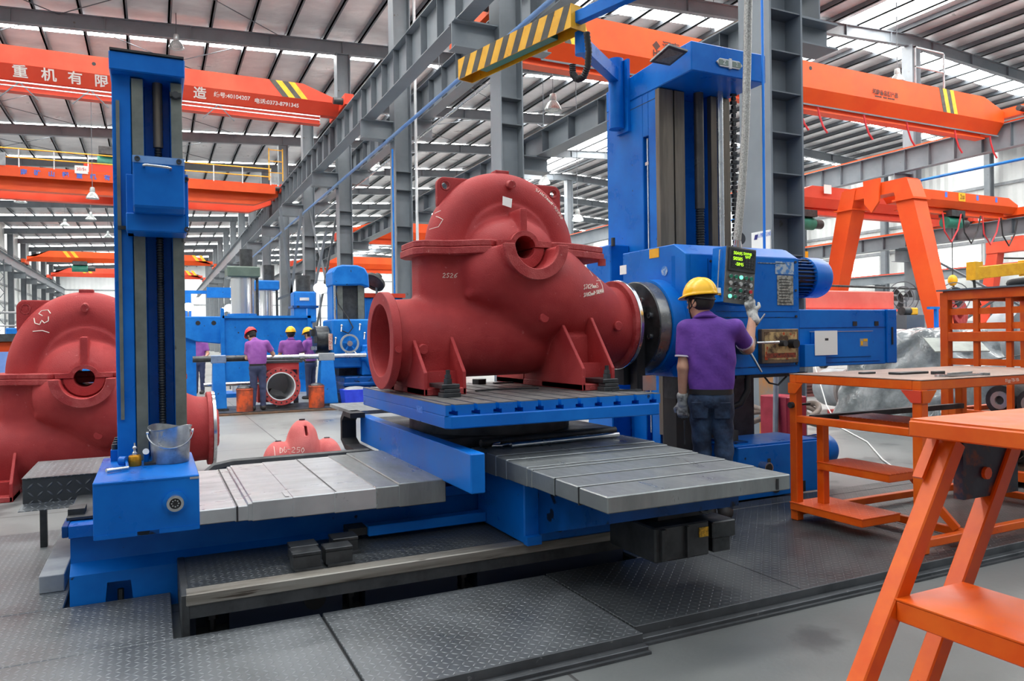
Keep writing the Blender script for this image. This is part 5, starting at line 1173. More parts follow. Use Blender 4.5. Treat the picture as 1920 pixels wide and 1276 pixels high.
    if wide:                    # this casting has a taller volute over a lower shaft
        t.scale = (s, s, s*0.97)
        for o in t.children:
            if o.name.split('.')[0] in ('upper_casing', 'lifting_lug', 'lug_web', 'top_pad') or (o.name.startswith('boss') and max(v.co.z for v in o.data.vertices) > 1.2):
                o.scale = (1.04, 1.0, 1.30); o.location.z = ZS*(1-1.30)
    return t, lo, up
STROKE = {'S': [(1, .9), (.5, 1), (.1, .8), (.5, .55), (.9, .3), (.5, 0), (0, .1)], '/': [(0, 0), (.6, 1)], '2': [(0, .8), (.5, 1), (.9, .7), (0, 0), (1, 0)], '0': [(.5, 1), (0, .5), (.5, 0), (1, .5), (.5, 1)],
          '6': [(.9, 1), (.2, .6), (.1, .1), (.6, 0), (.9, .3), (.2, .45)], '7': [(0, 1), (1, 1), (.3, 0)], '5': [(1, 1), (.1, 1), (.1, .55), (.8, .6), (.9, .2), (.1, 0)], 'm': [(0, 0), (.05, .6), (.3, .55), (.4, 0), (.45, .5), (.8, .55), (.9, 0)],
          'N': [(0, 0), (.1, 1), (.8, 0), (.9, 1)], '-': [(0, .5), (1, .5)], 'D': [(0, 0), (.05, 1), (.8, .7), (.8, .2), (0, 0)], 'G': [(1, .9), (.3, 1), (0, .4), (.5, 0), (1, .2), (.9, .5), (.5, .5)], '4': [(.7, 0), (.8, 1), (0, .35), (1, .35)], 'H': [(0, 0), (.1, 1), (.05, .5), (.8, .55), (.9, 1), (.8, 0)]}
def chalk(root, meshes, lines, name='chalk_writing', r=0.0026):
    """hand-written chalk, each stroke draped on the casting along +Y; lines = list of polylines in local x, z"""
    bv = [BVHTree.FromPolygons([v.co for v in m.vertices], [p.vertices[:] for p in m.polygons]) for m in meshes]
    mb = MB()
    for ln in lines:
        pts = []
        for (a, b) in zip(ln[:-1], ln[1:]):
            n = max(1, int(math.hypot(b[0]-a[0], b[1]-a[1])/0.012))
            for i in range(n): pts.append((a[0]+(b[0]-a[0])*i/n, a[1]+(b[1]-a[1])*i/n))
        pts.append(ln[-1]); q = []
        for x, z in pts:
            best = None
            for b_ in bv:
                h = b_.ray_cast(Vector((x, -3, z)), Vector((0, 1, 0)))
                if h[0] and (best is None or h[0].y < best.y): best = h[0]
            if best: q.append(best+Vector((0, -0.001, 0)))
        if len(q) > 1: mb.tube(q, r, 5)
    if mb.v: part(name, mb, CHALK, root)
def write(s, x, z, h, w, slant=0.15, gap=0.35, rise=0.0):
    out = []
    for ch in s:
        if ch in STROKE: out.append([(x+p[0]*w+p[1]*h*slant, z+p[1]*h) for p in STROKE[ch]])
        x += w*(1+gap); z += rise
    return out
pA, lo_, up_ = pump('large red primed pump casing clamped on the rotary table', (2.34, 5.03, 1.05))
ms = [PUMP_M['upper_casing'], PUMP_M['lower_casing']]
lines = write('S7620mm5', 0.40, 0.70, 0.032, 0.019, rise=0.003)+write('S/H62mmN-5N2050', 0.40, 0.645, 0.028, 0.013, rise=0.003)
lines += [[(0.60, 0.775), (0.69, 0.785)], [(0.655, 0.81), (0.67, 0.75), (0.655, 0.70), (0.60, 0.69)], [(0.56, 0.85), (0.575, 0.81)], [(0.55, 0.875), (0.56, 0.868)]]
lines += write('2S26', -0.53, 0.79, 0.03, 0.02)
def arc(ls, R, a0):
    return [[((R+z)*math.cos(a0-x/R), ZS+(R+z)*math.sin(a0-x/R)) for x, z in l] for l in ls]
lines += arc(write('S/H62mmN-52050', 0, 0, 0.03, 0.016), 0.505, math.radians(64))
lines += [[(-0.585, 1.10), (-0.575, 1.18), (-0.54, 1.25), (-0.50, 1.27)], [(-0.57, 1.14), (-0.53, 1.15), (-0.50, 1.2), (-0.53, 1.23)]]
chalk(pA, ms, lines)
# sticker on the volute
t = part('paper_sticker', MB().hexa([(-0.005, -0.30, 1.335), (0.065, -0.30, 1.318), (0.078, -0.29, 1.385), (0.003, -0.29, 1.40), (-0.005, -0.302, 1.335), (0.065, -0.302, 1.318), (0.078, -0.292, 1.385), (0.003, -0.292, 1.40)]), PAPER, pA)
t.location = (-0.075, 0.09, -0.02)
# the second one on the floor, left
pB, lo_, up_ = pump('large red pump casing on the floor behind the tail column', (-0.60, 8.55, 0.0), 1.13, wide=True)
pBm = PUMP_M['upper_casing'].copy(); pBm.transform(Matrix.Translation((0, 0, ZS*(1-1.30))) @ Matrix.Diagonal((1.04, 1, 1.30, 1)))
chalk(pB, [pBm], [[(x-0.05, (z-ZS)*1.3+ZS) for x, z in ln] for ln in ([(-0.21, 1.43), (-0.23, 1.455), (-0.28, 1.45), (-0.30, 1.43), (-0.27, 1.415)], [(-0.335, 1.40), (-0.325, 1.365), (-0.29, 1.355), (-0.275, 1.385), (-0.255, 1.365), (-0.225, 1.38), (-0.225, 1.41)], [(-0.34, 1.31), (-0.27, 1.315), (-0.22, 1.30)])], r=0.004)

# small upper casing lying on the floor in the middle
def small_case(P):
    a = s_ell(P, (0, 0, 0.24), (0.17, 0.30, 0.36))
    a = smin(a, s_cap(P, (0, -0.05, 0.2), (0, -0.05, 0.44), 0.15, 0.13), 0.04)
    a = smin(a, s_ell(P, (-0.24, -0.02, 0.14), (0.16, 0.22, 0.26)), 0.04)
    a = smin(a, s_ell(P, (0.25, -0.02, 0.14), (0.16, 0.22, 0.26)), 0.04)
    a = sub(a, s_box(P, (0.01, -0.17, 0.50), (0.012, 0.06, 0.05)))
    return np.maximum(a, -P[2])
sm = thing('pump_cover', 'small pinkish red pump cover with three humps on the floor', 'pump cover', (1.36, 7.85, 0.0))
ROOT[sm.name] = Vector((0, 0, 0))
PINK = mat('pink_primer', lin(198, 92, 90), lin(210, 112, 108), 0.75, scale=5, bump=0.3, bscale=120)
me = sdf_mesh('cover', small_case, (-0.45, -0.35, -0.02), (0.46, 0.35, 0.66), 0.014, 50); me.materials.append(PINK)
part('cover', me, None, sm)
for x, y, z in ((0, -0.02, 0.598), (-0.24, -0.02, 0.392), (0.25, -0.02, 0.392)): part('plug', MB().cyl((x, y, z-0.02), (x, y, z+0.012), 0.03, n=12), IRON, sm)
part('flange', MB().box(-0.46, 0.46, -0.30, 0.30, 0, 0.05), PINK, sm, bevel=0.01)
chalk(sm, [me], write('DG-250', -0.25, 0.30, 0.05, 0.028)+[[(-0.30, 0.13), (-0.295, 0.36)]], r=0.003)
# ================================================================== people
SKIN = mat('skin', lin(206, 158, 132), lin(196, 144, 118), 0.55, scale=6)
PURPLE = mat('purple_polo_cloth', lin(92, 50, 142), lin(108, 64, 158), 0.85, scale=7, bump=0.3, bscale=18)
PURPLE_M = mat('mauve_polo_cloth', lin(134, 72, 150), lin(150, 90, 164), 0.85, scale=7, bump=0.3, bscale=18)
DENIM = mat('worn_denim', lin(24, 36, 58), lin(64, 88, 120), 0.85, scale=5, lo=0.45, hi=0.7, bump=0.3, bscale=26)
NAVY = mat('navy_trousers', lin(50, 56, 86), lin(62, 68, 98), 0.85, scale=6, bump=0.3, bscale=18)
HAIR = mat('black_hair', lin(26, 22, 22), lin(40, 34, 32), 0.6, scale=60)
HELM_Y = mat('yellow_helmet', lin(246, 186, 14), None, 0.3); HELM_R = mat('red_helmet', lin(214, 40, 50), None, 0.3)
GLOVE = mat('grey_white_glove', lin(196, 196, 192), lin(96, 96, 96), 0.85, scale=14, lo=0.4, hi=0.62)
BOOT = mat('black_boot', lin(40, 38, 38), lin(52, 48, 46), 0.55, scale=14)
BELT = mat('black_belt', lin(28, 27, 28), None, 0.5)
def rotz(P, c, a):
    ca, sa = math.cos(a), math.sin(a); x, y = P[0]-c[0], P[1]-c[1]
    return (x*ca+y*sa, -x*sa+y*ca, P[2]-c[2])
def rotx(P, a):
    ca, sa = math.cos(a), math.sin(a); return (P[0], P[1]*ca+P[2]*sa, -P[1]*sa+P[2]*ca)
def person(label, loc, yaw, J, shirt, legs, helmet, h=0.012, head_yaw=0.0, head_pitch=0.0, glove=None, fine=False, parts=('legs', 'shoes')):
    """a standing figure; local x = right hand side, y = facing, z up from the soles"""
    t = thing('person', label, 'person', loc); t.rotation_euler = (0, 0, yaw); ROOT[t.name] = Vector((0, 0, 0))
    N, HC = J['neck'], J['head']
    ls, le, lw, lh = J['larm']; rs, re, rw, rh = J['rarm']
    lhip, lkn, lan = J['lleg']; rhip, rkn, ran = J['rleg']
    wz = J.get('waist', 0.93); tl = J.get('lean', (0, 0)); mid = lambda a, b, k: tuple(a[i]+(b[i]-a[i])*k for i in range(3))
    def headP(P): return rotx(rotz(P, HC, head_yaw), head_pitch)
    def head(P):
        Q = headP(P)
        a = s_ell(Q, (0, -0.008, 0.02), (0.076, 0.098, 0.105))
        a = smin(a, s_ell(Q, (0, 0.03, -0.055), (0.056, 0.062, 0.07)), 0.03)
        a = smin(a, s_cap(Q, (0, 0.090, 0.012), (0, 0.106, -0.026), 0.010, 0.014), 0.012)      # nose
        a = smin(a, s_ell(Q, (0, 0.088, -0.062), (0.024, 0.010, 0.010)), 0.008)                 # lips
        a = smin(a, s_cap(Q, (-0.04, 0.080, 0.026), (0.04, 0.080, 0.026), 0.010), 0.012)         # brow
        Qa = (np.abs(Q[0]), Q[1], Q[2])
        a = sub(a, s_ell(Qa, (0.032, 0.094, 0.008), (0.014, 0.010, 0.008)), 0.008)               # eye sockets
        a = smin(a, s_ell(Qa, (0.078, -0.008, -0.008), (0.011, 0.020, 0.032)), 0.008)            # ears
        return a
    def skin(P):
        a = smin(head(P), s_cap(P, (N[0], N[1], N[2]-0.06), (HC[0]*0.8+N[0]*0.2, HC[1]*0.8+N[1]*0.2, HC[2]-0.07), 0.058, 0.052), 0.02)
        for s, e, w in ((ls, le, lw), (rs, re, rw)):
            a = np.minimum(a, smin(s_cap(P, mid(s, e, 0.3), e, 0.044, 0.040), s_cap(P, e, w, 0.041, 0.028), 0.015))
        if glove is None:
            for w, hh in ((lw, lh), (rw, rh)): a = smin(a, hand(P, w, hh, 1.0), 0.008)
        return a
    def hand(P, w, hh, k=1.0):
        """palm, four bent fingers of unequal length and a thumb from the side of the palm"""
        w = np.array(w, float); hh = np.array(hh, float); d = hh-w; L = np.linalg.norm(d); d /= L
        s = np.cross(d, [0.15, 1, 0.2]); s /= np.linalg.norm(s); n = np.cross(s, d)
        cu = J.get('curl', 0.35); a = None
        pc = w+d*0.055
        Q = [P[0]-pc[0], P[1]-pc[1], P[2]-pc[2]]
        u = Q[0]*d[0]+Q[1]*d[1]+Q[2]*d[2]; v = Q[0]*s[0]+Q[1]*s[1]+Q[2]*s[2]; q = Q[0]*n[0]+Q[1]*n[1]+Q[2]*n[2]
        a = s_box((u, v, q), (0, 0, 0), (0.045, 0.038, 0.015), 0.013)
        for i, (off, ln) in enumerate(((-0.029, 0.066), (-0.010, 0.078), (0.010, 0.072), (0.029, 0.056))):
            p0 = pc+d*0.038+s*off; p1 = p0+(d*math.cos(cu)+n*math.sin(cu))*ln*0.5; p2 = p1+(d*math.cos(2.4*cu)+n*math.sin(2.4*cu))*ln*0.5
            f = np.minimum(s_cap(P, p0, p1, 0.0095*k, 0.009*k), s_cap(P, p1, p2, 0.009*k, 0.0075*k)); a = smin(a, f, 0.004)
        p0 = pc-d*0.02-s*0.034; p1 = p0+(d*0.6-s*0.6+n*0.5)*0.04; p2 = p1+(d*0.9+n*0.4)*0.032
        return smin(a, np.minimum(s_cap(P, p0, p1, 0.012*k, 0.010*k), s_cap(P, p1, p2, 0.010*k, 0.008*k)), 0.006)
    ch = J.get('chest', (0, 0, 1.24)); wa = (ch[0]*0.3, ch[1]*0.3, wz+0.08)
    def shirt_f(P):
        a = s_ell(P, ch, (0.178, 0.118, 0.235))
        a = smin(a, s_ell(P, wa, (0.160, 0.115, 0.24)), 0.06)
        a = smin(a, s_cap(P, (ls[0]*0.86, ls[1], ls[2]-0.005), (rs[0]*0.86, rs[1], rs[2]-0.005), 0.066), 0.05)
        a = smin(a, s_cap(P, (N[0], N[1], N[2]-0.06), (N[0]*0.8+HC[0]*0.2, N[1], N[2]+0.015), 0.078, 0.066), 0.03)
        a = np.maximum(a, (wz-0.015)-P[2])
        for s, e in ((ls, le), (rs, re)):
            m_ = mid(s, e, 0.72); d = np.array(e)-np.array(s); d = d/np.linalg.norm(d)
            c = s_cap(P, s, mid(s, e, 0.95), 0.066, 0.062)
            pl = (P[0]-m_[0])*d[0]+(P[1]-m_[1])*d[1]+(P[2]-m_[2])*d[2]
            a = smin(a, np.maximum(c, pl), 0.03)
        # folds
        f = 0.0045*np.sin(P[0]*34+P[2]*7+2*np.sin(P[2]*11))*np.sin(P[2]*13+P[0]*5+0.8)
        return a+f
    def legs_f(P):
        a = s_ell(P, (lhip[0]*0.5+rhip[0]*0.5, lhip[1], wz-0.05), (0.160, 0.118, 0.13))
        for hp, k, an in ((lhip, lkn, lan), (rhip, rkn, ran)):
            a = smin(a, smin(s_cap(P, hp, k, 0.084, 0.064), s_cap(P, k, an, 0.064, 0.055), 0.02), 0.022)
        a = np.maximum(a, P[2]-(wz+0.005)); a = np.maximum(a, 0.035-P[2])
        return a+0.004*np.sin(P[2]*46+P[0]*20)*np.sin(P[0]*30+P[1]*20)
    xs = [p[0] for p in (ls, le, lw, lh, rs, re, rw, rh, HC)]; ysn = [p[1] for p in (ls, le, lw, lh, rs, re, rw, rh, HC)]; zs_ = [p[2] for p in (le, lw, lh, re, rw, rh)]
    lo = (min(xs)-0.17, min(ysn)-0.18, min(min(zs_)-0.17, wz+0.2)); hi = (max(xs)+0.17, max(ysn)+0.18, max(HC[2]+0.15, max(zs_)+0.17))
    def P_full(fn): return lambda P: fn(tuple(np.broadcast_arrays(*P))) if False else fn(P)
    me = sdf_mesh('body', skin, lo, hi, h*0.75 if not fine else 0.0075, None); me.materials.append(SKIN); part('body', me, None, t)
    me = sdf_mesh('shirt', shirt_f, (min(ls[0], le[0], rs[0], -0.2)-0.1, min(-0.16, le[1]-0.1, re[1]-0.1, ch[1]-0.16), wz-0.05), (max(rs[0], re[0], 0.2)+0.1, max(0.16, le[1]+0.1, re[1]+0.1, ch[1]+0.16), N[2]+0.1), h, None); me.materials.append(shirt)
    sh_ = part('shirt', me, None, t)
    def collar(r, z): return [(N[0]+r*math.cos(a)*1.05, N[1]+r*math.sin(a), z+0.018*math.sin(a)*-1) for a in np.linspace(0, 2*math.pi, 25)]
    part('collar', MB().tube(collar(0.075, N[2]+0.012), 0.013, 8, False), shirt, sh_, smooth=60)
    if 'legs' in parts:
        me = sdf_mesh('trousers', legs_f, (-0.30, -0.28, 0.0), (0.30, 0.30, wz+0.04), h*1.1, None); me.materials.append(legs); tr = part('trousers', me, None, t)
        part('belt', MB().add([((lhip[0]+rhip[0])/2+0.158*math.cos(a)*1.0, lhip[1]+0.117*math.sin(a), z) for z in (wz-0.022, wz+0.016) for a in np.linspace(0, 2*math.pi, 33)], [(i, i+1, 34+i, 33+i) for i in range(32)]), BELT, tr, smooth=60)
        for an in (lan, ran):
            me = sdf_mesh('boot', lambda P: np.maximum(smin(s_cap(P, (an[0], an[1]-0.02, 0.05), (an[0]+0.01, an[1]+0.17, 0.035), 0.048, 0.042), s_cap(P, (an[0], an[1], 0.06), (an[0], an[1], 0.14), 0.05, 0.048), 0.03), 0.0-P[2]), (an[0]-0.08, an[1]-0.10, -0.01), (an[0]+0.09, an[1]+0.24, 0.21), h, None); me.materials.append(BOOT); part('boot', me, None, t)
    if glove:
        for nm, w, hh in (('left', lw, lh), ('right', rw, rh)):
            mk = min(mid(w, hh, 0.5)[k] for k in (0,))
            def gf(P):
                a = hand(P, w, hh, 1.22)-0.002
                d = np.array(w)-np.array(hh); d = d/np.linalg.norm(d)
                return smin(a, s_cap(P, w, tuple(np.array(w)+d*0.045), 0.036, 0.042), 0.02)
            m_ = mid(w, hh, 0.5)
            me = sdf_mesh('glove', gf, tuple(c-0.15 for c in m_), tuple(c+0.15 for c in m_), 0.0055, None); me.materials.append(glove); part('glove', me, None, t)
    # hair, eyes, helmet follow the head
    hm = Matrix.Translation(HC) @ Matrix.Rotation(head_yaw, 4, 'Z') @ Matrix.Rotation(head_pitch, 4, 'X')
    def hairf(Q):
        a = s_ell(Q, (0, -0.014, 0.022), (0.083, 0.104, 0.110))
        a = np.maximum(a, Q[1]-(0.035+0.3*Q[2])); a = np.maximum(a, -0.062-Q[2]+0.25*np.maximum(Q[1]+0.02, 0)*3)
        return a
    me = sdf_mesh('hair', hairf, (-0.1, -0.14, -0.1), (0.1, 0.1, 0.14), max(0.008, h*0.7), None); me.transform(hm); me.materials.append(HAIR); part('hair', me, None, t)
    for sx in (-1, 1):
        mb = MB().ball((sx*0.031, 0.083, 0.008), 0.0105, 10, 6); mb.v = [tuple(hm @ Vector(p)) for p in mb.v]; e_ = part('eye', mb, PAPER, t, smooth=60)
        mb = MB().ball((sx*0.031, 0.0915, 0.008), 0.0048, 8, 5); mb.v = [tuple(hm @ Vector(p)) for p in mb.v]; part('pupil', mb, BLACK, e_, smooth=60)
    def helmf(Q):
        Z = Q[2]-0.052
        a = np.maximum(s_ell((Q[0], Q[1], Z), (0, -0.005, 0), (0.112, 0.136, 0.128)), -Z)
        brim = np.maximum(np.sqrt((Q[0]/0.119)**2+((Q[1]-0.012)/0.162)**2)*0.119-0.119, np.abs(Z+0.10*(np.maximum(Q[1], 0))-0.002)-0.006)
        a = smin(a, brim, 0.010)
        ridge = np.maximum(s_ell((Q[0], Q[1], Z), (0, -0.005, 0), (0.116, 0.142, 0.136)), np.maximum(np.abs(np.abs(Q[0])-0.022)-0.010, -Z-0.0))
        a = smin(a, ridge, 0.008)
        return sub(a, s_ell((Q[0], Q[1], Z), (0, -0.005, -0.01), (0.100, 0.124, 0.10)))
    me = sdf_mesh('helmet', helmf, (-0.15, -0.19, 0.0), (0.15, 0.21, 0.19), 0.007 if fine else 0.011, None); me.transform(hm); me.materials.append(helmet); hl = part('helmet', me, None, t)
    def strap(pts, r=0.005):
        return MB().tube([hm @ Vector(p) for p in pts], r, 6)
    for sx in (-1, 1): part('chin_strap', strap([(sx*0.086, 0.03, 0.055), (sx*0.083, 0.035, 0.0), (sx*0.070, 0.045, -0.06), (sx*0.035, 0.06, -0.118), (0, 0.065, -0.125)]).tube([hm @ Vector(p) for p in ((sx*0.088, -0.05, 0.05), (sx*0.086, -0.01, -0.01), (sx*0.076, 0.036, -0.045))], 0.005, 6), BELT, hl)
    part('head_band', MB().tube([hm @ Vector((0.092*math.cos(a), -0.005+0.112*math.sin(a), 0.04-0.03*max(0, -math.sin(a)))) for a in np.linspace(0, 2*math.pi, 25)], 0.008, 6, False), BELT, hl)
    if fine:
        mb = MB().box(0.02, 0.055, -0.152, -0.147, 0.052, 0.09); mb.v = [tuple(hm @ Vector(p)) for p in mb.v]; part('helmet_label', mb, PAPER, hl)
    return t

# the operator at the pendant
J1 = dict(neck=(-0.03, 0.015, 1.455), head=(-0.07, 0.035, 1.585), chest=(0.0, 0.0, 1.235), waist=0.935,
          larm=((-0.172, 0.0, 1.392), (-0.196, -0.03, 1.11), (-0.205, 0.03, 0.85), (-0.205, 0.06, 0.70)),
          rarm=((0.172, 0.01, 1.392), (0.275, 0.20, 1.24), (0.315, 0.325, 1.49), (0.29, 0.36, 1.60)),
          lleg=((-0.078, 0, 0.84), (-0.068, 0.03, 0.48), (-0.03, -0.02, 0.09)), rleg=((0.078, 0, 0.84), (0.088, 0.02, 0.48), (0.092, 0.0, 0.09)), curl=0.7)
yaw1 = math.atan2(0.758, 0.653)-math.pi/2
op = person('man in purple polo and jeans with yellow helmet pressing the control pendant', (3.665, 4.27, 0.07), yaw1, J1, PURPLE, DENIM, HELM_Y, 0.011, head_yaw=math.radians(52), head_pitch=math.radians(-4), glove=GLOVE, fine=True)
for s, e in ((J1['larm'][0], J1['larm'][1]), (J1['rarm'][0], J1['rarm'][1])):
    d = (Vector(e)-Vector(s)).normalized(); c0 = Vector(s).lerp(Vector(e), 0.70)
    part('sleeve_cuff', MB().ring(c0, c0+d*0.012, 0.066, 0.058, 24), mat('white_cuff', lin(206, 196, 214), None, 0.8) if 'white_cuff' not in bpy.data.materials else bpy.data.materials['white_cuff'], op, smooth=50)
for sx in (-1, 1):
    part('back_pocket', MB().hexa([(sx*0.078-0.055, -0.086, 0.74), (sx*0.078+0.055, -0.086, 0.74), (sx*0.078+0.055, -0.07, 0.74), (sx*0.078-0.055, -0.07, 0.74), (sx*0.078-0.06, -0.106, 0.86), (sx*0.078+0.06, -0.106, 0.86), (sx*0.078+0.06, -0.08, 0.86), (sx*0.078-0.06, -0.08, 0.86)]), DENIM, op, bevel=0.004)
t = thing('deburring_tool', 'thin dark rod held in the gloved left hand of the operator', 'tool', (3.52, 4.40, 0.76))
part('rod', MB().tube([(3.54, 4.42, 0.78), (3.56, 4.44, 0.70), (3.55, 4.43, 0.60)], 0.007, 8), IRON, t, smooth=50)

# workers at the machine behind
J2 = dict(neck=(-0.03, 0.10, 1.36), head=(-0.11, 0.19, 1.47), chest=(-0.01, 0.04, 1.16), waist=0.90,
          larm=((-0.17, 0.06, 1.30), (-0.20, 0.12, 1.03), (-0.10, 0.32, 1.08), (-0.06, 0.42, 1.10)), rarm=((0.17, 0.06, 1.31), (0.29, 0.16, 1.10), (0.30, 0.38, 1.08), (0.28, 0.46, 1.08)),
          lleg=((-0.08, 0, 0.82), (-0.08, 0.01, 0.46), (-0.10, 0, 0.09)), rleg=((0.08, 0, 0.82), (0.09, 0.01, 0.46), (0.09, 0.02, 0.09)), curl=0.5)
person('man in mauve polo with red helmet leaning over the boring bar', (1.83, 15.35, 0.05), math.radians(-8), J2, PURPLE_M, NAVY, HELM_R, 0.016, head_yaw=math.radians(35), head_pitch=math.radians(-32))
J3 = dict(neck=(0, 0.03, 1.42), head=(0.0, 0.06, 1.55), chest=(0, 0.0, 1.20), waist=0.90,
          larm=((-0.175, 0.0, 1.35), (-0.24, 0.05, 1.08), (-0.22, 0.26, 1.0), (-0.2, 0.35, 1.0)), rarm=((0.175, 0.0, 1.35), (0.26, 0.05, 1.08), (0.28, 0.24, 0.96), (0.27, 0.34, 0.95)),
          lleg=((-0.08, 0, 0.82), (-0.08, 0.01, 0.46), (-0.08, 0, 0.09)), rleg=((0.08, 0, 0.82), (0.08, 0.01, 0.46), (0.09, 0, 0.09)), curl=0.5)
person('man in mauve polo with yellow helmet seen from behind past the boring bar', (2.72, 16.9, 0.0), math.radians(-10), J3, PURPLE_M, NAVY, HELM_Y, 0.016)
person('man with yellow helmet half hidden behind the dark chuck', (3.38, 18.2, 0.0), math.radians(40), J3, PURPLE_M, NAVY, HELM_Y, 0.02, head_pitch=math.radians(-15))
person('small distant man with yellow helmet under the blue arm', (1.1, 22.0, 0.0), math.radians(165), J3, PURPLE_M, NAVY, HELM_Y, 0.02, head_pitch=math.radians(-20))
# ================================================================== orange work platforms on the right
def tubes(root, segs, w, m=ORANGE, name='frame_tube', bevel=0.004):
    for a, b_ in segs: part(name, MB().bar(a, b_, w, w), m, root, bevel=bevel)
p1 = thing('work_platform', 'orange steel work platform with chequered steps behind the nearer one', 'platform', (5.0, 3.45, 0.07), 'orange work platforms')
xa, xb, ya, yb_, zt = 4.18, 6.05, 2.99, 3.96, 1.125
for x in (xa, xb):
    for y in (ya, yb_): part('leg', MB().box(x-0.032, x+0.032, y-0.032, y+0.032, 0.07, zt-0.062), ORANGE, p1, bevel=0.005)
tubes(p1, [((xa-0.03, ya, zt-0.035), (xb, ya, zt-0.035)), ((xa-0.03, yb_, zt-0.035), (xb, yb_, zt-0.035)), ((xa, ya+0.03, zt-0.035), (xa, yb_-0.03, zt-0.035)), ((xb, ya, zt-0.035), (xb, yb_, zt-0.035))], 0.058, name='rim_tube')
part('deck_plate', MB().box(xa-0.03, xb+0.03, ya-0.03, yb_+0.03, zt-0.005, zt), chequer('worn_platform_top', lin(150, 120, 104), lin(126, 108, 100), 0.5, 0.2), p1)
part('corner_gusset', MB().prism([(ya-0.034, zt-0.065), (ya+0.10, zt-0.065), (ya+0.032, zt-0.14), (ya-0.034, zt-0.14)], 'x', xa-0.040, xa-0.034), RED_CR, p1)
part('corner_gusset', MB().prism([(xa-0.03, zt-0.065), (xa+0.10, zt-0.065), (xa+0.032, zt-0.14), (xa-0.03, zt-0.14)], 'y', ya-0.040, ya-0.034), ORANGE, p1)
part('corner_gusset', MB().prism([(yb_+0.034, zt-0.065), (yb_-0.10, zt-0.065), (yb_-0.032, zt-0.14), (yb_+0.034, zt-0.14)], 'x', xa-0.040, xa-0.034), ORANGE, p1)
tubes(p1, [((xa, ya, 0.80), (xa, yb_, 0.80)), ((xa, ya, 0.13), (xb, ya, 0.13)), ((xa, yb_, 0.13), (xb, yb_, 0.13)), ((xb, ya, 0.13), (xb, yb_, 0.13)), ((xa+0.45, ya, 0.13), (xa+0.45, yb_, 0.13))], 0.05, name='rail')
for x0, x1, y0, y1, z in ((4.13, 4.50, 3.37, 3.98, 0.20), (4.25, 4.56, 3.26, 3.84, 0.50), (4.50, 4.85, 3.20, 3.86, 0.81)):
    s_ = part('step', MB().box(x0, x1, y0, y1, z-0.055, z-0.004), ORANGE, p1, bevel=0.004)
    part('step_plate', MB().box(x0-0.003, x1, y0-0.003, y1, z-0.004, z+0.001), CHQ_O, s_)
part('step_post', MB().box(4.27, 4.33, 3.80, 3.86, 0.13, 0.79), ORANGE, p1, bevel=0.004)
part('step_brace', MB().bar((4.52, 3.30, 0.46), (4.62, 3.06, 0.15), 0.045), ORANGE, p1)
part('back_bar', MB().box(4.3, 6.0, 3.9, 3.95, 0.78, 0.82), IRON, p1)
part('locking_knob', MB().cyl((4.148, 3.96, 0.90), (4.12, 3.96, 0.90), 0.022, n=12), BLACK, p1); part('knob_shank', MB().cyl((4.21, 3.96, 0.90), (4.32, 3.96, 0.90), 0.008, n=8), BLACK, p1)
for (x, y, w, d, h, lab) in ((4.45, 3.6, 0.12, 0.05, 0.014, 'small dark steel plate on the platform top nearest the left edge'), (4.55, 3.40, 0.30, 0.09, 0.016, 'long dark flat bar on the platform top'), (4.75, 3.28, 0.10, 0.04, 0.022, 'little dark clamp stack on the platform top')):
    single('steel_plate', lab, 'steel plate', MB().box(x, x+w, y, y+d, zt, zt+h), IRON, bevel=0.003, group='loose steel on the platform')
t = thing('wrench', 'pair of long spanners lying on the platform top', 'wrench', (4.75, 3.07, zt)); part('shank', MB().bar((4.55, 3.10, zt+0.008), (4.88, 3.05, zt+0.008), 0.026, 0.012), CHROME, t); part('shank', MB().bar((4.56, 3.06, zt+0.02), (4.84, 3.10, zt+0.02), 0.022, 0.012), COVER_D, t); part('jaw', MB().ring((4.53, 3.10, zt), (4.53, 3.10, zt+0.016), 0.032, 0.016, 14), CHROME, t); part('jaw', MB().ring((4.90, 3.045, zt), (4.90, 3.045, zt+0.016), 0.03, 0.015, 14), COVER_D, t)
text('01gg-TB-Y8-', 0.03, CHALK, p1, (5.05, ya-0.0305, zt-0.035), FACE_NY)

p2 = thing('work_platform', 'nearest orange work platform with slanting stair legs at the right edge', 'platform', (2.3, 0.9, 0), 'orange work platforms')
zt = 1.17; X0 = 1.94; Yb = 1.425
part('deck_plate', MB().box(X0+0.004, 2.95, -0.2, Yb-0.004, zt-0.004, zt+0.001), ORANGE, p2)
tubes(p2, [((X0+0.023, Yb, zt-0.027), (X0+0.023, -0.2, zt-0.027)), ((2.93, Yb, zt-0.027), (2.93, -0.2, zt-0.027))], 0.046, name='rim_tube')
part('rim_tube', MB().box(X0+0.046, 2.93, Yb-0.046, Yb, zt-0.05, zt-0.004), ORANGE, p2, bevel=0.004)
part('tube_end', MB().box(X0+0.004, X0+0.042, Yb-0.001, Yb+0.001, zt-0.046, zt-0.008), BLACK, p2)
def string_x(z): return 2.06-(1.075-z)*0.634
for dx in (0.0, 0.285):
    for y in (1.385, 0.35):
        part('stringer', MB().bar((string_x(1.10)+dx, y, 1.10), (string_x(0.0)+dx, y, 0.0), 0.052, 0.052, (0, 1, 0)), ORANGE, p2, bevel=0.004)
for z in (0.70, 0.30):
    x = string_x(z)-0.03
    tr = part('tread', MB().box(x, x+0.285, 0.30, 1.36, z-0.06, z-0.004), ORANGE, p2, bevel=0.004)
    part('tread_plate', MB().box(x-0.002, x+0.287, 0.30, 1.362, z-0.004, z), ORANGE, tr)
part('hinge_plate', MB().box(2.10, 2.36, 1.37, 1.40, 0.93, 1.12), mat('blue_hinge_plate', lin(28, 30, 56), lin(120, 58, 30), 0.5, scale=14, lo=0.52, hi=0.66), p2)
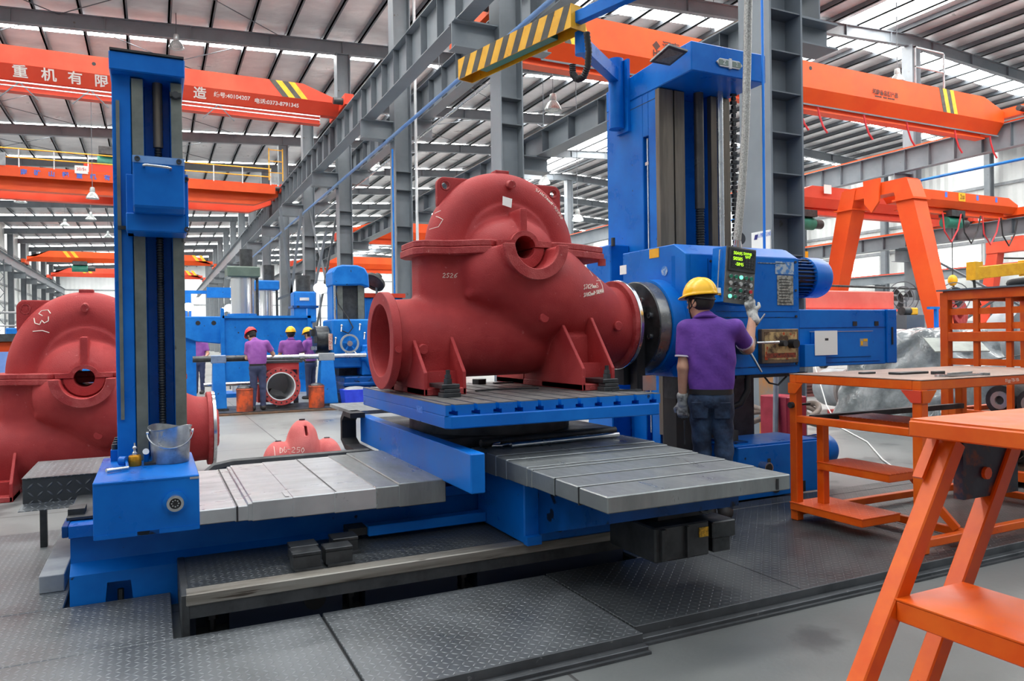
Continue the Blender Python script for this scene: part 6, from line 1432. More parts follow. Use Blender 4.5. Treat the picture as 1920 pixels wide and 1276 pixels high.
part('hinge_bolt', MB().cyl((2.20, 1.41, 1.0), (2.20, 1.36, 1.0), 0.018, n=10), ORANGE, p2)
part('side_strap', MB().bar((2.035, 1.414, 1.11), (1.965, 1.414, 1.0), 0.012, 0.03, (0, 1, 0)), ORANGE, p2)
for x, y in ((2.90, 1.38), (2.90, -0.15), (2.0, -0.15)): part('leg', MB().box(x-0.025, x+0.025, y-0.025, y+0.025, 0, zt-0.05), ORANGE, p2)

# ================================================================== cage rack and what is in it
rk = thing('storage_rack', 'tall orange cage rack of square tube at the right edge', 'rack', (7.6, 3.9, 0), 'orange racks')
rx0, rx1, ry0, ry1, rz = 7.0, 8.3, 2.9, 4.72, 1.79
for x in (rx0, rx1):
    for y in (ry0, ry1): part('post', MB().box(x-0.04, x+0.04, y-0.04, y+0.04, 0, rz), ORANGE, rk, bevel=0.005)
for x in (rx0, rx1):
    for z in (rz-0.03, 1.36, 0.62, 0.1): part('rail', MB().box(x-0.035, x+0.035, ry0, ry1, z-0.045, z+0.045), ORANGE, rk, bevel=0.004)
    for z in (1.60, 1.46, 1.12): part('slat', MB().box(x-0.008, x+0.008, ry0, ry1, z-0.03, z+0.03), ORANGE, rk)
    for y in (4.42, 4.12, 3.88, 3.55, 3.2): part('upright', MB().box(x-0.02, x+0.02, y-0.025, y+0.025, 0.1, rz-0.03), ORANGE, rk, bevel=0.003)
for y in (ry0, ry1):
    for z in (rz-0.03, 1.36, 0.62, 0.1): part('rail', MB().box(rx0, rx1, y-0.035, y+0.035, z-0.045, z+0.045), ORANGE, rk, bevel=0.004)
part('shelf', MB().box(rx0, rx1, ry0, ry1, 0.60, 0.62), RUST, rk); part('shelf', MB().box(rx0, rx1, ry0, ry1, 0.12, 0.14), RUST, rk); part('top_sheet', MB().box(rx0-0.06, rx1, ry0, ry1+0.06, rz+0.015, rz+0.03), STEEL_DK, rk)
part('tag', MB().box(rx0-0.05, rx0-0.045, 4.42, 4.58, 0.94, 1.0), PAPER, rk)
for i, (x, y, z, r, L) in enumerate(((7.4, 4.3, 0.82, 0.14, 0.5), (7.35, 4.0, 0.80, 0.13, 0.5), (7.3, 3.65, 0.84, 0.16, 0.5), (7.45, 3.3, 0.80, 0.13, 0.5), (7.98, 4.1, 0.80, 0.13, 0.5))):
    t = thing('roller', 'black ended roller lying on the rack shelf, %s from the left' % ORD[i], 'roller', (x, y, 0.62), 'rollers on the rack shelf')
    part('drum', MB().cyl((x-L/2, y, 0.62+r), (x+L/2, y, 0.62+r), r, n=24), IRON, t, smooth=40); part('hub', MB().ring((x-L/2-0.02, y, 0.62+r), (x-L/2, y, 0.62+r), r*0.6, r*0.3, 20), COVER, t, smooth=40)
for i in range(5):
    y = 4.35-0.27*i
    t = thing('hose_coil', 'coiled dark hose on the rack bottom, %s from the left' % ORD[i], 'hose', (7.4, y, 0.14), 'hose coils on the rack')
    for k in range(3): part('coil', MB().tube([(7.4+0.02*k+0.20*math.cos(a), y-0.06+0.06*k, 0.36+0.20*math.sin(a)) for a in np.linspace(0, 2*math.pi, 20)], 0.026, 8), mat('grey_hose', lin(70, 68, 66), lin(92, 88, 84), 0.6, scale=9) if 'grey_hose' not in bpy.data.materials else bpy.data.materials['grey_hose'], t, smooth=50)
t = thing('black_ring', 'big black rubber ring lying on the rack top', 'ring', (7.5, 4.0, rz+0.03)); part('ring', MB().tube([(7.55+0.42*math.cos(a), 3.95+0.42*math.sin(a), rz+0.07) for a in np.linspace(0, 2*math.pi, 32)], 0.035, 8, False), BLACK, t, smooth=60)
for i, (x, y, z) in enumerate(((8.9, 4.9, 0.5), (8.95, 4.3, 0.5))):
    single('plastic_bin', 'blue plastic bin behind the rack, %s one' % ('left', 'right')[i], 'bin', MB().box(x, x+0.5, y-0.25, y+0.25, z, z+0.35).box(x-0.02, x+0.52, y-0.27, y+0.27, z+0.33, z+0.37), mat('blue_plastic', lin(30, 96, 220), lin(50, 116, 235), 0.4, scale=8) if 'blue_plastic' not in bpy.data.materials else bpy.data.materials['blue_plastic'], group='blue bins behind the rack')
single('bin_bench', 'low steel bench carrying the blue bins', 'bench', MB().box(8.8, 9.6, 3.9, 5.3, 0.45, 0.5).box(8.82, 8.88, 3.95, 4.0, 0, 0.45).box(8.82, 8.88, 5.2, 5.25, 0, 0.45).box(9.5, 9.56, 3.95, 4.0, 0, 0.45).box(9.5, 9.56, 5.2, 5.25, 0, 0.45), STEEL_DK)
single('cabinet', 'blue steel cabinet behind the rack', 'cabinet', MB().box(9.75, 10.4, 4.7, 5.4, 0, 0.85).box(9.73, 10.42, 4.68, 5.42, 0.85, 0.88).box(9.74, 9.75, 4.75, 5.03, 0.1, 0.8).box(9.74, 9.75, 5.06, 5.35, 0.1, 0.8), BLUE_BG, bevel=0.005)

# machine wrapped in plastic film
FILM = mat('grey_plastic_film', lin(92, 98, 100), lin(150, 156, 158), 0.14, scale=2.4, lo=0.38, hi=0.66, bump=0.9, bscale=7, rvar=0.1, detail=8)
def wrap_f(P):
    x, y, z = P
    k = 1-0.28*np.clip(z/1.4, 0, 1)
    a = s_box((x/k, y/k, z), (0, 0, 0.68), (0.95, 0.95, 0.74), 0.14)*0.8
    a = smin(a, s_box(P, (0.2, -0.6, 0.45), (0.75, 0.8, 0.5), 0.15), 0.2)
    f = 0.022*np.sin(9*x+7*np.sin(3*z+2*y))+0.018*np.sin(11*y+5*z+3*np.sin(4*x))+0.012*np.sin(17*(x+y)-6*z)
    return np.maximum(a+f, -z)
wm = thing('wrapped_machine', 'machine wrapped in grey shiny plastic film behind the platform', 'wrapped machine', (10.5, 7.45, 0)); ROOT[wm.name] = Vector((0, 0, 0))
me = sdf_mesh('plastic_film', wrap_f, (-1.3, -1.7, -0.05), (1.3, 1.3, 1.6), 0.035, None); me.materials.append(FILM); part('plastic_film', me, None, wm)
part('film_tie', MB().tube([(-0.9, -0.9, 1.05), (0, -1.0, 1.0), (0.9, -0.9, 1.05)], 0.012, 6), BLACK, wm)
ds = thing('drawing_stand', 'grey steel drawing stand with a tilted plate in front of the wrapped machine', 'stand', (8.75, 5.9, 0))
part('pole', MB().cyl((8.75, 5.9, 0.03), (8.75, 5.9, 1.2), 0.025, n=12), GREY_LT, ds, smooth=40); part('foot', MB().box(8.5, 9.0, 5.7, 6.1, 0, 0.03), GREY_LT, ds)
part('tilted_plate', MB().hexa([(8.42, 5.82, 1.16), (8.95, 5.5, 1.16), (9.10, 5.75, 1.32), (8.57, 6.07, 1.32), (8.42, 5.82, 1.175), (8.95, 5.5, 1.175), (9.10, 5.75, 1.335), (8.57, 6.07, 1.335)]), mat('pale_green_steel', lin(150, 156, 148), lin(132, 138, 132), 0.5, scale=6), ds)

gp = thing('pipe_fitting', 'short grey flanged pipe lying with its open end to the front', 'pipe', (10.9, 9.0, 0))
gd = Vector((-0.35, -1, 0)).normalized(); gc = Vector((10.9, 8.95, 0.42))
part('flange', MB().ring(gc, gc-gd*0.08, 0.40, 0.32, 40), mat('brown_grey_primer', lin(116, 108, 106), lin(132, 124, 122), 0.6, scale=8), gp, smooth=40)
part('pipe_wall', MB().ring(gc-gd*0.08, gc-gd*0.9, 0.34, 0.315, 40), GREY_LT, gp, smooth=40); part('pipe_end', MB().cyl(gc-gd*0.88, gc-gd*0.9, 0.32, n=32), GREY_LT, gp)
part('cradle', MB().box(10.45, 10.9, 8.9, 9.2, 0, 0.09).box(10.55, 10.7, 8.95, 9.1, 0.09, 0.16), RED_D, gp)
ps = thing('plate_stack', 'stack of dark red steel plates on the floor beyond the headstock', 'steel plates', (11, 12, 0), None)
for i, (x0, x1, y0, y1) in enumerate(((8.6, 14.0, 12.0, 14.0), (8.9, 13.6, 12.1, 14.1), (8.4, 13.9, 12.05, 13.9), (9.2, 14.2, 12.0, 14.0))): part('plate', MB().box(x0, x1, y0, y1, 0.08*i, 0.08*i+0.065), mat('dark_red_plate', lin(120, 66, 62), lin(98, 60, 58), 0.6, scale=3) if 'dark_red_plate' not in bpy.data.materials else bpy.data.materials['dark_red_plate'], ps)
for i, (x, y, r, lab) in enumerate(((11.0, 13.0, 0.34, 'pink flange casting standing on the plate stack'), (12.6, 12.9, 0.26, 'orange flange casting at the right of the plate stack'))):
    single('flange_casting', lab, 'casting', MB().lathe([(r, 0), (r, 0.06), (r*0.6, 0.1), (r*0.5, 0.35), (r*0.35, 0.36), (r*0.35, 0.0)], (x, y, 0.305), n=24), PINK if i == 0 else ORANGE_CR, smooth=40)
cr = thing('parts_crate', 'small red steel box beside the foot of the big column', 'crate', (6.35, 6.2, 0)); part('box', MB().box(6.2, 6.5, 6.0, 6.4, 0, 0.72), mat('crimson_paint', lin(170, 36, 60), lin(150, 30, 50), 0.5, scale=6), cr, bevel=0.01); part('slot', MB().box(6.24, 6.4, 5.995, 6.0, 0.6, 0.63), BLACK, cr); part('post', MB().cyl((6.12, 6.1, 0), (6.2, 6.15, 0.95), 0.03, n=8), GREY_LT, cr)
hc = thing('cable_coil', 'brown cables looped round the foot of the big column', 'cable', (7.1, 7.0, 0))
for k in range(3): part('loop', MB().tube([(7.02+0.42*math.cos(a)*1.1, 6.85+0.36*math.sin(a), 0.36+0.05*k+0.07*math.sin(2*a+k)) for a in np.linspace(2.4, 6.6, 24)], 0.035, 8), mat('brown_cable', lin(96, 84, 76), lin(120, 106, 96), 0.6, scale=9) if k == 0 else bpy.data.materials['brown_cable'], hc, smooth=60)
single('rope', 'thin white rope trailing over the floor behind the platform', 'rope', MB().tube([(9.5, 8.6, 0.9), (9.3, 8.2, 0.3), (9.2, 7.9, 0.015), (8.2, 6.6, 0.012), (7.2, 5.6, 0.012), (6.6, 4.9, 0.012), (6.9, 4.3, 0.012)], 0.009, 6), PAPER, smooth=60)
nb = thing('notice_board', 'white sign with a dark blue mark fixed to the big grey column', 'sign', (7.19, 7.35, 1.6))
part('board', MB().box(7.175, 7.198, 7.19, 7.52, 1.6, 2.755), PAPER, nb)
text('山推机械', 0.065, BLU_L, nb, (7.172, 7.30, 2.70), FACE_NX); part('logo', MB().prism([(7.42, 2.655), (7.47, 2.655), (7.45, 2.72), (7.40, 2.72)], 'x', 7.17, 7.175), mat('deep_blue', lin(30, 30, 110), None, 0.6), nb)

# ================================================================== far right: yellow jib, hanging casting, fans
yj = thing('jib_crane', 'yellow telescopic jib with a hook reaching over the orange rack', 'jib crane', (18, 9.5, 0))
d0, d1 = Vector((15.6, 9.9, 2.62)), Vector((20.2, 9.2, 3.05))
part('boom', MB().bar(d0.lerp(d1, 0.3), d1, 0.26, 0.34), YELLOW, yj, bevel=0.01); part('boom_tip', MB().bar(d0, d0.lerp(d1, 0.34), 0.2, 0.26), YELLOW, yj, bevel=0.01); part('tip_head', MB().box(15.5, 15.75, 9.8, 10.0, 2.48, 2.86), YELLOW, yj)
part('turret', MB().box(19.2, 20.8, 8.4, 10.0, 3.1, 3.3), YELLOW, yj); part('gearbox', MB().box(19.0, 19.7, 8.7, 9.4, 3.3, 3.9), GREY_LT, yj, bevel=0.05); part('gear_cover', MB().ring((19.35, 8.70, 3.6), (19.35, 8.66, 3.6), 0.22, 0.12, 20), IRON, yj)
part('mast', MB().box(19.8, 20.3, 9.0, 9.5, 0, 3.1), YELLOW, yj); part('hook_chain', MB().tube([(15.6, 9.9, 2.48), (15.65, 9.9, 2.2), (15.8, 9.9, 1.95)], 0.03, 6), IRON, yj); part('cable', MB().tube([(19.0, 9.0, 3.5), (18.0, 9.4, 3.1), (17.0, 9.6, 2.95), (16.4, 9.75, 2.95)], 0.02, 6), BLACK, yj)
hcg = thing('impeller_casting', 'dark red round casting hanging on a chain sling', 'casting', (28.0, 18.6, 1.5), None)
part('ring', MB().ring((28.0, 18.4, 2.05), (28.0, 18.8, 2.05), 0.62, 0.42, 40), RED_D, hcg, smooth=40); part('inner_ring', MB().ring((28.0, 18.3, 2.05), (28.0, 18.9, 2.05), 0.36, 0.2, 32), RED_D, hcg, smooth=40); part('web', MB().cyl((28.0, 18.55, 2.05), (28.0, 18.65, 2.05), 0.45, n=32), RED_D, hcg)
for s in (-1, 1): part('chain', MB().cyl((28.0+0.55*s, 18.6, 2.35), (28.0, 18.6, 3.0), 0.025, n=6), IRON, hcg)
hk = thing('crane_hook', 'yellow crane hook block on a wire above the red round casting', 'hook', (28.0, 18.6, 2.95)); part('hook', MB().tube([(28.0, 18.6, 3.2), (28.08, 18.6, 3.1), (28.0, 18.6, 2.99), (19.12, 18.6, 3.07)], 0.04, 8), IRON, hk, smooth=50); part('block', MB().ball((28.0, 18.6, 3.37), (0.2, 0.16, 0.22), 14, 8), YELLOW, hk, smooth=60); part('wire', MB().cyl((28.0, 18.6, 3.55), (28.0, 18.6, 5.5), 0.02, n=6), IRON, hk)
for i, (x, y, lab) in enumerate(((23.5, 17.6, 'grey caged fan left of the leg behind the gantry'), (26.0, 17.4, 'dark caged fan right of the gantry leg'))):
    f_ = thing('pedestal_fan', lab, 'fan', (x, y, 0), 'caged fans'); part('stand', MB().cyl((x, y, 0), (x, y, 2.3), 0.04, n=10), STEEL_DK, f_)
    for r in (0.2, 0.38, 0.55): part('cage_ring', MB().tube([(x+r*math.cos(a)*0.8, y-0.2-r*math.cos(a)*0.5, 2.6+r*math.sin(a)) for a in np.linspace(0, 2*math.pi, 24)], 0.018, 5, False), STEEL_DK, f_)
    for k in range(3):
        a = 2*math.pi*k/3+i; part('blade', MB().hexa([(x, y-0.12, 2.6), (x+0.4*math.cos(a)*0.8, y-0.12-0.4*math.cos(a)*0.5, 2.6+0.4*math.sin(a)), (x+0.4*math.cos(a+0.7)*0.8, y-0.12-0.4*math.cos(a+0.7)*0.5, 2.6+0.4*math.sin(a+0.7)), (x+0.1, y-0.12, 2.66), (x, y-0.14, 2.6), (x+0.4*math.cos(a)*0.8, y-0.14-0.4*math.cos(a)*0.5, 2.6+0.4*math.sin(a)), (x+0.4*math.cos(a+0.7)*0.8, y-0.14-0.4*math.cos(a+0.7)*0.5, 2.6+0.4*math.sin(a+0.7)), (x+0.1, y-0.14, 2.66)]), IRON, f_)
    part('motor', MB().cyl((x, y-0.1, 2.6), (x+0.12, y+0.2, 2.6), 0.11, n=12), IRON, f_, smooth=40)
pw = thing('partition_screen', 'low pale grey partition screen along the far right', 'partition', (30, 19.5, 0))
for xp in (26.0, 27.9, 29.8, 33.6, 35.5, 37.4): part('panel', MB().box(xp, xp+1.85, 20.5, 20.55, 0.2, 2.7), GREY_LT, pw); part('post', MB().box(xp-0.07, xp, 20.48, 20.57, 0, 2.8), STEEL_DK, pw)
PINKB = mat('faded_pink_paint', lin(214, 92, 80), lin(222, 108, 96), 0.6, scale=1.5)
bg_ = thing('crane_beam', 'long pink-red crane beam stored behind the headstock ram', 'beam', (15.5, 15.5, 0)); part('beam', MB().box(13.5, 21.2, 16.0, 16.7, 2.12, 2.68), PINKB, bg_, bevel=0.03); part('flange', MB().box(13.5, 21.2, 15.85, 16.85, 2.05, 2.12), PINKB, bg_)
for x in (14.5, 17.5, 20.8): part('trestle', MB().box(x-0.1, x+0.1, 16.0, 16.7, 0, 2.05), STEEL_DK, bg_)
for i, (x, y, lab) in enumerate(((20.3, 14.9, 'dark motor unit with yellow gearbox on the ram end side'), (9.5, 15.0, 'brown hoist motor behind the finned motor'))):
    t = thing('hoist_motor', lab, 'motor', (x, y, 0)); part('motor', MB().cyl((x-0.25, y, 2.02), (x+0.05, y, 2.02), 0.13, n=18), IRON, t, smooth=40); part('gearbox', MB().box(x+0.05, x+0.35, y-0.12, y+0.12, 1.9, 2.12), YELLOW, t, bevel=0.03); part('stand', MB().box(x-0.3, x+0.5, y-0.2, y+0.2, 0, 1.9), STEEL_DK, t)
single('wheel_casting', 'large grey flanged wheel behind the orange rack', 'casting', MB().ring((13.4, 7.6, 1.15), (13.4, 8.0, 1.15), 0.62, 0.28, 40).ring((13.4, 7.5, 1.15), (13.4, 7.6, 1.15), 0.4, 0.28, 40), GREY_LT, smooth=40)
t = thing('casting_stand', 'dark trestle under the grey flanged wheel', 'trestle', (13.4, 7.8, 0)); part('trestle', MB().box(12.9, 13.9, 7.5, 8.1, 0, 0.525), STEEL_DK, t)
t = thing('machine_unit', 'blue machine unit beside the gantry leg', 'machine', (20.5, 14.2, 0)); part('body', MB().box(20.0, 21.0, 13.8, 14.6, 0, 1.5), BLUE_BG, t, bevel=0.03); part('arm', MB().box(20.2, 20.9, 14.1, 14.2, 2.05, 2.12).box(20.5, 20.58, 14.1, 14.2, 1.5, 2.05), BLUE_BG, t)
# ================================================================== boring work behind, on the left of the pump
Yb0 = 15.9
bp_ = thing('rig_base_plate', 'dark base plate of the boring rig behind, littered with chips', 'base plate', (2.4, 15.9, 0))
part('base', MB().box(0.5, 4.2, 15.15, 16.7, 0, 0.05), IRON, bp_); part('edge', MB().box(0.5, 4.2, 15.05, 15.15, 0, 0.035), RUST, bp_)
bb = thing('boring_bar', 'long bright steel boring bar across the back rig', 'boring bar', (2.3, Yb0, 1.0))
part('bar', MB().cyl((0.68, Yb0, 1.07), (4.15, Yb0, 1.07), 0.052, n=20), CHROME, bb, smooth=40)
part('bar_sleeve', MB().cyl((0.68, Yb0, 1.07), (1.9, Yb0, 1.07), 0.062, n=20), DARKSTEEL, bb, smooth=40); part('collar', MB().cyl((2.72, Yb0, 1.07), (2.82, Yb0, 1.07), 0.08, n=18), CHROME, bb, smooth=40)
part('lower_bar', MB().cyl((0.9, Yb0+0.5, 0.53), (2.0, Yb0+0.5, 0.53), 0.04, n=14), CHROME, bb, smooth=40)
for i, (x, w0, w1, lab) in enumerate(((1.15, 0.13, 0.11, 'blue upright bar support at the left of the back rig'), (3.28, 0.19, 0.13, 'blue tapered bar support at the right of the back rig'))):
    t = thing('bar_support', lab, 'support', (x, Yb0, 0.05), 'bar supports of the back rig')
    part('pedestal', MB().hexa([(x-w0, Yb0-0.25, 0.09), (x+w0, Yb0-0.25, 0.09), (x+w0, Yb0+0.25, 0.09), (x-w0, Yb0+0.25, 0.09), (x-w1, Yb0-0.12, 0.98), (x+w1, Yb0-0.12, 0.98), (x+w1, Yb0+0.12, 0.98), (x-w1, Yb0+0.12, 0.98)]), BLUE_BG, t, bevel=0.006)
    part('bearing_cap', MB().box(x-w1-0.03, x+w1+0.03, Yb0-0.10, Yb0+0.10, 0.98, 1.14), mat('pale_blue_cap', lin(130, 150, 180), lin(110, 130, 160), 0.4, 0.3, scale=9) if i == 0 else GREY_LT, t, bevel=0.01); part('foot', MB().box(x-w0-0.03, x+w0+0.03, Yb0-0.3, Yb0+0.3, 0.05, 0.09), IRON, t)
wp = thing('flanged_workpiece', 'red pipe casting with a bolted round flange facing the front', 'casting', (2.3, 16.0, 0.1))
fy = 15.42
part('flange', MB().ring((2.28, fy, 0.50), (2.28, fy+0.07, 0.50), 0.38, 0.28, 48), RED_D, wp, smooth=40)
part('bore', MB().ring((2.28, fy+0.07, 0.50), (2.28, fy+0.9, 0.50), 0.31, 0.275, 40), WHITE, wp, smooth=40); part('bore_rim', MB().ring((2.28, fy-0.004, 0.50), (2.28, fy, 0.50), 0.285, 0.265, 48), WHITE, wp); part('bore_end', MB().cyl((2.28, fy+0.9, 0.5), (2.28, fy+0.95, 0.5), 0.31, n=32), WHITE, wp)
part('swarf', MB().hexa([(2.05, fy+0.1, 0.35), (2.40, fy+0.1, 0.28), (2.40, fy+0.5, 0.28), (2.05, fy+0.5, 0.34), (2.12, fy+0.14, 0.46), (2.30, fy+0.14, 0.40), (2.30, fy+0.45, 0.38), (2.12, fy+0.45, 0.44)]), BLACK, wp)
for i in range(20):
    a = 2*math.pi*i/20; part('bolt_hole', MB().cyl((2.28+0.33*math.cos(a), fy-0.003, 0.50+0.33*math.sin(a)), (2.28+0.33*math.cos(a), fy+0.01, 0.50+0.33*math.sin(a)), 0.018, n=8), BLACK, wp)
part('body', MB().box(1.95, 2.68, fy+0.28, fy+1.3, 0.82, 0.98).box(1.95, 2.68, fy+0.96, fy+1.3, 0.12, 0.82), RED, wp); part('top_plate', MB().box(1.9, 2.75, fy+0.25, fy+1.3, 0.96, 1.0), IRON, wp)
part('body_rib', MB().box(2.66, 2.70, fy+0.4, fy+0.5, 0.3, 0.96), RED_D, wp)
for i, (x, lab) in enumerate(((1.58, 'orange swarf drum left of the flanged workpiece'), (2.96, 'orange swarf drum right of the flanged workpiece'))):
    t = thing('swarf_drum', lab, 'drum', (x, 15.35, 0.05), 'swarf drums'); part('drum', MB().lathe([(0.155, 0.05), (0.155, 0.46), (0.165, 0.47), (0.15, 0.5), (0.16, 0.5)], (x, 15.35, 0), n=24), mat('rusty_orange_drum', lin(214, 84, 34), lin(120, 60, 44), 0.6, scale=5, lo=0.4, hi=0.6) if i == 0 else bpy.data.materials['rusty_orange_drum'], t, smooth=40); part('chips', MB().ball((x, 15.35, 0.49), (0.15, 0.15, 0.06), 12, 6), DARKSTEEL, t)
# boring mill at the right end of the rig
ml = thing('boring_mill', 'older blue boring mill with hooded column and handwheel behind', 'machine', (3.75, 16.5, 0))
part('gearbox', MB().box(3.28, 4.2, 16.1, 17.1, 0.8, 1.86), BLUE_BG, ml, bevel=0.03); part('lower_box', MB().box(3.9, 4.5, 16.0, 17.0, 0.62, 1.3), BLUE_BG, ml, bevel=0.03); part('tail_flare', MB().lathe([(0.09, 3.85), (0.12, 3.95), (0.3, 4.05), (0.42, 4.15), (0.42, 4.3)], (0, 15.98, 1.05), ax='x', n=28), BLUE_BG, ml, smooth=40)
part('column', MB().box(3.35, 3.95, 16.5, 17.0, 0.6, 2.75), IRON, ml); part('column_way', MB().box(3.32, 3.44, 16.42, 16.5, 1.86, 2.7), WAY, ml); part('column_way', MB().box(3.78, 3.92, 16.42, 16.5, 1.86, 2.7), WAY, ml); part('column_side', MB().box(3.22, 3.32, 16.45, 17.0, 1.2, 2.6), BLUE_BG, ml)
part('hood', MB().prism([(3.20, 2.60), (3.20, 2.90), (3.28, 3.02), (3.42, 3.06), (3.75, 3.06), (3.92, 3.0), (4.0, 2.86), (4.02, 2.56), (3.85, 2.62)], 'y', 16.3, 17.05), BLUE_BG, ml, bevel=0.03)
part('bed', MB().box(3.45, 5.0, 15.75, 17.2, 0.05, 0.62).box(3.35, 5.0, 15.65, 17.2, 0.05, 0.3).box(3.42, 5.0, 15.7, 17.2, 0.42, 0.5), BLUE_D, ml, bevel=0.02)
hwl = part('handwheel', MB().ring((3.62, 15.95, 1.33), (3.62, 15.99, 1.33), 0.205, 0.165, 32), GREY_LT, ml, smooth=40); part('hub', MB().cyl((3.62, 15.93, 1.33), (3.62, 16.1, 1.33), 0.06, n=16), CHROME, hwl, smooth=40)
for k in range(5):
    a = 2*math.pi*k/5+0.4; part('spoke', MB().bar((3.62, 15.97, 1.33), (3.62+0.18*math.cos(a), 15.97, 1.33+0.18*math.sin(a)), 0.028), BLUE_BG, hwl)
for a in (-2.0, -1.05): part('crank_pin', MB().cyl((3.62+0.19*math.cos(a), 15.96, 1.33+0.19*math.sin(a)), (3.62+0.26*math.cos(a), 15.9, 1.33+0.26*math.sin(a)), 0.016, n=8), CHROME, hwl)
for x, z in ((3.48, 1.72), (3.88, 1.74), (3.98, 1.55), (3.35, 1.45)): part('lever', MB().ball((x, 16.08, z), 0.03, 8, 6).cyl((x, 16.08, z), (x-0.02, 16.05, z-0.13), 0.014, n=6), CHROME, ml, smooth=50)
part('cable', MB().tube([(3.42, 16.4, 2.6), (3.46, 16.3, 2.2), (3.62, 16.1, 1.9), (3.72, 16.06, 1.68), (3.62, 16.06, 1.55), (3.45, 16.06, 1.62)], 0.014, 6), BLACK, ml, smooth=50); part('height_plate', MB().box(3.2, 3.28, 16.08, 16.12, 1.2, 1.55), mat('red_scale', lin(170, 90, 80), lin(200, 190, 180), 0.5, scale=30), ml); part('feed_shaft', MB().cyl((3.24, 16.3, 0.8), (3.24, 16.3, 2.6), 0.025, n=8), CHROME, ml)
cu = thing('chuck', 'dark round chuck with bolt heads facing left on the back mill', 'chuck', (3.1, 16.5, 1.1)); part('disc', MB().cyl((2.98, 16.5, 1.42), (3.26, 16.5, 1.42), 0.30, n=40), DARKSTEEL, cu, smooth=40, bevel=0.01); part('tool', MB().box(2.86, 2.98, 16.25, 16.4, 1.2, 1.28), CHROME, cu); part('jaw', MB().box(2.92, 2.98, 16.2, 16.35, 1.35, 1.5), IRON, cu); part('jaw', MB().box(2.92, 2.98, 16.55, 16.75, 1.5, 1.65), IRON, cu)
POLISH = mat('polished_column_steel', (0.66, 0.67, 0.68, 1), None, 0.25, 0.9)
for o_ in (ml, cu): o_.location.x += 0.18
for o_ in ml.children:
    if o_.name.split('.')[0] in ('hood', 'column', 'column_way', 'column_side', 'feed_shaft'): o_.location.x += 0.15
bn = thing('chip_bin', 'blue plastic chip bin in front of the old mill', 'bin', (3.7, 15.3, 0)); bn.location.z = 0.05; part('bin', MB().hexa([(3.5, 15.1, 0.0), (3.95, 15.1, 0), (3.95, 15.45, 0), (3.5, 15.45, 0), (3.46, 15.06, 0.34), (4.0, 15.06, 0.34), (4.0, 15.5, 0.34), (3.46, 15.5, 0.34)]), mat('violet_blue_plastic', lin(40, 60, 210), lin(50, 76, 225), 0.4, scale=6), bn); part('chips', MB().ball((3.73, 15.28, 0.34), (0.24, 0.18, 0.06), 14, 6), GREY_LT, bn)
fn = thing('pedestal_fan', 'black fan head tilted up right of the hooded column', 'fan', (4.55, 17.5, 0), 'caged fans'); fc_ = Vector((4.55, 17.4, 2.80)); fnn = Vector((-0.5, -0.35, -0.6)).normalized()
part('cage', MB().ring(fc_, fc_+fnn*0.07, 0.27, 0.22, 24).cyl(fc_+fnn*0.03, fc_+fnn*0.04, 0.26, n=24), IRON, fn, smooth=40); part('motor', MB().cyl(fc_-fnn*0.2, fc_, 0.09, n=14), IRON, fn, smooth=40); part('pole', MB().cyl((4.62, 17.5, 0), (4.62, 17.5, 2.75), 0.03, n=8), STEEL_DK, fn)
cb = thing('electrical_cabinet', 'blue electrical cabinet with a red top rail right of the old mill', 'cabinet', (4.7, 18.0, 0)); part('cabinet', MB().box(4.35, 5.3, 17.6, 18.4, 0, 2.42), BLUE_BG, cb, bevel=0.02); part('top_rail', MB().box(4.3, 5.35, 17.55, 18.45, 2.42, 2.52), RED_CR, cb); part('door_seam', MB().box(4.82, 4.83, 17.592, 17.6, 0.1, 2.3), IRON, cb)
# blue guard and beam behind the workers
gd_ = thing('splash_guard', 'large blue sheet splash guard behind the workers', 'guard', (2.3, 18.8, 0)); part('sheet', MB().box(1.50, 3.45, 18.75, 18.8, 0.45, 1.98), BLUE_BG, gd_); part('rim', MB().box(1.46, 3.5, 18.7, 18.85, 1.96, 2.02), BLUE_BG, gd_); part('post', MB().box(1.42, 1.50, 18.7, 18.85, 0, 2.2), BLUE_BG, gd_); part('post', MB().box(3.42, 3.5, 18.7, 18.85, 0, 2.2), BLUE_BG, gd_)
ab = thing('radial_arm', 'blue tapered beam with round holes reaching left of the guard', 'machine arm', (0.9, 19.2, 0)); part('beam', MB().prism([(0.2, 2.02), (1.5, 2.02), (1.5, 1.35), (0.9, 1.42), (0.2, 1.68)], 'y', 19.2, 19.6), BLUE_BG, ab, bevel=0.02); part('pedestal', MB().box(0.5, 0.9, 19.3, 19.9, 0, 1.5), BLUE_BG, ab)
for x in (0.62, 0.95, 1.3): part('hole', MB().cyl((x, 19.195, 1.86), (x, 19.2, 1.86), 0.055, n=16), BLACK, ab)
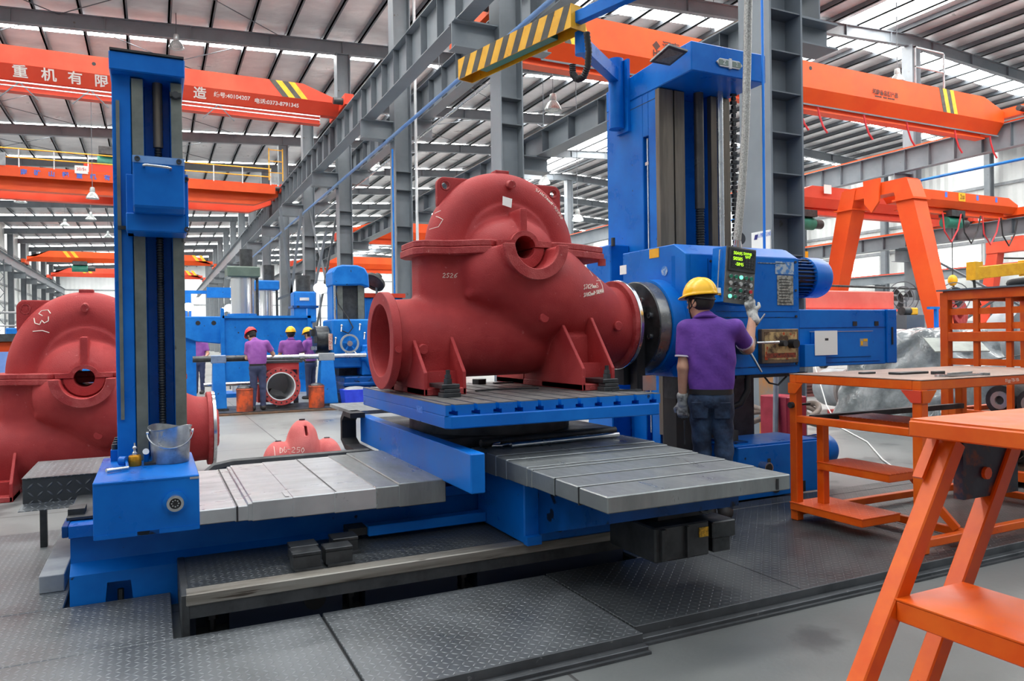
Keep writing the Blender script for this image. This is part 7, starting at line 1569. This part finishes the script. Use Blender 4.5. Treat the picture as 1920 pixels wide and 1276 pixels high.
for i, (x, y, r, z1, capm, cw, lab) in enumerate(((2.1, 20.5, 0.29, 3.05, mat('grey_green_cap', lin(84, 100, 90), lin(96, 112, 100), 0.5, scale=4), 0.40, 'silver round drill column with a grey-green cap'), (3.0, 23.0, 0.20, 2.9, BLUE_BG, 0.35, 'thinner silver drill column with a blue cap'))):
    t = thing('drill_column', lab, 'machine column', (x, y, 0), 'radial drill columns'); part('column', MB().cyl((x, y, 0.1), (x, y, z1), r, n=32), POLISH, t, smooth=40); part('cap', MB().box(x-cw, x+cw, y-cw, y+cw, z1, z1+0.28), capm, t, bevel=0.03); part('base_collar', MB().cyl((x, y, 1.95), (x, y, 2.12), r+0.1, n=32), BLUE_BG, t, smooth=40); part('motor', MB().cyl((x+0.1, y, z1+0.28), (x+0.1, y, z1+0.75), 0.16, n=18), IRON, t, smooth=40); part('screw', MB().cyl((x+cw-0.06, y-0.2, 1.9), (x+cw-0.06, y-0.2, z1), 0.035, n=8), IRON, t); part('foot', MB().box(x-0.7, x+0.7, y-0.6, y+0.6, 0, 0.1), BLUE_BG, t)
vm = thing('vertical_drill', 'small blue drill head with a black motor behind the yellow-helmet man', 'machine', (3.7, 21.0, 0)); part('head', MB().box(3.45, 4.05, 20.8, 21.4, 1.9, 2.75), BLUE_BG, vm, bevel=0.04); part('band', MB().box(3.4, 4.1, 20.75, 21.45, 2.3, 2.36), BLUE_D, vm); part('motor', MB().cyl((3.75, 21.1, 2.75), (3.75, 21.1, 3.2), 0.2, n=18), IRON, vm, smooth=40); part('badge', MB().box(3.6, 3.85, 20.78, 20.8, 2.5, 2.58), COVER, vm); part('stem', MB().box(3.6, 3.95, 20.9, 21.3, 0, 1.9), BLUE_BG, vm)
jl = thing('jib_crane', 'thin blue jib arm with a box end left of the silver column', 'jib crane', (0.9, 25.0, 0)); part('post', MB().box(0.85, 1.05, 24.9, 25.1, 0, 2.9), BLUE_BG, jl); part('arm', MB().box(-0.4, 1.6, 24.95, 25.05, 2.9, 3.0), BLUE_BG, jl); part('box_end', MB().box(1.5, 2.5, 24.85, 25.15, 2.78, 3.1), BLUE_BG, jl); part('motor_box', MB().box(0.2, 1.6, 24.6, 25.3, 1.7, 2.1), BLUE_BG, jl)
def work_lamp(x, y, z, r, lab):
    t = thing('work_lamp', lab, 'lamp', (x, y, z), 'lit work lamps'); part('bowl', MB().ball((x, y, z), (r, r*0.7, r*0.8), 14, 8), LAMP, t, smooth=60); part('stalk', MB().cyl((x, y+0.05, 0.05), (x, y+0.05, z), 0.02, n=6), STEEL_DK, t)
work_lamp(3.80, 19.0, 2.72, 0.17, 'brilliant lit lamp left of the hooded column'); work_lamp(1.94, 22.5, 2.36, 0.13, 'brilliant work lamp left of the silver column, right one'); work_lamp(1.79, 22.6, 2.31, 0.08, 'brilliant work lamp left of the silver column, left one'); work_lamp(0.93, 24.0, 2.45, 0.15, 'brilliant work lamp beside the tail column')
t = thing('lattice_jib', 'dark bent lattice frame above the chuck', 'frame', (3.3, 22.0, 0))
for a, b_ in (((3.2, 22, 0), (3.9, 22, 5.2)), ((3.9, 22, 0), (3.3, 22, 5.2)), ((3.6, 22, 0), (4.6, 22, 4.6)), ((3.2, 22, 2.6), (4.2, 22, 3.0))): part('strut', MB().bar(a, b_, 0.07), STEEL_DK, t)
# far left corner
fl_ = thing('railing', 'grey railing round a raised stand by the left wall', 'railing', (-9.5, 40, 0)); part('handrail', MB().cyl((-11, 40, 3.4), (-7.4, 40, 3.4), 0.05, n=8), GREY_LT, fl_); part('midrail', MB().cyl((-11, 40, 2.8), (-7.4, 40, 2.8), 0.04, n=8), GREY_LT, fl_); part('platform', MB().box(-11.5, -7.2, 40, 42, 1.9, 2.1), IRON, fl_); part('leg', MB().box(-11.3, -11.1, 40.2, 40.4, 0, 1.9).box(-7.6, -7.4, 40.2, 40.4, 0, 1.9), STEEL_DK, fl_)
for x in (-11, -9.8, -8.6, -7.4): part('post', MB().cyl((x, 40, 2.1), (x, 40, 3.4), 0.04, n=8), GREY_LT, fl_)
ob_ = thing('welding_cabinet', 'orange open cabinet at the far left', 'cabinet', (-5.3, 26, 0)); part('case', MB().box(-5.9, -4.7, 25.6, 26.4, 0.3, 1.5), ORANGE_CR, ob_, bevel=0.03); part('opening', MB().box(-5.2, -4.8, 25.595, 25.6, 0.5, 1.45), RED_D, ob_); part('lid', MB().box(-6.1, -4.5, 25.4, 26.6, 1.5, 1.72), IRON, ob_)
for i, (x, y, lab) in enumerate(((-3.85, 24, 'blue upright post left of the red casing, left one'), (-2.75, 23.6, 'blue upright post left of the red casing, right one'))): t = thing('steel_post', lab, 'post', (x, y, 0), 'blue posts at the far left'); part('post', MB().box(x-0.14, x+0.14, y-0.14, y+0.14, 0, 1.15), mat('slate_blue', lin(84, 116, 176), lin(96, 128, 186), 0.5, scale=4) if i == 0 else bpy.data.materials['slate_blue'], t, bevel=0.02); part('foot', MB().box(x-0.22, x+0.22, y-0.22, y+0.22, 0, 0.05), BLUE_BG, t)
t = thing('hose_reel', 'dark cables hanging in front of the orange cabinet', 'cable', (-4.6, 24.5, 0))
for k in range(3): part('cable', MB().tube([(-5.1+0.2*k, 24.5, 0.05), (-5.0+0.2*k, 24.5, 0.7), (-4.6+0.2*k, 24.5, 1.05), (-4.2+0.15*k, 24.5, 0.8), (-4.15+0.15*k, 24.5, 0.05)], 0.07, 8), BLACK, t, smooth=60)
single('leaning_sheet', 'leaning slate blue panel at the left edge of the picture', 'panel', MB().hexa([(-5.9, 20.0, 0), (-4.95, 20.0, 0), (-4.95, 20.1, 0), (-5.9, 20.1, 0), (-5.9, 20.3, 1.25), (-5.1, 20.3, 1.25), (-5.1, 20.4, 1.25), (-5.9, 20.4, 1.25)]), bpy.data.materials['slate_blue'])
for i, (x, y, s, m, lab) in enumerate(((-1.6, 30, 1.0, BLUE_BG, 'blue machine far left behind the red casing'), (-7.5, 33, 1.2, RED_CR, 'red machine far left under the railing'), (-6.0, 45, 1.4, BLUE_BG, 'blue machine farther down the left bay'))): t = thing('shop_machine', lab, 'machine', (x, y, 0), 'machines far down the left bay'); part('base', MB().box(x-1*s, x+1*s, y-0.6, y+0.6, 0, 0.9*s), m, t, bevel=0.05); part('head', MB().box(x-0.5*s, x+0.3*s, y-0.5, y+0.5, 0.9*s, 1.6*s), m, t, bevel=0.05); part('arm', MB().box(x-1.1*s, x-0.9*s, y-0.2, y+0.2, 0.9*s, 1.9*s), IRON, t)

# final placing of a few background things on the shop floor
fn.location.x += 0.22; cb.location.x += 0.22; ob_.location.x += 1.55; fl_.location.x += 2.2; fl_.location.z -= 0.55
for o in list(COL.objects):
    if o.name.startswith('steel_post'): o.location.x += 0.44 if o.get('label', '').endswith('left one') else -0.42
    if o.name.startswith('leaning_sheet'): o.location.x += 2.1
    if o.name.startswith('hose_reel'): o.location.x += 1.2
